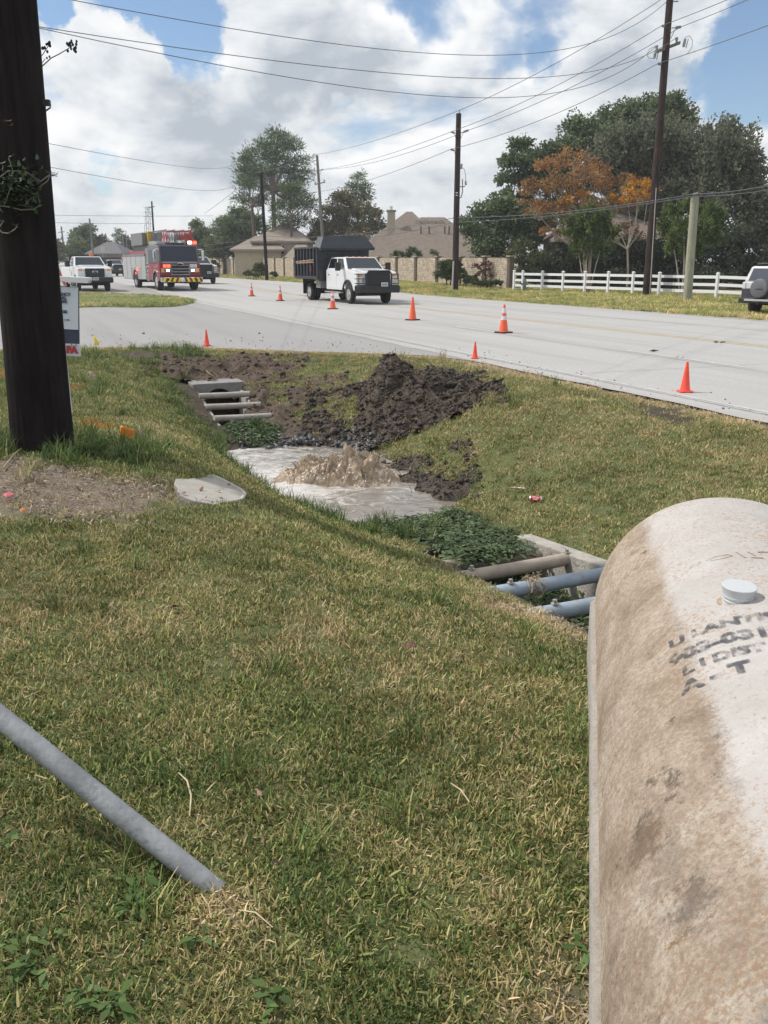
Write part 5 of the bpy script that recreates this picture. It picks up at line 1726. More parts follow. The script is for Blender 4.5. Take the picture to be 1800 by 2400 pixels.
# cab: front axle at x=0, nose at x=.95
prof = [(-1.75, .62), (-.62, .62)] + arch(0, .54, .66, math.radians(172), math.radians(8), 12) + [(.70, .62), (.92, .62), (.96, 1.45), (.96, 1.62), (-1.75, 1.62)]
MB().prism(prof, -W2, W2).build('cab_body', M_FRED, E_, bevel=.04)
box('wheel_well', -.62, .62, -1.0, 1.0, .5, 1.3, M_CHASSIS, E_)
up = [(-1.75, -W2, 1.62), (.95, -W2, 1.62), (.95, W2, 1.62), (-1.75, W2, 1.62), (-1.75, -W2 + .05, 2.72), (.74, -W2 + .06, 2.72), (.74, W2 - .06, 2.72), (-1.75, W2 - .05, 2.72)]
MB().hexa(up).build('cab_top', M_FGREY, E_, bevel=.06)
fr = [up[1], up[2], up[6], up[5]]
MB().panel(fr, .010, .06, .94, .15, .90).build('windscreen', glass_mat('engine windscreen', (.012, .022, .045)), E_)
MB().panel(fr, .006, .04, .96, .12, .93).build('windscreen_seal', M_BPLAST, E_)
box('front_band', .955, .975, -1.10, 1.10, 1.63, 1.72, mat('engine grey band', (.25, .25, .27), .35), E_)
for sgn, q in ((-1, [up[0], up[1], up[5], up[4]]), (1, [up[2], up[3], up[7], up[6]])):
    for a, b in ((.62, .92), (.10, .42)):
        if sgn > 0: a, b = 1 - b, 1 - a
        MB().panel(q, .008, a, b, .06, .72).build('side_window', M_GLASSD, E_)
    y = sgn * W2
    for x0, x1 in ((-.66 + .75, .80), (-1.65, -.75)):
        d = box('door', x0, x1, y - .012, y + .012, .75 if x0 < 0 else 1.25, 1.60, M_FRED, E_, .01)
        box('door_handle', x0 + .08, x0 + .30, y + sgn * .012 - .015, y + sgn * .012 + .015, 1.42, 1.47, M_CHROME, d)
    pr = arch(0, .54, .72, math.radians(176), math.radians(4), 14); pi_ = arch(0, .54, .655, math.radians(4), math.radians(176), 14)
    a, b = (W2 - .03, W2 + .045) if sgn > 0 else (-W2 - .045, -W2 + .03)
    MB().prism(pr + pi_, a, b).build('wheel_arch_trim', M_CHROME, E_)
    m = box('mirror', .80, .92, sgn * 1.50 - .10, sgn * 1.50 + .10, 1.80, 2.40, M_CHROME, E_, .05)
    tube('mirror_arm', [(.80, sgn * 1.22, 2.45), (.84, sgn * 1.42, 2.46), (.86, sgn * 1.5, 2.40)], .03, M_CHROME, m)
# nose details
g = box('grille', .955, .995, -.56, .56, .93, 1.60, M_CHASSIS, E_)
for z in (.96, 1.13, 1.30, 1.52): box('grille_bar', .99, 1.03, -.58, .58, z - .028, z + .028, M_CHROME, g, .01)
for y in (-.56, .56): box('grille_bar', .99, 1.03, y - .035, y + .035, .93, 1.56, M_CHROME, g, .01)
mb = MB().lathe([(.001, .0), (.20, .004), (.21, .014), (.001, .02)], (0, 0, 0), 'x', 22); e = mb.build('emblem', M_CHROME, g, smooth=40); e.scale = (1, 1.1, .5); e.location = (1.02, 0, 1.57)
e = MB().lathe([(.001, .0), (.14, .004), (.001, .006)], (0, 0, 0), 'x', 18).build('emblem_face', M_CHASSIS, g); e.scale = (1, 1.1, .45); e.location = (1.04, 0, 1.57)
for sgn in (-1, 1):
    hb = box('headlight_bezel', .955, 1.0, sgn * .90 - .30, sgn * .90 + .30, 1.10, 1.33, M_CHROME, E_, .02)
    box('headlight', 1.0, 1.015, sgn * .78 - .10, sgn * .78 + .10, 1.15, 1.28, M_HEADLIT, hb, .01)
    box('turn_signal', .99, 1.02, sgn * 1.08 - .08, sgn * 1.08 + .08, 1.13, 1.30, M_AMBER, hb, .01)
    wb = box('warning_light_bezel', .955, .995, sgn * .84 - .24, sgn * .84 + .24, 1.37, 1.58, M_CHROME if sgn > 0 else M_FRED, E_, .02)
    for dy in (-.11, .11):
        box('warning_light', .995, 1.015, sgn * .84 + dy - .10, sgn * .84 + dy + .10, 1.39, 1.56, M_REDLIT if sgn < 0 else M_LAMP, wb, .01)
box('nose_band', .955, .985, -1.25, 1.25, .68, .91, M_FMAR, E_)
# bumper with chevrons
bm_ = box('bumper', .98, 1.42, -1.27, 1.27, .52, .80, M_CHROME, E_, .03)
k = 0
yy = -1.26
while yy < 1.26 - .01:
    w_ = .158
    c = M_YEL if k % 2 == 0 else M_FRED
    sl = .10 if yy > 0 else -.10
    q = [(1.422, yy, .54), (1.422, min(yy + w_, 1.26), .54), (1.422, max(-1.26, min(yy + w_ - sl, 1.26)), .785), (1.422, max(-1.26, min(1.26, yy - sl)), .785)]
    MB().hexa(q + [(1.430, a[1], a[2]) for a in q]).build('chevron', c, bm_)
    yy += w_; k += 1
MB().lathe([(.001, .0), (.13, .0), (.14, .03), (.10, .05), (.001, .055)], (1.425, -.02, .66), 'x', 20).build('siren', M_CHROME, bm_, smooth=35)
for y in (-.88, .88): MB().lathe([(.001, .0), (.05, .0), (.05, .02), (.001, .02)], (1.425, y, .665), 'x', 12).build('bumper_port', M_CHASSIS, bm_)
# roof: light bars, hatch and air horns
lb = box('light_bar', .25, .60, .66, 1.22, 2.74, 2.98, M_REDLENS, E_, .03)
box('lit_lens', .60, .62, .68, .92, 2.78, 2.95, M_WHITELIT, lb); box('lit_lens', .60, .62, .96, 1.20, 2.78, 2.95, M_REDLIT, lb)
box('lit_lens', .24, .60, 1.22, 1.235, 2.78, 2.95, M_REDLIT, lb)
lb2 = box('light_bar', .15, .55, -1.22, -.72, 2.74, 2.90, M_SILVER, E_, .03)
box('roof_box', -1.6, -.15, -1.15, -.55, 2.72, 2.95, M_SILVER, E_, .02)
box('roof_pod', .05, .6, -.5, .45, 2.72, 2.84, M_BPLAST, E_, .04)
MB().lathe([(.001, 0), (.10, .02), (.16, .12), (.12, .24), (.001, .28)], (.45, .50, 2.74), 'z', 16).build('roof_dome', M_SILVER, E_, smooth=60)
# pump panel and body compartments
body_x0, body_x1 = -2.35, -8.6
box('pump_panel', -2.35, -1.80, -1.22, 1.22, .55, 2.55, mat('pump panel steel', (.30, .30, .31), .35, .7, var=.2), E_)
for sgn in (-1, 1):
    for k, (x, z) in enumerate(((-2.0, 1.1), (-2.2, .9), (-1.95, .8), (-2.15, 1.35), (-2.0, 1.6))):
        MB().lathe([(.001, 0), (.075, .0), (.08, .03), (.05, .06), (.001, .065)] if sgn > 0 else [(.001, 0), (.075, .0), (.08, -.03), (.05, -.06), (.001, -.065)], (x, sgn * 1.22, z), 'y', 12).build('valve_cap', M_CHROME, E_, smooth=40)
box('main_body', body_x1, -2.36, -1.25, 1.25, .62, 2.12, M_SILVER, E_, .02)
for sgn in (-1, 1):
    y = sgn * 1.255
    for x0, x1, za, zb in ((-3.35, -2.42, .66, 2.05), (-4.75, -3.42, 1.35, 2.05), (-6.1, -4.85, 1.35, 2.05), (-7.3, -6.2, .66, 2.05), (-8.5, -7.4, .66, 2.05)):
        d = box('compartment_door', x0, x1, y - .015, y + .015, za, zb, mat('roll door white', (.40, .405, .40), .4, var=.08), E_, .01)
        for q in np.arange(za + .16, zb, .16): box('door_slat', x0 + .04, x1 - .04, y + sgn * .015 - .004, y + sgn * .015 + .004, q - .008, q + .008, M_SILVER, d)
    box('red_side_band', -8.55, -2.42, y - .022, y + .022, 2.06, 2.22, M_FMAR, E_)
    box('warning_light', -4.65, -4.35, y - .03, y + .03, 1.18, 1.34, M_REDLIT, E_)
    box('warning_light', -5.0, -4.85, y - .03, y + .03, .95, 1.08, M_REDLIT, E_)
    for wx in (-5.2,):
        pr = arch(wx, .54, .70, math.radians(178), math.radians(2), 12)
        a, b = (1.24, 1.268) if sgn > 0 else (-1.268, -1.24)
        MB().prism(pr, a, b).build('painted_wheel_opening', M_CHASSIS, E_)  # solid dark half disc, painted shade in place of a cut opening
        wheel(E_, wx, sgn * 1.10, .54, .32, sgn, M_CHROME, .55, .12, .05)
    wheel(E_, 0, sgn * 1.10, .54, .34, sgn, M_CHROME, .55, .12, .02)
    # hand rail at the rear
    tube('hand_rail', [(-8.2, sgn * 1.2, 2.1), (-8.2, sgn * 1.2, 3.75), (-7.2, sgn * 1.2, 3.75), (-7.2, sgn * 1.2, 2.2)], .025, M_SILVER, E_, 8)
MB().tube([(0, -1.1, .54), (0, 1.1, .54)], .1, 10).build('axle', M_CHASSIS, E_)
MB().tube([(-5.2, -1.1, .54), (-5.2, 1.1, .54)], .12, 10).build('axle', M_CHASSIS, E_)
box('chassis', -8.5, .9, -.45, .45, .50, .75, M_CHASSIS, E_)
box('hose_bed', -7.2, -2.6, -1.15, 1.15, 2.12, 2.40, M_FRED, E_, .02)
# ladder: cradle, turntable box, two trussed sections
ld = empty('aerial_ladder', (0, 0, 0), 0, E_)
box('turntable_box', -6.6, -3.6, -1.05, .25, 2.75, 3.55, mat('ladder base grey', (.17, .17, .175), .45, var=.2), ld, .03)
box('ladder_cradle', -6.9, -2.5, -.9, .9, 2.40, 2.75, M_BSTEEL, ld, .03)
box('yellow_end', -3.5, -3.3, -.75, -.35, 2.80, 3.62, mat('ladder yellow', (.62, .42, .03), .45), ld, .03)
for y in (-.55, .0, .55, 1.0):
    for z in (2.85, 3.58): tube('ladder_rail', [(-3.5, y, z), (.35, y, z + .02)], .035, M_LADDER, ld, 7)
for k in range(11):
    x = -3.3 + k * .36
    for y in (-.55, .55, 1.0):
        tube('ladder_strut', [(x, y, 2.86), (x + .17, y, 3.58)], .022, M_LADDER if k < 7 else M_LADR, ld, 6)
        tube('ladder_strut', [(x + .17, y, 3.58), (x + .34, y, 2.86)], .022, M_LADDER if k < 7 else M_LADR, ld, 6)
    tube('ladder_rung', [(x, -.55, 2.85), (x, 1.0, 2.85)], .02, M_LADDER, ld, 6)
tube('ladder_tip', [(.35, -.55, 2.85), (.42, -.55, 3.52), (.42, 1.0, 3.52), (.35, 1.0, 2.85)], .04, M_LADR, ld, 7)
box('nozzle', .0, .5, .1, .35, 2.80, 2.98, M_CHROME, ld, .03)

# ------------------------------------------------------------------ parked off-roader at the frame's edge
hs = Vector((math.cos(math.radians(36)), math.sin(math.radians(36)), 0))
base = hit(1769, 734)
left_s = Vector((-hs.y, hs.x, 0))
pos = base - left_s * .66
pos.z = ground_z(pos.x, pos.y)
suv = empty('off_road_car', pos, math.atan2(hs.y, hs.x)); suv.scale = (.92, .92, .92)
tag(suv, 'silver off-road car with dark spare wheel on its tail, parked on the dirt shoulder', 'car')
M_SUV = mat('silver white car paint', (.60, .60, .62), .25, var=.04, coat=.5)
# rear axle at x=0, tail at x=-.82
prof = [(-.80, .52), (-.50, .50)] + arch(0, .40, .47, math.radians(168), math.radians(12)) + [(.55, .46), (1.95, .46)] + arch(2.5, .40, .47, math.radians(172), math.radians(8)) + [(3.25, .5), (3.3, .95), (3.1, 1.12), (1.9, 1.2), (-.80, 1.22)]
MB().prism(prof, -.87, .87).build('body', M_SUV, suv, bevel=.05)
Q = [(-.80, -.84, 1.20), (1.95, -.84, 1.20), (1.95, .84, 1.20), (-.80, .84, 1.20), (-.60, -.70, 1.80), (1.25, -.70, 1.82), (1.25, .70, 1.82), (-.60, .70, 1.80)]
MB().hexa(Q).build('cabin', M_SUV, suv, bevel=.07)
MB().panel([Q[3], Q[0], Q[4], Q[7]], .008, .10, .90, .10, .86).build('rear_window', glass_mat('rear window glass', (.08, .085, .11)), suv)
MB().panel([Q[0], Q[1], Q[5], Q[4]], .008, .06, .42, .14, .84).build('side_window', M_GLASSD, suv)
MB().panel([Q[0], Q[1], Q[5], Q[4]], .008, .46, .86, .14, .84).build('side_window', M_GLASSD, suv)
MB().panel([Q[2], Q[3], Q[7], Q[6]], .008, .14, .54, .14, .84).build('side_window', M_GLASSD, suv)
box('roof_rack', -.5, 1.1, -.55, .55, 1.86, 1.92, M_BSTEEL, suv, .02)
box('lower_cladding', -.83, -.78, -.88, .88, .50, .98, mat('purple grey cladding', (.045, .042, .055), .4), suv, .03)
rb = box('rear_bumper', -.98, -.78, -.88, .88, .42, .62, M_BPLAST, suv, .03)
box('bumper_bar', -1.02, -.98, -.62, .62, .50, .58, M_CHROME, rb, .01)
sw = empty('spare_wheel', (-.83, .04, .98), 0, suv)
MB().lathe([(.001, -.24), (.30, -.24), (.345, -.22), (.36, -.17), (.36, -.02), (.33, .02), (.001, .02)], axis='x', seg=32).build('spare_cover', mat('grey wheel cover', (.13, .135, .15), .45, var=.2), sw, smooth=40)
box('cover_mark', -.25, -.238, -.20, .12, -.04, -.01, M_BPLAST, sw)
for sgn in (-1, 1):
    box('tail_lamp', -.83, -.76, sgn * .80 - .07, sgn * .80 + .07, .95, 1.20, M_LAMP if sgn > 0 else M_REDLENS, suv, .02)
    for x in (0, 2.5): wheel(suv, x, sgn * .74, .37, .25, sgn, dish=.04)
    box('mirror', 1.72, 1.84, sgn * .98 - .10, sgn * .98 + .10, 1.22, 1.40, M_BPLAST, suv, .04)
box('tow_hitch', -1.1, -.8, -.05, .05, .38, .46, M_CHASSIS, suv)
box('chassis', -.6, 2.9, -.5, .5, .35, .55, M_CHASSIS, suv)
# ------------------------------------------------------------------ three-rail white fence
M_VINYL = mat('white vinyl fence', (.74, .75, .77), .45, var=.04, dirt=((.52, .52, .48), .66))
fA, fB = hit(1224, 681), hit(1752, 703)
fdir = (fB - fA); fdir.z = 0
n_post = 9
step = fdir / n_post
root = empty('rail_fence', fA); tag(root, 'white three-rail fence in front of the dark trees', 'fence')
yaw = math.atan2(step.y, step.x)
posts = [fA + step * k for k in range(0, n_post + 4)]
posts = [hit(1204, 680)] + posts
post_me = None
for k, p in enumerate(posts):
    z = float(H(*to_ns(p.x, p.y)))
    if post_me is None:
        o = MB().box(-.065, .065, -.065, .065, -.1, 1.15).build('post', M_VINYL, root, bevel=.008); post_me = o.data
        cap = MB().hexa([(-.085, -.085, 1.15), (.085, -.085, 1.15), (.085, .085, 1.15), (-.085, .085, 1.15), (-.02, -.02, 1.20), (.02, -.02, 1.20), (.02, .02, 1.20), (-.02, .02, 1.20)]).build('post_cap', M_VINYL, o); cap_me = cap.data
    else:
        o = bpy.data.objects.new('post', post_me); COL.objects.link(o); o.parent = root
        b = o.modifiers.new('edge', 'BEVEL'); b.width = .008
        c = bpy.data.objects.new('post_cap', cap_me); COL.objects.link(c); c.parent = o
    o.location = (p.x - fA.x, p.y - fA.y, z - fA.z); o.rotation_euler = (0, 0, yaw)
    p.z = z
for k in range(len(posts) - 1):
    a, b = posts[k] - fA, posts[k + 1] - fA
    d = (b - a).normalized(); sd_ = Vector((-d.y, d.x, 0)) * .022
    for z in (.30, .62, .98):
        A, B = a + d * .06, b - d * .06
        MB().hexa([A - sd_ + Vector((0, 0, z - .07)), B - sd_ + Vector((0, 0, z - .07)), B + sd_ + Vector((0, 0, z - .07)), A + sd_ + Vector((0, 0, z - .07)),
                   A - sd_ + Vector((0, 0, z + .07)), B - sd_ + Vector((0, 0, z + .07)), B + sd_ + Vector((0, 0, z + .07)), A + sd_ + Vector((0, 0, z + .07))]).build('rail', M_VINYL, root)

# ------------------------------------------------------------------ stone panel wall
def stone_material():
    m, N, L, B = new_mat('stacked pale stone')
    tc = N.new('ShaderNodeTexCoord'); mp = N.new('ShaderNodeMapping'); mp.inputs['Rotation'].default_value = (PI / 2, 0, 0); L.new(tc.outputs['Object'], mp.inputs['Vector'])
    nz = N.new('ShaderNodeTexNoise'); nz.inputs['Scale'].default_value = 3.5; nz.inputs['Detail'].default_value = 4; L.new(mp.outputs[0], nz.inputs['Vector'])
    ad = N.new('ShaderNodeMix'); ad.data_type = 'RGBA'; ad.blend_type = 'LINEAR_LIGHT'; ad.inputs['Factor'].default_value = .09; L.new(mp.outputs[0], ad.inputs['A']); L.new(nz.outputs['Color'], ad.inputs['B'])
    b = N.new('ShaderNodeTexBrick'); b.offset = .37; b.squash = .7; b.squash_frequency = 3
    b.inputs['Scale'].default_value = 1; b.inputs['Brick Width'].default_value = .40; b.inputs['Row Height'].default_value = .125; b.inputs['Mortar Size'].default_value = .010; b.inputs['Bias'].default_value = .1
    b.inputs['Color1'].default_value = (.62, .53, .42, 1); b.inputs['Color2'].default_value = (.46, .39, .31, 1); b.inputs['Mortar'].default_value = (.24, .205, .165, 1)
    L.new(ad.outputs['Result'], b.inputs['Vector'])
    n = N.new('ShaderNodeTexNoise'); n.inputs['Scale'].default_value = 5; n.inputs['Detail'].default_value = 8; L.new(tc.outputs['Object'], n.inputs['Vector'])
    r = N.new('ShaderNodeValToRGB'); r.color_ramp.elements[0].color = (.62, .6, .58, 1); r.color_ramp.elements[1].color = (1.12, 1.1, 1.08, 1); r.color_ramp.elements[0].position = .3; r.color_ramp.elements[1].position = .7; L.new(n.outputs['Fac'], r.inputs[0])
    mx = N.new('ShaderNodeMix'); mx.data_type = 'RGBA'; mx.blend_type = 'MULTIPLY'; mx.inputs['Factor'].default_value = 1; L.new(b.outputs['Color'], mx.inputs['A']); L.new(r.outputs[0], mx.inputs['B'])
    L.new(mx.outputs['Result'], B.inputs['Base Color']); B.inputs['Roughness'].default_value = .95
    bp = N.new('ShaderNodeBump'); bp.inputs['Strength'].default_value = .8; bp.inputs['Distance'].default_value = .03; bp.invert = True; L.new(b.outputs['Fac'], bp.inputs['Height']); L.new(bp.outputs[0], B.inputs['Normal'])
    return m


M_STONE = stone_material()
M_PILASTER = mat('brown wall post', (.115, .090, .070), .9, var=.25, scale=5)
M_COPING = mat('wall coping stone', (.40, .35, .29), .9, var=.15)
wA, wB = at(1197, 620, 56.0), at(490, 620, 124.0)


def wall_at(px):
    f = (px - 1197) / (490 - 1197)
    it = (1 / 56.0) * (1 - f) + (1 / 124.0) * f
    p = at(px, 620, 1 / it)
    k = (Vector((p.x, p.y)) - Vector((wA.x, wA.y))).length / (Vector((wB.x, wB.y)) - Vector((wA.x, wA.y))).length
    g = float(H(*to_ns(p.x, p.y)))
    return Vector((p.x, p.y, min(g, .35))), 2.12 + .42 * k


wpx = [1197, 1139, 1081, 1027, 977, 932, 889, 850, 813, 779, 747, 718, 692, 668, 646, 625, 605, 586, 567, 549, 532, 516, 500, 486]
base0 = wall_at(1197)[0]
wall = empty('stone_wall', base0); tag(wall, 'long pale stone panel wall with brown posts beyond the road', 'wall')
wy = math.atan2(wB.y - wA.y, wB.x - wA.x)
prev = None
for px in wpx:
    p, ztop = wall_at(px)
    l = p - base0
    o = MB().box(-.16, .16, -.17, .17, -.15, ztop - p.z + .06).build('post', M_PILASTER, wall); o.location = l; o.rotation_euler = (0, 0, wy)
    c = MB().box(-.24, .24, -.24, .24, 0, .07).build('post_cap', M_COPING, o); c.location = (0, 0, ztop - p.z + .06)
    if prev is not None:
        a, za = prev
        d = p - a; ln = Vector((d.x, d.y, 0)).length
        zb = min(a.z, p.z) - .15
        o = MB().hexa([(.16, -.09, zb - a.z), (ln - .16, -.09, zb - a.z), (ln - .16, .09, zb - a.z), (.16, .09, zb - a.z), (.16, -.09, za - a.z), (ln - .16, -.09, ztop - a.z), (ln - .16, .09, ztop - a.z), (.16, .09, za - a.z)]).build('panel', M_STONE, wall)
        o.location = a - base0; o.rotation_euler = (0, 0, wy)
    prev = (p, ztop)

# ------------------------------------------------------------------ houses
M_SHINGLE = mat('brown asphalt shingle', (.185, .150, .125), .95, var=.22, scale=2.5, bump=.5, bscale=14)
M_SHINGLE2 = mat('tan asphalt shingle', (.27, .225, .185), .95, var=.2, scale=2.5, bump=.5, bscale=14)
M_SHINGLE3 = mat('grey asphalt shingle', (.13, .13, .14), .95, var=.2, scale=2.5, bump=.5, bscale=14)
M_CREAM = mat('cream house brick', (.42, .36, .28), .9, var=.12, scale=3)
M_HBRICK = mat('brown house brick', (.27, .20, .15), .9, var=.2, scale=4)
M_TRIM = mat('cream trim', (.55, .50, .42), .7)


def hip(mb, x0, x1, y0, y1, ze, rx0, rx1, ry, zr, ov=.0, th=.22):
    b = [(x0, y0, ze), (x1, y0, ze), (x1, y1, ze), (x0, y1, ze)]; r = [(rx0, ry, zr), (rx1, ry, zr)]
    lo = [(q[0], q[1], q[2] - th) for q in b]
    mb.add(b + r + lo, [(0, 1, 5, 4), (1, 2, 5), (2, 3, 4, 5), (3, 0, 4), (0, 6, 7, 1), (1, 7, 8, 2), (2, 8, 9, 3), (3, 9, 6, 0), (6, 9, 8, 7)])


def house_root(name, label, x, y):
    o = empty(name, (x, y, .3)); tag(o, label, 'house', 'houses beyond the wall'); return o


hA = house_root('brick_house', 'brown shingled house roof with a square chimney above the stone wall', 3.5, 97)
loc = lambda mb: mb
def shift(o, root): o.location = (-root.location.x, -root.location.y, -root.location.z); return o
mb = MB(); hip(mb, -3.4, 11.2, 89.5, 105, 2.35, 3.9, 6.4, 97.2, 6.5)
rf = shift(mb.build('roof', M_SHINGLE, hA), hA)
mb = MB(); hip(mb, -3.6, 7.5, 92.5, 109, 2.6, 2.45, 3.1, 100.8, 7.25)
shift(mb.build('roof', M_SHINGLE, hA), hA)
shift(box('wall', -2.8, 10.6, 90.1, 104.4, .2, 2.2, M_HBRICK, hA), hA)
ch = MB().box(.35, 1.15, 95.0, 95.9, 3.6, 6.95).build('chimney', M_CREAM, hA); shift(ch, hA)
c = MB().box(.25, 1.25, 94.9, 96.0, 6.95, 7.1).build('chimney_cap', M_HBRICK, ch)
tube('flue', [(.75, 95.4, 7.1), (.75, 95.4, 7.5)], .16, M_CHROME, ch, 10)
slope = lambda y: 2.35 + (y - 89.5) / (97.2 - 89.5) * (6.5 - 2.35)
for px in (978, 994, 1011, 1028):
    y = 96.2; x = (px - 900) / FPX * y * .97
    shift(box('roof_vent', x - .28, x + .28, y - .25, y + .25, slope(y) - .15, slope(y) + .18, mat('roof vent tan', (.42, .36, .30), .7), hA), hA)
for px, py in ((985, 545), (1004, 550), (1040, 548), (1050, 546)):
    y = 93.9; x = (px - 900) / FPX * y * .97
    shift(tube('vent_pipe', [(x, y, slope(y) - .1), (x, y, slope(y) + .75)], .07, mat('vent pipe dark', (.05, .04, .04), .7), hA), hA)

hB = house_root('cream_house', 'cream house with tan hipped roof behind the tall pines', -12.3, 112)
mb = MB(); hip(mb, -15.6, -8.6, 106.5, 117, 4.35, -12.3, -11.7, 111.8, 6.55); shift(mb.build('roof', M_SHINGLE2, hB), hB)
mb = MB(); hip(mb, -17.9, -11.5, 105.6, 113, 3.4, -15.3, -13.6, 109.2, 5.0); shift(mb.build('roof', M_SHINGLE2, hB), hB)
shift(box('wall', -15.2, -9.0, 107, 116.5, .3, 4.14, M_CREAM, hB), hB)
shift(box('wall', -17.4, -12.0, 106.1, 112, .3, 3.2, M_CREAM, hB), hB)
for x in (-12.95, -12.05, -14.6):
    w = shift(box('window', x - .42, x + .42, 106.93, 107.02, 2.85, 3.85, M_TRIM, hB), hB)
    box('pane', x - .36, x + .36, 106.90, 106.93, 2.91, 3.79, M_GLASSD, w)
mb = MB(); hip(mb, -11.6, -7.2, 103.5, 110, 2.3, -10.2, -9.2, 106.6, 4.0); shift(mb.build('roof', M_SHINGLE2, hB), hB)
shift(box('wall', -11.2, -7.6, 104, 109.5, .3, 2.1, M_CREAM, hB), hB)

hC = house_root('grey_house', 'low grey roofed house far down the road behind the fire engine', -43, 150)
mb = MB(); hip(mb, -48, -41.8, 146, 156, 3.4, -45.8, -44.4, 151, 5.3); shift(mb.build('roof', M_SHINGLE3, hC), hC)
shift(box('wall', -47.6, -42.2, 146.6, 155, .2, 3.2, M_HBRICK, hC), hC)
hD = house_root('brown_house', 'brown house wall glimpsed through the orange tree', 14.6, 66)
g_ = float(H(*to_ns(14.6, 66)))
shift(box('wall', 12.2, 20, 63.2, 70, g_ - .1, 3.2, mat('dull brown siding', (.13, .10, .085), .9, var=.2), hD), hD)
mb = MB(); hip(mb, 11.6, 20.6, 62.6, 70.6, 3.4, 14.6, 17.6, 66.6, 5.2); shift(mb.build('roof', M_SHINGLE, hD), hD)
shift(box('eave_trim', 11.6, 20.6, 62.52, 62.6, 3.2, 3.4, M_TRIM, hD), hD)

# ------------------------------------------------------------------ utility poles across the road
M_INSUL = mat('grey insulator', (.30, .31, .34), .35, var=.1)
M_HARDW = mat('pole hardware steel', (.28, .28, .29), .45, .6)
M_WIRE2 = mat('overhead conductor', (.11, .11, .125), .6, .3)


def far_pole(base_px, top_px, t, r0, r1, material, label, zbase=None):
    b = at(base_px[0], base_px[1], t); tp = at_y(top_px[0], top_px[1], b.y)
    gz = float(H(*to_ns(b.x, b.y))) - .2 if zbase is None else zbase
    o = empty('utility_pole', (b.x, b.y, gz)); tag(o, label, 'utility pole', 'utility poles')
    ln = Vector(((tp.x - b.x) / (tp.z - gz), (tp.y - b.y) / (tp.z - gz), 1))
    me = pole_shaft(tp.z - gz, r0, r1, Vector((ln.x, 0, 1)), seg=14, rings=14, wob=.006, seed=int(t))
    link_mesh('shaft', me, material, o, smooth=60)
    return o, lambda px, py, dt=0.0: at_y(px, py, b.y + dt) - o.location


def post_insulator(o, a, b):
    """bracket from a (on the pole) to b (outboard) with a ribbed insulator"""
    tube('bracket', [a, a + (b - a) * .55], .022, M_HARDW, o, 7)
    d = (b - a); p0 = a + d * .45
    prof = []
    pts, rad = [], []
    for k in range(9):
        pts.append(p0 + (b - p0) * (k / 8)); rad.append(.075 if k % 2 else .045)
    i_ = MB().tube(pts, rad, 10).build('insulator', M_INSUL, o)
    tube('stay', [a + Vector((0, 0, -.45)), p0], .016, M_HARDW, i_, 6)


hp = hit(1515, 694); T1 = hp.y * math.cos(PITCH) + (EYE - hp.z) * math.sin(PITCH)
poleR, R_ = far_pole((1515, 694), (1573, -40), T1, .215, .16, M_CREO2, 'tall dark pole with a crossarm standing by the white fence')
post_insulator(poleR, R_(1570, 66), R_(1551, 60)); post_insulator(poleR, R_(1574, 66), R_(1596, 63)); post_insulator(poleR, R_(1563, 153), R_(1542, 149))
ca = MB(); a, b = R_(1538, 122, -.3), R_(1594, 100, .3)
d = (b - a); u = Vector((0, 0, .07)); w = Vector((0, .06, 0))
ca.hexa([a - u - w, b - u - w, b - u + w, a - u + w, a + u - w, b + u - w, b + u + w, a + u + w]); ca.build('crossarm', M_GREYWOOD, poleR)
for q in ((1539, 107), (1586, 88)): tube('pin_insulator', [R_(q[0], q[1] + 12), R_(*q)], [.05, .08], M_INSUL, poleR, 10)
for q in ((1534, 127), (1603, 100)):
    p0, p1 = R_(q[0] + 3, q[1] - 9), R_(q[0] - 1, q[1] + 10)
    f_ = MB().tube([p0, p0 + (p1 - p0) * .5, p1], [.06, .075, .06], 10).build('fuse_cutout', M_INSUL, poleR)
    tube('fuse_link', [p0 + Vector((.15, 0, 0)), p1 + Vector((.12, 0, -.05))], .02, M_HARDW, f_, 6)
tube('jumper_wire', [R_(1606, 88), R_(1616, 84), R_(1623, 95), R_(1622, 110), R_(1612, 125), R_(1607, 128)], .012, M_WIRE2, poleR, 5)
tube('jumper_wire', [R_(1539, 107), R_(1522, 115), R_(1516, 128), R_(1520, 136), R_(1530, 137)], .012, M_WIRE2, poleR, 5)
tube('ground_strap', [R_(1523, 690, -.3), R_(1538, 440, -.3)], .02, mat('pale conduit', (.45, .43, .40), .6), poleR, 6)
tube('top_bracket', [R_(1562, 3), R_(1590, 3)], .03, M_HARDW, poleR, 6)

hp = hit(1066, 681); T2 = hp.y * math.cos(PITCH) + (EYE - hp.z) * math.sin(PITCH)
poleM, M_ = far_pole((1066, 681), (1075, 266), T2, .20, .15, M_CREO2, 'dark pole with looped cable standing before the stone wall')
post_insulator(poleM, M_(1071, 313), M_(1057, 309)); post_insulator(poleM, M_(1077, 313), M_(1098, 305)); post_insulator(poleM, M_(1071, 354), M_(1056, 350))
tube('top_pin', [M_(1076, 268), M_(1078, 257)], .03, M_HARDW, poleM, 6)
tube('side_bracket', [M_(1076, 438), M_(1090, 437)], .03, M_HARDW, poleM, 6)
MB().tube([M_(1092, 434), M_(1091, 424)], [.07, .05], 8).build('arrester', M_INSUL, poleM)
tube('looped_cable', [M_(1082, 393), M_(1088, 396), M_(1091, 410), M_(1092, 424)], .014, M_WIRE2, poleM, 6)
tube('riser_cable', [M_(1084, 420), M_(1084, 450), M_(1081, 462), M_(1075, 465)], .028, M_WIRE2, poleM, 6)
MB().tube([M_(1082, 384), M_(1081, 396)], [.06, .06], 8).build('fuse_cutout', M_INSUL, poleM)
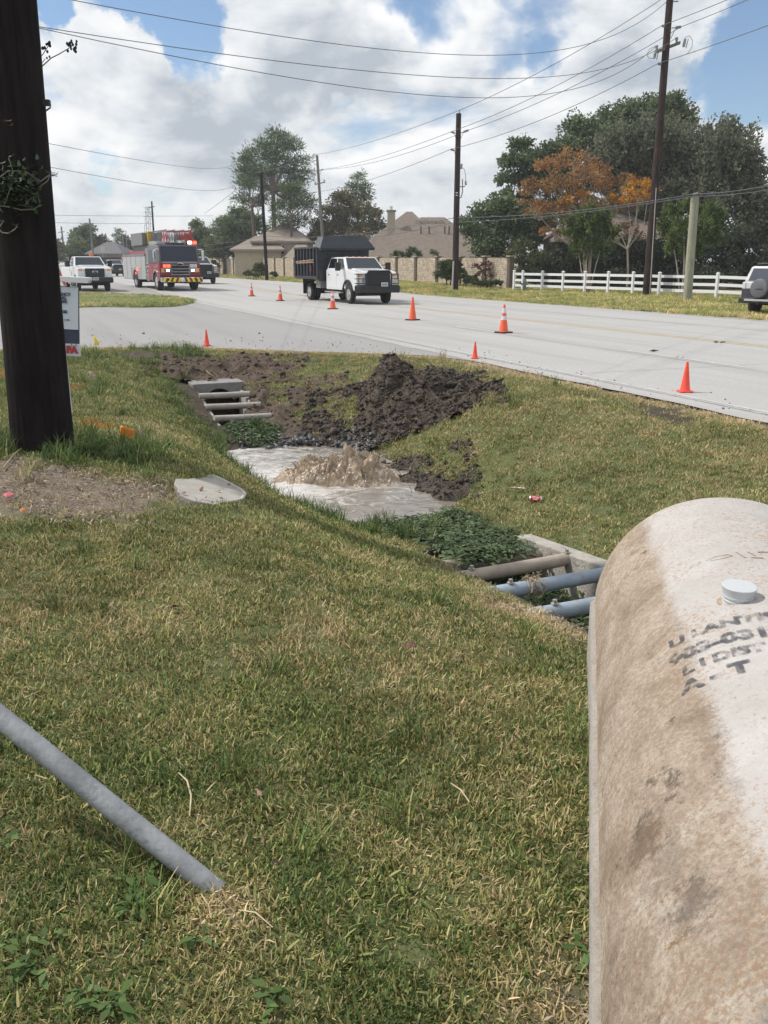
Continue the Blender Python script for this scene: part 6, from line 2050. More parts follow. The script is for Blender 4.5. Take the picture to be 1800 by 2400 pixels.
tube('conduit', [M_(1060, 680, -.3), M_(1063, 612, -.3)], .05, mat('pale conduit', (.45, .43, .40), .6), poleM, 8)
for y in (452, 458): tube('band', [M_(1068, y, -.2), M_(1073, y, -.2)], .03, M_REFL, poleM, 6)

hp = hit(1611, 702); T3 = hp.y * math.cos(PITCH) + (EYE - hp.z) * math.sin(PITCH)
poleP, P_ = far_pole((1611, 702), (1629, 461), T3, .205, .185, M_GREENWOOD, 'short pale green post carrying two cables in front of the white fence')
tube('cable_clamp', [P_(1624, 456, -.2), P_(1636, 453, -.2)], .05, M_HARDW, poleP, 8)
for q in ((1603, 455), (1608, 459), (1668, 453)): tube('cable_clamp', [P_(q[0] - 4, q[1] + .6, -.2), P_(q[0] + 4, q[1] - .6, -.2)], .05, M_WIRE2, poleP, 6)

poleD, D_ = far_pole((626, 656), (612, 404), 84, .17, .13, M_CREO, 'thin black pole leaning in front of the tall pines')
poleG, G_ = far_pole((762, 600), (743, 364), 92, .17, .13, M_GREYWOOD, 'grey pole leaning behind the dump truck')
tube('crossarm', [G_(739, 432), G_(762, 427)], .05, M_GREYWOOD, poleG, 6)
for q in ((739, 426), (760, 421)): tube('pin_insulator', [G_(q[0], q[1] + 8), G_(*q)], .07, M_INSUL, poleG, 8)
post_insulator(poleG, G_(749, 400), G_(758, 397))
for k, (b_, t_, tt, lab) in enumerate((((152, 600), (143.5, 531), 150, 'leftmost thin pole far down the road, just right of the black pole'),
                                       ((219.5, 600), (209.5, 512), 130, 'thin far pole rising behind the white pickup'),
                                       ((363, 600), (355.5, 472), 135, 'thin dark pole rising behind the fire engine ladder'))):
    o_, f_ = far_pole(b_, t_, tt, .17, .12, M_GREYWOOD if k < 2 else M_CREO, lab)
    tube('crossarm', [f_(t_[0] - 7, t_[1] + 14), f_(t_[0] + 7, t_[1] + 12)], .06, M_GREYWOOD, o_, 6)
    tube('crossarm', [f_(t_[0] - 3, t_[1] + 30), f_(t_[0] + 6, t_[1] + 29)], .05, M_GREYWOOD, o_, 6)

# lattice transmission tower in the distance
tt = 420
tb = at(346, 615, tt); tower = empty('lattice_tower', (tb.x, tb.y, 0)); tag(tower, 'grey lattice pylon on the skyline behind the fire engine', 'pylon')
Lt = lambda x, y: at(x, y, tt) - tower.location
M_LAT = mat('galvanised lattice', (.33, .35, .38), .6, .3)
for x0, x1 in ((338, 343.5), (354, 349.5)):
    for dy in (-1.2, 1.2): tube('leg', [Lt(x0, 618) + Vector((0, dy * 2, 0)), Lt(x1, 484) + Vector((0, dy, 0))], .16, M_LAT, tower, 5)
for k in range(9):
    f0 = k / 9; f1 = (k + 1) / 9
    xl = lambda f: 338 + 5.5 * f; xr = lambda f: 354 - 4.5 * f; yy = lambda f: 618 - 134 * f
    tube('brace', [Lt(xl(f0), yy(f0)), Lt(xr(f1), yy(f1))], .09, M_LAT, tower, 4)
    tube('brace', [Lt(xr(f0), yy(f0)), Lt(xl(f1), yy(f1))], .09, M_LAT, tower, 4)
for y in (487, 497, 508): tube('crossarm', [Lt(336, y), Lt(357, y)], .14, M_LAT, tower, 4)


# ------------------------------------------------------------------ overhead wires
def wire(label, pts, r, sag=0.0, seg=22):
    P = [Vector(p) for p in pts]
    q = []
    for k in range(len(P) - 1):
        for j in range(seg + (k == len(P) - 2)):
            t = j / seg
            p = P[k].lerp(P[k + 1], t); p.z -= 4 * (sag if not isinstance(sag, (list, tuple)) else sag[k]) * t * (1 - t)
            q.append(p)
    if isinstance(r, tuple): r = [r[0] + (r[1] - r[0]) * min(1, k / (len(q) - 1)) for k in range(len(q))]
    o = MB().tube(q, r, 5, False).build('overhead_wire', M_WIRE2, None, smooth=80)
    tag(o, label, 'wire', 'overhead wires')


RW = lambda x, y: R_(x, y) + poleR.location
MW = lambda x, y: M_(x, y) + poleM.location
GW = lambda x, y: G_(x, y) + poleG.location
DW = lambda x, y: D_(x, y) + poleD.location
PW = lambda x, y, dt=-.25: P_(x, y, dt) + poleP.location
wire('topmost wire climbing from the stone wall pole to the top of the tall pole', [DW(620, 388), GW(743, 362), MW(1078, 258), RW(1560, -8), at(1900, -190, 30)], .015, [.1, .3, .3, .1])
wire('upper of the paired wires from pole to pole across the sky', [DW(608, 418), GW(742, 399), MW(1057, 309), RW(1551, 60), at(1830, -55, 32)], .015, [.1, .35, .35, .05])
wire('lower of the paired wires from pole to pole across the sky', [DW(618, 424), GW(758, 397), MW(1098, 305), RW(1596, 63), at(1900, -66, 32)], .015, [.1, .5, .35, .05])
wire('lowest power wire sloping up past the fuses of the tall pole', [DW(607, 452), GW(742, 450), MW(1056, 350), RW(1542, 149), at(1900, 22, 32)], .015, [.1, .35, .4, .05])
wire('upper of the two cables passing the pale green post', [at(480, 575, 110), DW(620, 553), MW(1067, 510), PW(1628, 455), at(1850, 425, 34)], .020, [.1, .5, .25, .1])
wire('lower of the two cables passing the pale green post', [at(480, 588, 110), DW(621, 560), MW(1067, 521), PW(1628, 460, -.3), at(1850, 436, 34)], .018, [.1, .6, .2, .1])
pt = pb + Vector((-.2, 0, 9.4))
wire('highest wire crossing the sky from the black pole', [at(95, -14, 7.6), RW(1562, 4)], (.0035, .014), 1.22, 40)
wire('middle wire crossing the sky from the black pole', [at(60, 58, 7.4), RW(1586, 88)], (.0035, .014), .98, 40)
wire('third wire crossing the sky from the black pole, hanging lowest', [at(60, 59, 7.6), RW(1540, 106)], (.0035, .014), 1.30, 40)
wire('upper thin wire leading from the black pole into the pines', [at(60, 326, 9), at(560, 379, 88)], (.003, .014), .45, 30)
wire('lower thin wire leading from the black pole into the pines', [at(60, 381, 9), at(560, 427, 88)], (.003, .016), .5, 30)
wire('upper faint wire along the far left horizon', [at(100, 504, 160), at(500, 506, 190)], .035, .1)
wire('lower faint wire along the far left horizon', [at(100, 521, 160), at(355, 524, 190)], .035, .1)
wire('faint wire from the thin pole to the pine trees', [at(560, 450, 84), at(680, 453, 86), GW(742, 450)], .03, .15)
wire('short wire sloping down left behind the pines', [GW(743, 364) + Vector((0, 0, 0)), at(600, 405, 100), at(480, 500, 150)], .03, .15)

# ------------------------------------------------------------------ vegetation builders
def leaf_mat(name, dark, mid, light, trans=.38):
    if name in MATS: return MATS[name]
    m, N, L, B = new_mat(name)
    a = N.new('ShaderNodeAttribute'); a.attribute_name = 'tint'
    r = N.new('ShaderNodeValToRGB'); e = r.color_ramp.elements
    e[0].position, e[0].color = .1, dark + (1,); e[1].position, e[1].color = .92, light + (1,); q = e.new(.5); q.color = mid + (1,)
    L.new(a.outputs['Fac'], r.inputs[0]); L.new(r.outputs[0], B.inputs['Base Color']); B.inputs['Roughness'].default_value = .6
    B.inputs['Specular IOR Level'].default_value = .3
    t = N.new('ShaderNodeBsdfTranslucent'); L.new(r.outputs[0], t.inputs['Color'])
    ms = N.new('ShaderNodeMixShader'); ms.inputs[0].default_value = trans; L.new(B.outputs[0], ms.inputs[1]); L.new(t.outputs[0], ms.inputs[2])
    L.new(ms.outputs[0], N['Material Output'].inputs['Surface'])
    MATS[name] = m
    return m


def leaves(pos, ori, length, width, tint, rnd):
    """pos (n,3), ori (n,3) direction of the blade, arrays of sizes -> verts, faces"""
    n = len(pos)
    ori = ori / (np.linalg.norm(ori, axis=1, keepdims=True) + 1e-9)
    ref = rnd.normal(size=(n, 3))
    u = np.cross(ori, ref); u /= (np.linalg.norm(u, axis=1, keepdims=True) + 1e-9)
    a = pos - u * width[:, None] * .25
    b = pos + ori * length[:, None] * .5 - u * width[:, None] * .5
    c = pos + ori * length[:, None]
    d = pos + ori * length[:, None] * .5 + u * width[:, None] * .5
    v = np.stack([a, b, c, d], 1).reshape(-1, 3)
    f = np.arange(n * 4).reshape(n, 4)
    return v, f, np.repeat(tint, 4)


def crown_mesh(lobes, rnd, clump_per_m2=1.6, leaf_per_clump=42, leaf=(.16, .30), wid=.55, clump_r=.36, style='broad', fill=.55):
    VS, TS = [], []
    for c, r in lobes:
        c = np.array(c); r = np.array(r if hasattr(r, '__len__') else (r, r, r * .85))
        area = 4 * PI * (r.mean()) ** 2
        k = max(5, int(area * clump_per_m2))
        d = rnd.normal(size=(k, 3)); d /= np.linalg.norm(d, axis=1, keepdims=True)
        d[:, 2] = np.where(d[:, 2] < -.35, -d[:, 2] * .6, d[:, 2])
        rad = rnd.uniform(fill, 1.05, size=(k, 1)) ** .7
        cc = c + d * rad * r
        ct = rnd.uniform(0, 1, k)
        cr = clump_r * rnd.uniform(.6, 1.35, k) * min(1.0, r.mean() / 1.2)
        m = leaf_per_clump
        if style == 'pine':
            o = rnd.normal(size=(k, m, 3)) * np.array([1, 1, .75]); o[..., 2] += .35
            p = cc[:, None, :] + o * (cr[:, None, None] * .38)
            ori = o + rnd.normal(size=(k, m, 3)) * .35
        elif style == 'spray':
            base = rnd.normal(size=(k, 1, 3)) * .4 + np.array([0, 0, 1.0])
            q = rnd.uniform(-1, 1, size=(k, m, 1))
            p = cc[:, None, :] + base * q * cr[:, None, None] * 1.5 + rnd.normal(size=(k, m, 3)) * cr[:, None, None] * .16
            ori = rnd.normal(size=(k, m, 3)) + base * .7
        else:
            o = rnd.normal(size=(k, m, 3)); o /= np.linalg.norm(o, axis=2, keepdims=True); o *= rnd.uniform(.2, 1, size=(k, m, 1)) ** .5
            o[..., 2] *= .7
            p = cc[:, None, :] + o * cr[:, None, None]
            ori = o * .8 + rnd.normal(size=(k, m, 3)) * .7 + np.array([0, 0, -.15])
        tint = np.clip(ct[:, None] * .55 + rnd.uniform(0, .45, size=(k, m)), 0, 1)
        L_ = rnd.uniform(leaf[0], leaf[1], size=k * m)
        v, f, tt_ = leaves(p.reshape(-1, 3), ori.reshape(-1, 3), L_, L_ * wid, tint.ravel(), rnd)
        VS.append(v); TS.append(tt_)
    V = np.concatenate(VS); T = np.concatenate(TS)
    me = np_mesh('crown', V, np.arange(len(V)).reshape(-1, 4))
    a = me.attributes.new('tint', 'FLOAT', 'POINT'); a.data.foreach_set('value', T.astype(np.float32))
    return me


M_BARK = mat('grey brown bark', (.10, .082, .066), .95, var=.4, scale=5, bump=.8, bscale=20)
M_BARKP = mat('pine bark', (.12, .085, .068), .95, var=.4, scale=5, bump=.8, bscale=20)
M_BARKC = mat('smooth pale bark', (.30, .25, .21), .7, var=.3, scale=5)
TREE_SEED = [100]


def tree(name, label, t, base_px, lobes_px, material, trunk_r=.25, bark=None, group=None, cat='tree', depth=1.0, stems=None, fork=.35, squash=.85, **kw):
    """lobes in photo pixels at depth t: (x, y, radius[, depth offset])"""
    TREE_SEED[0] += 1
    rnd = np.random.default_rng(TREE_SEED[0])
    b = at(base_px[0], base_px[1], t); g = float(H(*to_ns(b.x, b.y))) - .1
    root = empty(name, (b.x, b.y, g)); tag(root, label, cat, group)
    lb = []
    for q in lobes_px:
        dt = q[3] if len(q) > 3 else rnd.uniform(-1, 1) * q[2] * t / FPX * .6
        c = at(q[0], q[1], t + dt) - root.location; r = q[2] * t / FPX
        lb.append(((c.x, c.y, max(c.z, .1)), (r, r * depth, r * squash)))
    me = crown_mesh(lb, rnd, **kw)
    link_mesh('crown', me, material, root)
    bark = bark or M_BARK
    top = max(lb, key=lambda q: q[0][2]); cx = sum(q[0][0] for q in lb) / len(lb); cz = max(q[0][2] for q in lb)
    mb = MB()
    if stems:
        for k in range(stems):
            a = 2 * PI * k / stems + rnd.uniform(-.3, .3)
            e = lb[k % len(lb)][0]
            p0 = Vector((math.cos(a) * .12, math.sin(a) * .12, 0)); p2 = Vector((e[0] * .8, e[1] * .8, e[2]))
            p1 = Vector((math.cos(a) * .25 + p2.x * .25, math.sin(a) * .25 + p2.y * .25, p2.z * .5))
            mb.tube([p0, p1 * .6 + p0 * .4, p1, p2], [trunk_r, trunk_r * .85, trunk_r * .7, trunk_r * .3], 7)
    else:
        fz = cz * fork
        mid = Vector((cx * .4, 0, fz))
        mb.tube([(0, 0, 0), tuple(mid * .5 + Vector((.05, 0, 0))), tuple(mid)], [trunk_r * 1.25, trunk_r, trunk_r * .85], 9)
        for c, r in lb:
            c = Vector(c)
            if c.z < fz * .8: continue
            m_ = mid.lerp(c, .5) + Vector((rnd.normal() * .2, rnd.normal() * .2, -.1 * (c - mid).length))
            mb.tube([mid - Vector((0, 0, .1)), m_, c], [trunk_r * .55, trunk_r * .38, trunk_r * .15], 6)
            for _ in range(5):
                e = c + Vector(tuple(rnd.normal(size=3))) * (r[0] * .38)
                mb.tube([m_.lerp(c, .6), e], [trunk_r * .14, .012], 4, False)
    mb.build('trunk', bark, root, smooth=60)
    return root


M_OAK = leaf_mat('live oak leaves', (0.040, 0.059, 0.029), (0.102, 0.147, 0.065), (0.265, 0.311, 0.157))
M_OLIVE = leaf_mat('dusty willow oak leaves', (0.053, 0.063, 0.043), (0.138, 0.156, 0.100), (0.304, 0.295, 0.208))
M_ORLEAF = leaf_mat('orange autumn leaves', (.12, .065, .035), (.34, .18, .075), (.56, .30, .10), .4)
M_YELEAF = leaf_mat('yellow autumn leaves', (.25, .11, .015), (.55, .26, .025), (.75, .42, .04), .35)
M_PINE = leaf_mat('pine needles', (0.022, 0.041, 0.019), (0.081, 0.124, 0.050), (0.225, 0.292, 0.124))
M_MYRT = leaf_mat('crape myrtle leaves', (0.029, 0.046, 0.014), (0.086, 0.132, 0.034), (0.241, 0.299, 0.086))
M_MIXED = leaf_mat('turning pine oak leaves', (0.039, 0.048, 0.021), (0.122, 0.122, 0.055), (0.314, 0.225, 0.108))
M_MIDG = leaf_mat('mid green leaves', (0.030, 0.044, 0.017), (0.103, 0.131, 0.049), (0.235, 0.248, 0.110))
M_SHRUB = leaf_mat('clipped shrub leaves', (.020, .028, .009), (.070, .085, .024), (.17, .18, .06))
M_HEDGE = leaf_mat('dark hedge leaves', (0.021, 0.034, 0.013), (0.061, 0.095, 0.030), (0.144, 0.186, 0.068))
M_RED = leaf_mat('reddish leaves', (.05, .022, .018), (.12, .055, .045), (.20, .10, .07))
M_UNDER = leaf_mat('dark understorey leaves', (0.022, 0.029, 0.020), (0.053, 0.068, 0.040), (0.129, 0.138, 0.086))

# right-hand wood
oak_kw = dict(clump_per_m2=2.3, leaf_per_clump=36, leaf=(.17, .34), clump_r=.58, fill=.3)
GR = 'trees behind the white fence'
tree('oak_tree', 'dark live oak at the left end of the wood, leaning out over the wall', 66, (1250, 640),
     [(1222, 345, 30), (1200, 385, 32), (1188, 425, 26), (1185, 455, 18), (1255, 380, 42), (1250, 430, 50), (1290, 400, 50), (1300, 355, 36), (1230, 470, 26), (1310, 440, 50)], M_OAK, .32, group=GR, **oak_kw)
tree('oak_tree', 'tallest dark live oak in the wood, its crown against the sky', 69, (1480, 640),
     [(1355, 305, 42), (1400, 318, 46), (1440, 285, 42), (1482, 262, 36), (1540, 262, 46), (1584, 246, 30), (1612, 290, 26), (1590, 280, 36), (1500, 300, 55), (1560, 310, 45), (1430, 340, 60), (1360, 350, 52), (1320, 380, 50), (1500, 370, 70), (1340, 430, 55), (1420, 430, 60), (1300, 500, 50), (1380, 515, 55), (1460, 520, 55)], M_OAK, .42, group=GR, **oak_kw)
tree('willow_oak_tree', 'broad dusty olive tree filling the middle of the wood', 63, (1560, 640),
     [(1450, 360, 60), (1520, 340, 62), (1590, 350, 60), (1480, 420, 70), (1560, 420, 75), (1640, 400, 62), (1600, 470, 75), (1530, 490, 60), (1650, 345, 40), (1400, 400, 45)], M_OLIVE, .35, group=GR, clump_per_m2=2.4, leaf_per_clump=40, leaf=(.16, .32), clump_r=.55, style='spray', fill=.3)
tree('willow_oak_tree', 'dusty olive tree at the right end of the wood, twigs showing at its crown', 60, (1730, 640),
     [(1700, 315, 34), (1740, 335, 36), (1680, 350, 44), (1725, 380, 52), (1760, 400, 36), (1690, 420, 60), (1745, 450, 50), (1770, 490, 50), (1700, 500, 60), (1790, 540, 55)], M_OLIVE, .3, group=GR, clump_per_m2=2.3, leaf_per_clump=38, leaf=(.16, .32), clump_r=.55, style='spray', fill=.3)
tree('oak_tree', 'dark oak with low skirts behind the right part of the fence', 57, (1740, 660),
     [(1690, 570, 55), (1760, 560, 55), (1800, 610, 50), (1650, 590, 50), (1720, 620, 45), (1770, 640, 40), (1840, 560, 60), (1850, 500, 50)], M_UNDER, .25, group=GR, clump_per_m2=2.2, leaf_per_clump=34, leaf=(.16, .32), clump_r=.55, fill=.3)
tree('oak_tree', 'dark round oak spreading over the stone wall at the left of the orange tree', 63, (1180, 640),
     [(1130, 510, 36), (1170, 490, 40), (1105, 545, 28), (1140, 560, 40), (1180, 545, 45), (1215, 520, 45), (1230, 570, 45), (1260, 530, 45), (1090, 520, 18), (1150, 590, 35)], M_OAK, .28, group=GR, **oak_kw)
tree('understorey_shrub', 'dark undergrowth bush behind the fence right of the hydrant', 60, (1330, 675), [(1270, 620, 38), (1320, 610, 45), (1370, 620, 45), (1420, 600, 50), (1400, 650, 30), (1300, 655, 28)], M_UNDER, .15, group='undergrowth behind the fence', cat='shrub', clump_per_m2=2.4, leaf_per_clump=32, leaf=(.16, .30), clump_r=.5, fill=.3)
tree('understorey_shrub', 'dark undergrowth bush behind the fence at the tall pole', 59, (1520, 680), [(1470, 590, 50), (1530, 600, 50), (1590, 600, 50), (1500, 650, 35), (1560, 655, 35), (1620, 650, 35), (1450, 650, 30)], M_UNDER, .15, group='undergrowth behind the fence', cat='shrub', clump_per_m2=2.4, leaf_per_clump=32, leaf=(.16, .30), clump_r=.5, fill=.3)
tree('understorey_shrub', 'dark undergrowth bush behind the fence beside the parked car', 56, (1700, 690), [(1660, 650, 40), (1720, 655, 40), (1780, 660, 40), (1840, 650, 50)], M_UNDER, .15, group='undergrowth behind the fence', cat='shrub', clump_per_m2=2.4, leaf_per_clump=32, leaf=(.16, .30), clump_r=.5, fill=.3)
tree('understorey_shrub', 'dark undergrowth bush in the gap behind the hydrant', 63, (1250, 670), [(1235, 655, 24), (1262, 650, 26), (1285, 660, 22), (1225, 635, 20)], M_UNDER, .12, group='undergrowth behind the fence', cat='shrub', clump_per_m2=2.6, leaf_per_clump=32, leaf=(.16, .30), clump_r=.5, fill=.3)
tree('understorey_shrub', 'dark undergrowth bush in the gap behind the pale green post', 62, (1630, 680), [(1590, 640, 32), (1640, 640, 34), (1680, 640, 32), (1610, 665, 22), (1660, 665, 24), (1560, 630, 30)], M_UNDER, .12, group='undergrowth behind the fence', cat='shrub', clump_per_m2=2.6, leaf_per_clump=32, leaf=(.16, .30), clump_r=.5, fill=.3)
tree('tallow_tree', 'tree turned orange and yellow among the dark oaks', 57.5, (1370, 675),
     [(1285, 395, 36), (1340, 380, 42), (1255, 445, 34), (1310, 440, 42), (1370, 430, 45), (1400, 400, 34), (1420, 440, 36), (1470, 425, 26), (1250, 490, 34), (1300, 500, 38), (1350, 490, 42), (1410, 485, 42), (1460, 480, 40), (1290, 545, 26), (1330, 545, 30), (1480, 540, 30)],
     M_ORLEAF, .13, M_BARKC, fork=.3, clump_per_m2=1.7, leaf_per_clump=28, leaf=(.11, .22), clump_r=.40)
tree('yellow_tallow_tree', 'small tree with bright yellow leaf tips left of the tall pole', 56.5, (1470, 680),
     [(1495, 440, 26), (1520, 452, 20), (1470, 455, 24), (1500, 470, 26), (1445, 470, 22), (1515, 430, 14), (1360, 460, 24), (1330, 470, 20)], M_YELEAF, .07, M_BARKC, fork=.4, clump_per_m2=2.0, leaf_per_clump=30, leaf=(.11, .20), clump_r=.34)
cm_kw = dict(clump_per_m2=6.5, leaf_per_clump=44, leaf=(.11, .24), clump_r=.50, style='spray', wid=.35, fill=.2)
tree('crape_myrtle', 'vase shaped green crape myrtle in front of the orange tree', 50, (1376, 685),
     [(1350, 520, 20), (1385, 505, 24), (1420, 515, 22), (1340, 550, 26), (1380, 545, 34), (1425, 550, 28), (1360, 585, 26), (1400, 585, 28), (1385, 560, 36)], M_MYRT, .05, M_BARKC, stems=6, group='crape myrtles by the fence', **cm_kw)
tree('crape_myrtle', 'vase shaped green crape myrtle behind the pale green post', 46, (1600, 694),
     [(1570, 500, 22), (1610, 495, 24), (1650, 505, 26), (1560, 540, 26), (1600, 540, 32), (1645, 545, 32), (1680, 520, 26), (1580, 580, 26), (1625, 585, 26), (1670, 560, 22)], M_MYRT, .05, M_BARKC, stems=6, group='crape myrtles by the fence', **cm_kw)
tree('small_tree', 'round light green small tree at the end of the stone wall', 58, (1226, 672), [(1225, 575, 26), (1205, 600, 26), (1245, 605, 28), (1225, 620, 30), (1215, 645, 22), (1250, 640, 20)], M_MIDG, .08, clump_per_m2=2.0, leaf_per_clump=34, leaf=(.12, .24), clump_r=.4)

# pines and neighbours behind the wall
GP = 'trees behind the stone wall'
pine_kw = dict(style='pine', clump_per_m2=1.35, leaf_per_clump=34, leaf=(.32, .62), wid=.18, clump_r=.85, squash=.62, fill=.5)
tree('pine_tree', 'tallest pine with spreading flat boughs left of the grey pole', 108, (643, 640),
     [(650, 330, 30), (620, 350, 28), (680, 350, 30), (590, 372, 26), (640, 378, 34), (700, 385, 26), (660, 410, 34), (575, 410, 26), (718, 408, 18), (610, 420, 28), (700, 430, 24), (640, 450, 26), (690, 470, 26)], M_PINE, .30, M_BARKP, fork=.62, group=GP, **pine_kw)
tree('pine_tree', 'slender pine joined to the left flank of the tallest pine', 106, (601, 640),
     [(575, 385, 22), (568, 430, 22), (595, 440, 24), (565, 470, 20), (590, 480, 22), (610, 400, 22), (620, 470, 18)], M_PINE, .20, M_BARKP, fork=.62, group=GP, **pine_kw)
tree('pine_tree', 'shorter pine with drooping boughs below the tallest one', 104, (683, 640),
     [(690, 455, 28), (670, 490, 30), (710, 490, 26), (660, 520, 24), (700, 525, 28), (725, 470, 16), (680, 445, 22)], M_PINE, .16, M_BARKP, fork=.7, group=GP, **pine_kw)
tree('pine_tree', 'thin pine rising out of the bronze oak right of the grey pole', 112, (838, 640), [(840, 420, 16), (832, 445, 20), (852, 450, 20), (845, 475, 24), (860, 465, 12), (825, 470, 18)], M_PINE, .15, M_BARKP, fork=.7, group=GP, **pine_kw)
tree('bronze_oak', 'bronze green oak between the dump body and the chimney', 108, (820, 640),
     [(800, 470, 26), (775, 500, 28), (820, 505, 34), (860, 505, 30), (760, 535, 30), (800, 540, 34), (850, 540, 32), (885, 535, 22), (745, 560, 24), (830, 570, 34), (780, 570, 30)], M_MIXED, .2, group=GP, clump_per_m2=1.1, leaf_per_clump=36, leaf=(.22, .46), clump_r=.75, fill=.4)
tree('oak_tree', 'dark oak at the left foot of the tallest pine', 112, (560, 645), [(560, 505, 26), (585, 520, 28), (540, 530, 28), (600, 540, 26), (560, 560, 34), (525, 560, 24), (590, 570, 28)], M_OAK, .2, group=GP, clump_per_m2=1.3, leaf_per_clump=36, leaf=(.22, .46), clump_r=.75, fill=.4)
tree('broadleaf_tree', 'light green rounded tree at the left end of the stone wall', 116, (525, 640), [(530, 550, 20), (510, 570, 26), (545, 575, 26), (525, 590, 30), (560, 595, 22), (495, 595, 20)], M_MIDG, .16, group=GP, clump_per_m2=1.6, leaf_per_clump=36, leaf=(.22, .44), clump_r=.7, fill=.4)
tree('pine_tree', 'small dark pine above the light green tree', 135, (525, 630), [(525, 518, 12), (515, 530, 14), (535, 532, 13), (505, 545, 12)], M_PINE, .14, M_BARKP, fork=.7, group=GP, **pine_kw)
tree('broadleaf_tree', 'light green tree directly right of the fire engine ladder', 125, (468, 640), [(460, 530, 16), (475, 545, 20), (455, 560, 20), (480, 570, 22), (465, 590, 24), (440, 580, 16), (490, 590, 18)], M_MIDG, .16, group=GP, clump_per_m2=1.6, leaf_per_clump=36, leaf=(.22, .44), clump_r=.7, fill=.4)
tree('oak_tree', 'dark hedge-like oak behind the cab of the fire engine', 130, (490, 640), [(500, 600, 20), (485, 612, 18), (515, 610, 18), (460, 610, 20)], M_UNDER, .16, group=GP, clump_per_m2=1.1, leaf_per_clump=34, leaf=(.20, .40), clump_r=.6)

GL = 'trees far down the road'
far_kw = dict(clump_per_m2=1.0, leaf_per_clump=36, leaf=(.30, .6), clump_r=.9, fill=.4)
tree('oak_tree', 'dark ragged tree behind the white pickup, crown open to the sky', 150, (205, 630), [(208, 538, 13), (200, 550, 14), (188, 545, 13), (178, 556, 14), (195, 565, 18), (215, 565, 15), (172, 568, 10), (222, 580, 14)], M_OAK, .25, group=GL, **far_kw)
tree('broadleaf_tree', 'low green tree behind the roof of the white pickup', 145, (185, 630), [(178, 580, 18), (195, 585, 18), (165, 590, 14), (210, 592, 14), (185, 600, 18)], M_MIDG, .2, group=GL, **far_kw)
tree('broadleaf_tree', 'bushy tree next to the black pole, left of the pickup', 150, (140, 630), [(135, 578, 14), (150, 590, 14), (125, 595, 16), (140, 605, 14), (110, 590, 16), (90, 580, 20)], M_MIXED, .2, group=GL, **far_kw)
tree('broadleaf_tree', 'bushy tree between the pickup and the thin pine', 150, (242, 630), [(240, 562, 10), (235, 575, 15), (250, 580, 15), (228, 590, 14), (258, 592, 12)], M_MIXED, .2, group=GL, **far_kw)
tree('pine_tree', 'thin pine with tiers against the sky left of the fire engine', 160, (277, 620), [(278, 545, 6), (272, 555, 7), (285, 558, 7), (278, 570, 9), (268, 578, 8), (290, 578, 8)], M_PINE, .14, M_BARKP, fork=.8, group=GL, style='pine', clump_per_m2=.55, leaf_per_clump=30, leaf=(.35, .7), wid=.18, clump_r=.8)
tree('red_tree', 'reddish tree left of the fire engine ladder', 165, (298, 620), [(295, 562, 9), (303, 568, 9), (290, 574, 9), (305, 580, 10)], M_RED, .14, group=GL, **far_kw)
for k, (x, lab) in enumerate(((60, 'dark far trees hidden mostly by the black pole'), (330, 'dark far trees behind the fire engine body'), (410, 'dark far trees behind the fire engine cab'))):
    tree('far_tree', lab, 175, (x, 625), [(x - 25, 590, 20), (x, 585, 22), (x + 25, 592, 20), (x + 10, 604, 20), (x - 15, 604, 20)], M_OAK, .2, group=GL, **far_kw)

# shrubs along the wall
GS = 'shrubs along the stone wall'
sh_kw = dict(clump_per_m2=14, leaf_per_clump=36, leaf=(.09, .18), clump_r=.26, fill=.4)


def shrub(label, t, base, lobes, m, **kw):
    k = dict(sh_kw); k.update(kw)
    return tree('shrub', label, t, base, lobes, m, .05, stems=3, group=GS, cat='shrub', **k)


shrub('large dark rounded shrub left of the pole with looped cable', 60, (1050, 668), [(1048, 628, 22), (1062, 622, 20), (1040, 645, 20), (1060, 648, 20), (1078, 640, 14)], M_HEDGE)
shrub('reddish bare-twigged shrub right of the pole with looped cable', 58, (1135, 672), [(1120, 625, 14), (1140, 620, 16), (1155, 632, 12), (1130, 642, 16), (1150, 648, 12)], M_RED, clump_per_m2=6, leaf_per_clump=16)
shrub('low clipped dark hedge below the reddish shrub', 56, (1130, 676), [(1095, 662, 10), (1115, 665, 11), (1135, 666, 11), (1155, 665, 11), (1170, 664, 9)], M_HEDGE)
shrub('light green low shrub between the dark shrub and the hedge', 58, (1090, 668), [(1085, 650, 12), (1100, 655, 11), (1112, 653, 9)], M_SHRUB)
shrub('round clipped light green shrub at the stone wall left of the dump truck', 88, (607, 650), [(607, 625, 12), (601, 634, 11), (613, 634, 11), (607, 640, 12)], M_SHRUB)
shrub('small low shrub left of the round clipped shrub', 90, (583, 648), [(580, 641, 8), (588, 642, 7), (574, 643, 6)], M_SHRUB)
shrub('tiny dark shrub right under the round clipped shrub', 86, (597, 650), [(595, 645, 6), (602, 646, 6)], M_HEDGE)
shrub('tiny dark shrub right of the thin black pole', 86, (641, 652), [(641, 643, 8), (646, 647, 6)], M_HEDGE)
shrub('shrub at the wall behind the escort truck', 100, (506, 645), [(500, 618, 9), (508, 625, 9), (503, 634, 9)], M_MIDG)
spk = dict(style='spray', clump_per_m2=5, leaf_per_clump=26, leaf=(.2, .4), clump_r=.3, wid=.2)
shrub('spiky palm top poking over the stone wall left of the long roof vents', 82, (966, 640), [(966, 590, 11), (956, 600, 10), (978, 599, 10)], M_HEDGE, **spk)
shrub('small spiky palm top over the wall next to the white cab', 82, (932, 640), [(932, 596, 9), (924, 601, 7), (940, 601, 7)], M_HEDGE, **spk)
shrub('spiky palm top over the wall nearest the pole with looped cable', 80, (1017, 640), [(1014, 594, 8), (1022, 597, 8)], M_MIDG, **spk)

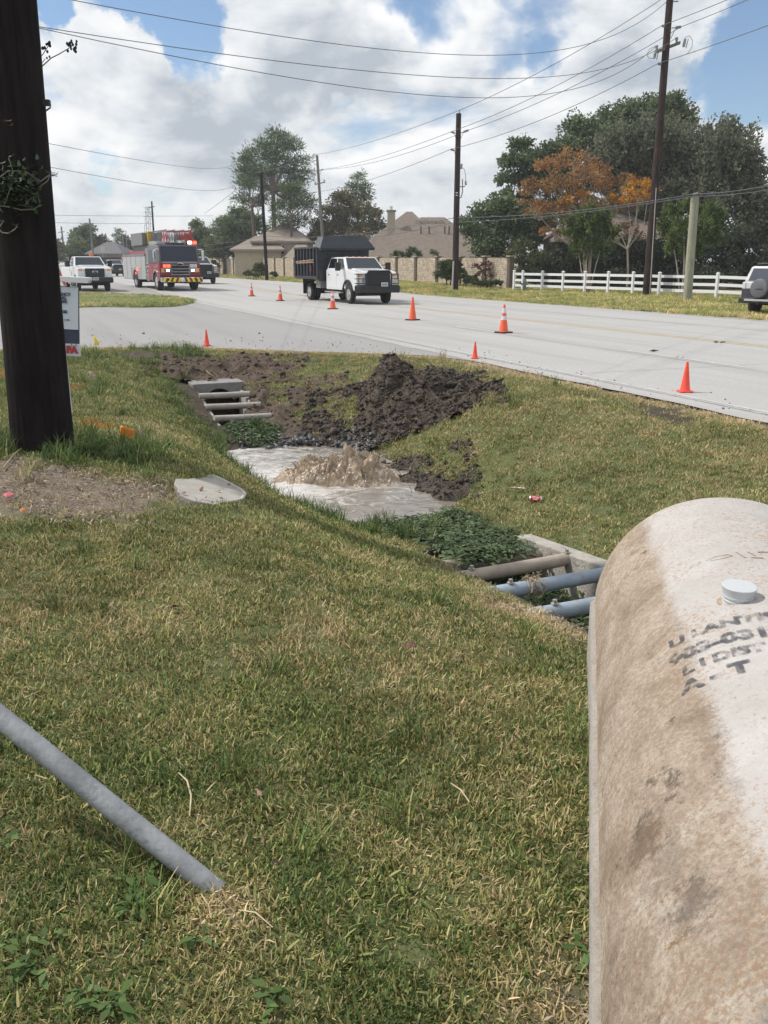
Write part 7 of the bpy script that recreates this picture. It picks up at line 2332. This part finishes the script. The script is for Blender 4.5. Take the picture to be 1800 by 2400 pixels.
# hydrant
hb = hit(1229, 683)
hy = empty('fire_hydrant', hb); tag(hy, 'small grey green fire hydrant in front of the white fence', 'hydrant')
M_HYD = mat('grey green hydrant paint', (.16, .21, .215), .5, var=.15)
MB().lathe([(.16, 0), (.16, .05), (.105, .06), (.10, .5), (.125, .52), (.125, .56), (.11, .58), (.09, .68), (.04, .74), (.035, .80), (.001, .81)], seg=18).build('barrel', M_HYD, hy, smooth=40)
for a in (0, PI): MB().lathe([(.05, .0), (.05, .17), (.062, .17), (.062, .21), (.001, .215)], (0, 0, 0), 'x', 12).build('hose_outlet', M_HYD, hy, smooth=40).rotation_euler = (0, 0, a)
for o in hy.children:
    if o.name.startswith('hose_outlet'): o.location = (0, 0, .43)
MB().lathe([(.07, 0), (.07, .16), (.085, .16), (.085, .20), (.001, .205)], (0, 0, 0), 'x', 14).build('pump_outlet', M_HYD, hy, smooth=40).rotation_euler = (0, 0, -PI / 2)
[o for o in hy.children if o.name.startswith('pump_outlet')][0].location = (0, 0, .40)
for k, px in enumerate((1376, 1600)):
    c = hit(px, 686 if k == 0 else 697)
    mb = MB(); mb.lathe([(.75, -.05), (.6, .06), (.3, .13), (.001, .15)], (0, 0, 0), 'z', 16)
    o = mb.build('mulch_mound', mat('brown mulch', (.16, .11, .08), .95, var=.4, scale=12, bump=.8)); o.location = c
    tag(o, ('brown mulch mound under the crape myrtle before the orange tree', 'brown mulch mound under the crape myrtle at the pale green post')[k], 'mulch')
# route sign far down the road
rs = empty('road_sign', at(241, 600, 120)); rs.location.z = .3
tag(rs, 'small pale road sign on a post between the two far white trucks', 'sign')
l_ = lambda x, y: at(x, y, 120) - rs.location
tube('sign_post', [l_(241, 606), l_(241, 575)], .05, M_HARDW, rs, 6)
plate('sign_plate', [l_(237.5, 590), l_(245, 590), l_(245, 578), l_(237.5, 578)], .02, M_TRIM, rs)
# debris on the paving
for k, (px, py, sz, lab) in enumerate(((255, 761, .16, 'dark broken twig bundle on the side street paving'), (450, 806, .14, 'brown clod on the paving left of the small cone'), (640, 787, .06, 'small dark clod on the side street nearest the lane'), (1525, 823, .16, 'dark flattened scrap on the road before the parked car'), (1592, 838, .12, 'pale flattened scrap on the road above the small cone'), (1680, 803, .14, 'dark tar strip fragment on the far lanes'), (1585, 725, .2, 'white litter scrap on the far verge near the pale post'))):
    b = hit(px, py)
    mb_v, mb_f = [], []
    rn = np.random.default_rng(k + 50)
    for _ in range(5): clod_mesh(mb_v, mb_f, (rn.normal() * sz * .5, rn.normal() * sz * .25, .012), sz * .3, rn, .22)
    o = link_mesh('road_debris', np_mesh('road_debris', np.concatenate(mb_v), np.concatenate(mb_f)), mat('debris %d' % (k in (4, 6)), (.55, .54, .52) if k in (4, 6) else (.09, .07, .055), .9, var=.3)); o.location = b
    tag(o, lab, 'debris')

# grit, crumbs of soil and leaf bits swept over the paving edge
vs, fs = [], []
rn = np.random.default_rng(77)
for k in range(420):
    if k < 290:
        n_ = rn.uniform(-3, 7.4); s_ = float(np.interp(n_, APRON_N, APRON_S)) + abs(rn.normal()) * 2.2 + .05
    else:
        s_ = rn.uniform(1, 17); n_ = 7.75 + abs(rn.normal()) * .45
    sz = rn.uniform(.005, .018) * (2.0 if rn.random() < .05 else 1)
    clod_mesh(vs, fs, (*to_xy(n_, s_), sz * .25 + .002), sz, rn, .45)
o = link_mesh('paving_grit', np_mesh('paving_grit', np.concatenate(vs), np.concatenate(fs)), mat('grit brown', (.17, .14, .115), .95, var=.5, scale=2))
tag(o, 'crumbs of soil and grit along the paving edge', 'grit', kind='stuff')
# ------------------------------------------------------------------ grass, weeds and litter as instanced tufts
TUFTS = bpy.data.collections.new('tuft_sources')       # not linked to the scene


def blade_material():
    m, N, L, B = new_mat('grass blades')
    a = N.new('ShaderNodeAttribute'); a.attribute_name = 'blade'            # per blade, 0..1
    d = N.new('ShaderNodeAttribute'); d.attribute_type = 'INSTANCER'; d.attribute_name = 'dryness'
    o = N.new('ShaderNodeAttribute'); o.attribute_type = 'INSTANCER'; o.attribute_name = 'paint'
    v = N.new('ShaderNodeAttribute'); v.attribute_type = 'INSTANCER'; v.attribute_name = 'value'
    ad = N.new('ShaderNodeMath'); ad.operation = 'ADD'; L.new(a.outputs['Fac'], ad.inputs[0]); L.new(d.outputs['Fac'], ad.inputs[1])
    r = N.new('ShaderNodeValToRGB'); e = r.color_ramp.elements
    st = [(.0, (0.071, 0.115, 0.033)), (.28, (0.140, 0.199, 0.057)), (.48, (0.250, 0.269, 0.088)), (.66, (0.378, 0.310, 0.132)), (.84, (0.500, 0.386, 0.209)), (1.0, (0.573, 0.456, 0.275))]
    e[0].position, e[0].color = st[0][0], st[0][1] + (1,); e[1].position, e[1].color = st[-1][0], st[-1][1] + (1,)
    for p, c in st[1:-1]: q = e.new(p); q.color = c + (1,)
    L.new(ad.outputs[0], r.inputs[0])
    mv = N.new('ShaderNodeMix'); mv.data_type = 'RGBA'; mv.blend_type = 'MULTIPLY'; mv.inputs['Factor'].default_value = 1; L.new(r.outputs[0], mv.inputs['A']); L.new(v.outputs['Color'], mv.inputs['B'])
    ml = N.new('ShaderNodeMath'); ml.operation = 'MULTIPLY'; L.new(a.outputs['Fac'], ml.inputs[0]); ml.inputs[1].default_value = 23.7
    fr = N.new('ShaderNodeMath'); fr.operation = 'FRACT'; L.new(ml.outputs[0], fr.inputs[0])
    mr = N.new('ShaderNodeMapRange'); mr.inputs['To Min'].default_value = .55; mr.inputs['To Max'].default_value = 1.45; L.new(fr.outputs[0], mr.inputs['Value'])
    mb_ = N.new('ShaderNodeMix'); mb_.data_type = 'RGBA'; mb_.blend_type = 'MULTIPLY'; mb_.inputs['Factor'].default_value = 1; L.new(mv.outputs['Result'], mb_.inputs['A']); L.new(mr.outputs[0], mb_.inputs['B'])
    mx = N.new('ShaderNodeMix'); mx.data_type = 'RGBA'; L.new(o.outputs['Fac'], mx.inputs['Factor']); L.new(mb_.outputs['Result'], mx.inputs['A']); mx.inputs['B'].default_value = (.75, .22, .03, 1)
    L.new(mx.outputs['Result'], B.inputs['Base Color']); B.inputs['Roughness'].default_value = .55; B.inputs['Specular IOR Level'].default_value = .25
    t = N.new('ShaderNodeBsdfTranslucent'); L.new(mx.outputs['Result'], t.inputs['Color'])
    ms = N.new('ShaderNodeMixShader'); ms.inputs[0].default_value = .22; L.new(B.outputs[0], ms.inputs[1]); L.new(t.outputs[0], ms.inputs[2])
    L.new(ms.outputs[0], N['Material Output'].inputs['Surface'])
    return m


M_BLADE = blade_material()


def tuft(name, n, rad, h, w, lean, flat=0.0, dry=(0, .5), curl=.5, seed=0, blunt=.35):
    rnd = np.random.default_rng(seed)
    a = rnd.uniform(0, 2 * PI, n); rr = rad * np.sqrt(rnd.uniform(0, 1, n))
    b = np.stack([rr * np.cos(a), rr * np.sin(a), rnd.uniform(-.008, 0, n)], -1)
    la = rnd.uniform(0, 2 * PI, n); lm = rnd.uniform(lean[0], lean[1], n)
    L_ = rnd.uniform(h[0], h[1], n); W_ = rnd.uniform(w[0], w[1], n)
    d = np.stack([np.cos(la) * np.sin(lm), np.sin(la) * np.sin(lm), np.cos(lm)], -1)
    side = np.stack([-np.sin(la), np.cos(la), np.zeros(n)], -1)
    ta = rnd.uniform(0, PI, n)[:, None]
    hor = np.stack([np.cos(la), np.sin(la), np.zeros(n)], -1)
    side = side * np.cos(ta * .35) + hor * np.sin(ta * .35) * .3
    mid = b + d * (L_ * .55)[:, None]
    bend = d + hor * (curl * rnd.uniform(0, 1, n))[:, None] - np.array([0, 0, 1]) * (curl * .5 * rnd.uniform(0, 1, n))[:, None]
    tip = mid + bend * (L_ * .5)[:, None]
    tip[:, 2] = np.maximum(tip[:, 2], .004); mid[:, 2] = np.maximum(mid[:, 2], .006)
    tw = (W_ * blunt)[:, None]
    v = np.stack([b - side * W_[:, None] * .5, b + side * W_[:, None] * .5, mid - side * W_[:, None] * .45, mid + side * W_[:, None] * .45, tip - side * tw * .5, tip + side * tw * .5], 1).reshape(-1, 3)
    i = np.arange(n)[:, None] * 6
    f = np.concatenate([i + np.array([0, 1, 3, 2]), i + np.array([2, 3, 5, 4])], 0)
    me = np_mesh(name, v, f)
    t = np.repeat(rnd.uniform(dry[0], dry[1], n) + (rnd.uniform(0, 1, n) < .12) * .3, 6)
    at_ = me.attributes.new('blade', 'FLOAT', 'POINT'); at_.data.foreach_set('value', t.astype(np.float32))
    me.materials.append(M_BLADE)
    o = bpy.data.objects.new(name, me); TUFTS.objects.link(o)
    return o


def leafy(name, n, rad, h, size, material, seed, wd=.22):
    rnd = np.random.default_rng(seed)
    a = rnd.uniform(0, 2 * PI, n); rr = rad * np.sqrt(rnd.uniform(0, 1, n))
    p = np.stack([rr * np.cos(a), rr * np.sin(a), rnd.uniform(h[0], h[1], n)], -1)
    ori = np.stack([np.cos(a + rnd.normal(size=n)), np.sin(a + rnd.normal(size=n)), rnd.uniform(-.35, .45, n)], -1)
    L_ = rnd.uniform(size[0], size[1], n)
    ori /= np.linalg.norm(ori, axis=1, keepdims=True)
    u = np.cross(ori, np.array([0, 0, 1.])) + rnd.normal(size=(n, 3)) * .25; u /= np.linalg.norm(u, axis=1, keepdims=True)
    w = (L_ * wd)[:, None]
    v = np.stack([p, p + ori * (L_ * .45)[:, None] - u * w, p + ori * L_[:, None] - np.array([0, 0, 1]) * (L_ * .25)[:, None], p + ori * (L_ * .45)[:, None] + u * w], 1).reshape(-1, 3)
    me = np_mesh(name, v, np.arange(n * 4).reshape(n, 4))
    at_ = me.attributes.new('tint', 'FLOAT', 'POINT'); at_.data.foreach_set('value', np.repeat(rnd.uniform(0, 1, n), 4).astype(np.float32))
    me.materials.append(material)
    o = bpy.data.objects.new(name, me); TUFTS.objects.link(o)
    return o


def scatter(name, label, cat, pts, rots, scales, srcs, idx, attrs):
    """one stuff object: points carrying instanced tufts"""
    col = bpy.data.collections.new(name + '_sources')
    for k, s in enumerate(srcs):
        c = s.copy(); c.name = '%s_source_%02d' % (name, k); col.objects.link(c)
    me = bpy.data.meshes.new(name)
    me.vertices.add(len(pts)); me.vertices.foreach_set('co', np.ascontiguousarray(pts, np.float32).ravel())
    for k, a, ty in [('rot', rots, 'FLOAT_VECTOR'), ('size', scales, 'FLOAT'), ('pick', idx, 'INT')] + [(k, a, 'FLOAT_VECTOR' if np.ndim(a) == 2 else 'FLOAT') for k, a in attrs.items()]:
        q = me.attributes.new(k, ty, 'POINT')
        if ty == 'FLOAT_VECTOR': q.data.foreach_set('vector', np.ascontiguousarray(a, np.float32).ravel())
        elif ty == 'INT': q.data.foreach_set('value', np.ascontiguousarray(a, np.int32))
        else: q.data.foreach_set('value', np.ascontiguousarray(a, np.float32))
    o = bpy.data.objects.new(name, me); COL.objects.link(o)
    ng = bpy.data.node_groups.new(name, 'GeometryNodeTree')
    ng.interface.new_socket('Geometry', in_out='INPUT', socket_type='NodeSocketGeometry')
    ng.interface.new_socket('Geometry', in_out='OUTPUT', socket_type='NodeSocketGeometry')
    N, L = ng.nodes, ng.links
    gi, go = N.new('NodeGroupInput'), N.new('NodeGroupOutput')
    ci = N.new('GeometryNodeCollectionInfo'); ci.inputs['Collection'].default_value = col; ci.inputs['Separate Children'].default_value = True; ci.inputs['Reset Children'].default_value = True
    ip = N.new('GeometryNodeInstanceOnPoints'); ip.inputs['Pick Instance'].default_value = True

    def named(n, ty):
        a = N.new('GeometryNodeInputNamedAttribute'); a.data_type = ty; a.inputs['Name'].default_value = n; return a.outputs['Attribute']
    m2p = N.new('GeometryNodeMeshToPoints')
    L.new(gi.outputs[0], m2p.inputs['Mesh']); L.new(m2p.outputs[0], ip.inputs['Points'])
    L.new(ci.outputs[0], ip.inputs['Instance']); L.new(named('pick', 'INT'), ip.inputs['Instance Index'])
    L.new(named('rot', 'FLOAT_VECTOR'), ip.inputs['Rotation']); L.new(named('size', 'FLOAT'), ip.inputs['Scale'])
    L.new(ip.outputs[0], go.inputs[0])
    mod = o.modifiers.new('tufts', 'NODES'); mod.node_group = ng
    tag(o, label, cat, kind='stuff')
    return o


short = [tuft('tuft', 36, .075, (.014, .038), (.0050, .0085), (.10, 1.0), dry=(.0, .66), curl=.3, seed=k, blunt=.5) for k in range(5)]
thatch = [tuft('thatch', 38, .085, (.018, .044), (.0032, .0062), (.35, 1.4), dry=(.30, .90), curl=.3, seed=20 + k) for k in range(4)]
tall = [tuft('tall', 34, .06, (.07, .16), (.004, .007), (.05, .7), dry=(.0, .35), curl=.9, seed=40 + k) for k in range(3)]
verge = [tuft('verge', 30, .16, (.05, .12), (.010, .022), (.1, .9), dry=(.15, .62), seed=60 + k) for k in range(3)]
ALL = short + thatch + tall + verge
ORANGE_POLYS = [poly_xy(p) for p in ([(190, 985), (240, 990), (240, 1010), (190, 1005)], [(165, 900), (190, 905), (185, 918), (165, 915)], [(-10, 868), (22, 870), (22, 895), (-10, 880)])]


def visible(x, y, z, pad=.10):
    dx, dy, dz = x, y, z - EYE
    c, s = math.cos(PITCH), math.sin(PITCH)
    dep = dy * c - dz * s; up_ = dy * s + dz * c
    u = dx / np.maximum(dep, .01) * FPX / 900; v = up_ / np.maximum(dep, .01) * FPX / 1200
    return (dep > .3) & (np.abs(u) < 1 + pad + .8 / np.maximum(dep, .4)) & (np.abs(v) < 1 + pad + .5 / np.maximum(dep, .4))


def slope_rot(n, s, k):
    e = .06
    hx = (H(n + e, s, False) - H(n - e, s, False)) / (2 * e); hy = (H(n, s + e, False) - H(n, s - e, False)) / (2 * e)
    gx = hx * CA - hy * SA; gy = hx * SA + hy * CA
    return np.stack([np.arctan(gy) * .6 + rng.normal(0, .10, k), -np.arctan(gx) * .6 + rng.normal(0, .10, k), rng.uniform(0, 2 * PI, k)], -1)


P_, R_l, S_l, I_l, D_l, O_l, V_l = [], [], [], [], [], [], []


def add_grass(n, s, mode):
    k = len(n)
    x, y = to_xy(n, s)
    z = H(n, s)
    dist = np.hypot(x, y)
    keep = visible(x, y, z)
    apron = np.interp(n, APRON_N, APRON_S)
    if mode == 'bank':
        keep &= (s < apron - .04) & (n < 7.55 + .12 * (fbm(s * 1.3, n * 0 + 1, 4) - .5)) & (z > WATER_Z + .02)
        for (a, b, c, d) in (BOX_R, BOX_L): keep &= ~((n > a - .14) & (n < b + .14) & (s > c - .1) & (s < d + .08))
        keep &= ~inside(x, y, SLAB_POLY)
        keep &= rng.uniform(0, 1, k) > soil_amount(x, y) * .97
        keep &= rng.uniform(0, 1, k) > litter_amount(x, y) * .86
        # under the tank
        lx = (x - TANK_END.x) * T_CR.x + (y - TANK_END.y) * T_CR.y; ly = (x - TANK_END.x) * T_AX.x + (y - TANK_END.y) * T_AX.y
        keep &= ~((np.abs(lx) < .56) & (ly < -.02))
        keep &= np.hypot(x - pb.x, y - pb.y) > .20
    n, s, x, y, z, dist, apron = n[keep], s[keep], x[keep], y[keep], z[keep], dist[keep], apron[keep]
    k = len(n)
    patch = fbm(x * .8, y * .8, 200, 3); fine = fbm(x * 3.5, y * 3.5, 210, 3)
    if mode == 'bank':
        straw = straw_amount(x, y); lit = litter_amount(x, y)
        lush = sm(1.6, 2.6, n) * (n < 3.3) * sm(6.0, 8, s) + .8 * sm(.9, .3, np.abs(np.hypot(x - pb.x, y - pb.y) - .35))
        lush = lush + .35 * sm(9.5, 11, s) * (n < 2.4) * fine * sm(0.2, -2.0, s - apron)
        dry = (patch - .5) * .22 + (fine - .5) * .46 + .065 + .08 * sm(4, 5.5, n) - .30 * np.clip(lush, 0, 1) + .5 * straw + .25 * lit
        wear = sm(7.0, 7.5, n) * .35 + sm(-1.0, -.1, s - apron) * .3
        dry = dry + wear
        u = rng.uniform(0, 1, k)
        pt = np.clip(.30 + dry * .9, .06, .9)
        idx = np.where(u < pt, 5 + rng.integers(0, 4, k), rng.integers(0, 5, k))
        ptall = np.clip(lush, 0, 1) * .2 + .004
        idx = np.where(rng.uniform(0, 1, k) < ptall, 9 + rng.integers(0, 3, k), idx)
        sc_ = rng.uniform(.62, 1.08, k) * (1 + .4 * sm(4, 12, dist))
    else:
        dry = (patch - .5) * .7 + (fine - .5) * .4 + .12
        if mode == 'island': dry = dry - .08
        idx = 12 + rng.integers(0, 3, k)
        sc_ = rng.uniform(.7, 1.4, k) * (.9 if mode == 'island' else 1.0)
    org = np.zeros(k)
    for p in ORANGE_POLYS: org = np.maximum(org, soft_inside(x, y, p, .10, 3) * (rng.uniform(0, 1, k) < .6))
    val = np.repeat((1 + (fbm(x * 2.0, y * 2.0, 220, 3) - .5) * .5)[:, None], 3, 1) * rng.uniform(.8, 1.15, (k, 1))
    if mode != 'bank': val = val * 1.5
    zz = H(n, s, True) if mode == 'bank' else (z if mode == 'verge' else rise(s) + .06)
    P_.append(np.stack([x, y, zz - .004], -1)); R_l.append(slope_rot(n, s, k)); S_l.append(sc_); I_l.append(idx); D_l.append(dry); O_l.append(org); V_l.append(val)


def uniform_ns(n0, n1, s0, s1, dens):
    k = int((n1 - n0) * (s1 - s0) * dens)
    return rng.uniform(n0, n1, k), rng.uniform(s0, s1, k)


def ring(d0, d1, dens):
    n, s = uniform_ns(-7, 7.7, -1.5, 20.5, dens)
    x, y = to_xy(n, s); d = np.hypot(x, y)
    m = (d >= d0) & (d < d1) & visible(x, y, H(n, s))
    add_grass(n[m], s[m], 'bank')


ring(0, 3.2, 900); ring(3.2, 5.5, 620); ring(5.5, 9, 300); ring(9, 14, 210); ring(14, 22, 150)
n, s = uniform_ns(21.8, 33, 20, 75, 22); add_grass(n, s, 'verge')
n, s = uniform_ns(22, 31, 75, 130, 6); add_grass(n, s, 'verge')
xs = np.array(ISLAND)
k = 5200
x = rng.uniform(xs[:, 0].min(), xs[:, 0].max(), k); y = rng.uniform(xs[:, 1].min(), xs[:, 1].max(), k)
m = inside(x, y, ISLAND); n, s = to_ns(x[m], y[m]); add_grass(n, s, 'island')
scatter('lawn_grass', 'mown green and straw coloured grass on the banks', 'grass', np.concatenate(P_), np.concatenate(R_l), np.concatenate(S_l), ALL, np.concatenate(I_l),
        {'dryness': np.concatenate(D_l), 'paint': np.concatenate(O_l), 'value': np.concatenate(V_l)})

# leafy weeds in the ditch
M_WEED = leaf_mat('ditch weed leaves', (.030, .050, .022), (.075, .115, .050), (.16, .21, .10), .2)
M_WEED2 = leaf_mat('broad weed leaves', (.05, .09, .025), (.09, .15, .04), (.14, .21, .07), .25)
weeds = [leafy('weed', 24, .10, (.0, .06), (.035, .075), M_WEED, 300 + k) for k in range(4)]


def weed_points(polys, per, zfun):
    X, Y = [], []
    for p in polys:
        a = np.array(p); k = int(per * np.prod(a.max(0) - a.min(0)))
        x = rng.uniform(a[:, 0].min(), a[:, 0].max(), k); y = rng.uniform(a[:, 1].min(), a[:, 1].max(), k)
        m = soft_inside(x, y, p, .1, 5) > .5
        X.append(x[m]); Y.append(y[m])
    x = np.concatenate(X); y = np.concatenate(Y)
    return x, y, zfun(x, y)


wp = [poly_xy(p) for p in ([(900, 1228), (1000, 1222), (1070, 1200), (1140, 1220), (1200, 1262), (1240, 1300), (1150, 1320), (1060, 1305), (980, 1268)], [(560, 995), (600, 985), (650, 1010), (660, 1035), (600, 1048), (560, 1040), (530, 1000)])]
boxw = [[tuple(W(a, b)[:2]) for a, b in ((2.9, 3.2), (3.64, 3.2), (3.64, 6.3), (2.9, 6.3))]]
x1, y1, z1 = weed_points(wp, 230, lambda x, y: H(*to_ns(x, y), False))
x2, y2, z2 = weed_points(boxw, 210, lambda x, y: H(*to_ns(x, y), False) - .30 + .0 * x)
x = np.concatenate([x1, x2]); y = np.concatenate([y1, y2]); z = np.concatenate([z1, z2]); k = len(x)
scatter('ditch_weeds', 'dark leafy weeds growing in the ditch and between the pipe bars', 'weeds', np.stack([x, y, z], -1), np.stack([rng.normal(0, .15, k), rng.normal(0, .15, k), rng.uniform(0, 6.28, k)], -1),
        rng.uniform(.7, 1.35, k), weeds, rng.integers(0, 4, k), {})
# soil floor under the weeds inside the grate stays dark; broad weeds in the lawn
broad = [leafy('broad_weed', 12, .03, (.01, .035), (.025, .05), M_WEED2, 330 + k) for k in range(3)]
pix = [(30, 2220), (60, 2250), (20, 2290), (110, 2230), (200, 2340), (240, 2370), (15, 2000), (330, 2080), (310, 2120), (320, 2140), (90, 2300), (1362, 2250), (640, 2370), (260, 2385), (470, 2215)]
pts = [hit(*q) for q in pix]; k = len(pts)
scatter('lawn_weeds', 'bright broad leaved weeds in the lawn at the bottom of the view', 'weeds', np.array([tuple(q) for q in pts]), np.stack([np.zeros(k), np.zeros(k), rng.uniform(0, 6.28, k)], -1), rng.uniform(.7, 1.2, k), broad, rng.integers(0, 3, k), {})
# dead leaves and straw
M_LIT = leaf_mat('dead leaf litter', (.09, .06, .04), (.22, .165, .12), (.42, .35, .27), .1)
lits = [leafy('litter', 22, .09, (.004, .018), (.016, .055), M_LIT, 350 + k, .10) for k in range(3)]
x1, y1, z1 = weed_points(LITTER_POLYS, 75, lambda x, y: H(*to_ns(x, y), False))
x3, y3, z3 = weed_points(STRAW_POLYS, 60, lambda x, y: H(*to_ns(x, y), False))
n, s = uniform_ns(-5, 7.4, 1, 18.5, 1.6); xa, ya = to_xy(n, s); za = H(n, s); m = visible(xa, ya, za) & (za > WATER_Z) & (s < np.interp(n, APRON_N, APRON_S))
x = np.concatenate([x1, x3]); y = np.concatenate([y1, y3]); z = np.concatenate([z1, z3]); k = len(x)
scatter('leaf_litter', 'dead leaves and straw on the bare patch below the black pole', 'leaves', np.stack([x, y, z + .01], -1), np.stack([rng.normal(0, .1, k), rng.normal(0, .1, k), rng.uniform(0, 6.28, k)], -1), rng.uniform(.7, 1.3, k), lits, rng.integers(0, 3, k), {})
lone = [leafy('lone_leaf', 2, .03, (.03, .05), (.03, .06), M_LIT, 370 + k) for k in range(3)]
k = int(m.sum())
scatter('fallen_leaves', 'single dead leaves scattered over the lawn', 'leaves', np.stack([xa[m], ya[m], za[m] + .012], -1), np.stack([rng.normal(0, .2, k), rng.normal(0, .2, k), rng.uniform(0, 6.28, k)], -1), rng.uniform(.6, 1.2, k), lone, rng.integers(0, 3, k), {})
# ------------------------------------------------------------------ thin bright air over the road
hz = MB().box(-2600, 2600, -2600, 2600, -2.1, 32.0).build('haze')
hm = bpy.data.materials.new('thin pale haze'); hm.use_nodes = True
hn = hm.node_tree.nodes; hn.clear()
ho = hn.new('ShaderNodeOutputMaterial'); hv = hn.new('ShaderNodeVolumePrincipled')
hv.inputs['Color'].default_value = (.86, .90, .95, 1); hv.inputs['Density'].default_value = .00065; hv.inputs['Anisotropy'].default_value = .2
hm.node_tree.links.new(hv.outputs[0], ho.inputs['Volume'])
hz.data.materials.append(hm)
tag(hz, 'thin pale haze over the whole scene', 'haze', kind='stuff')
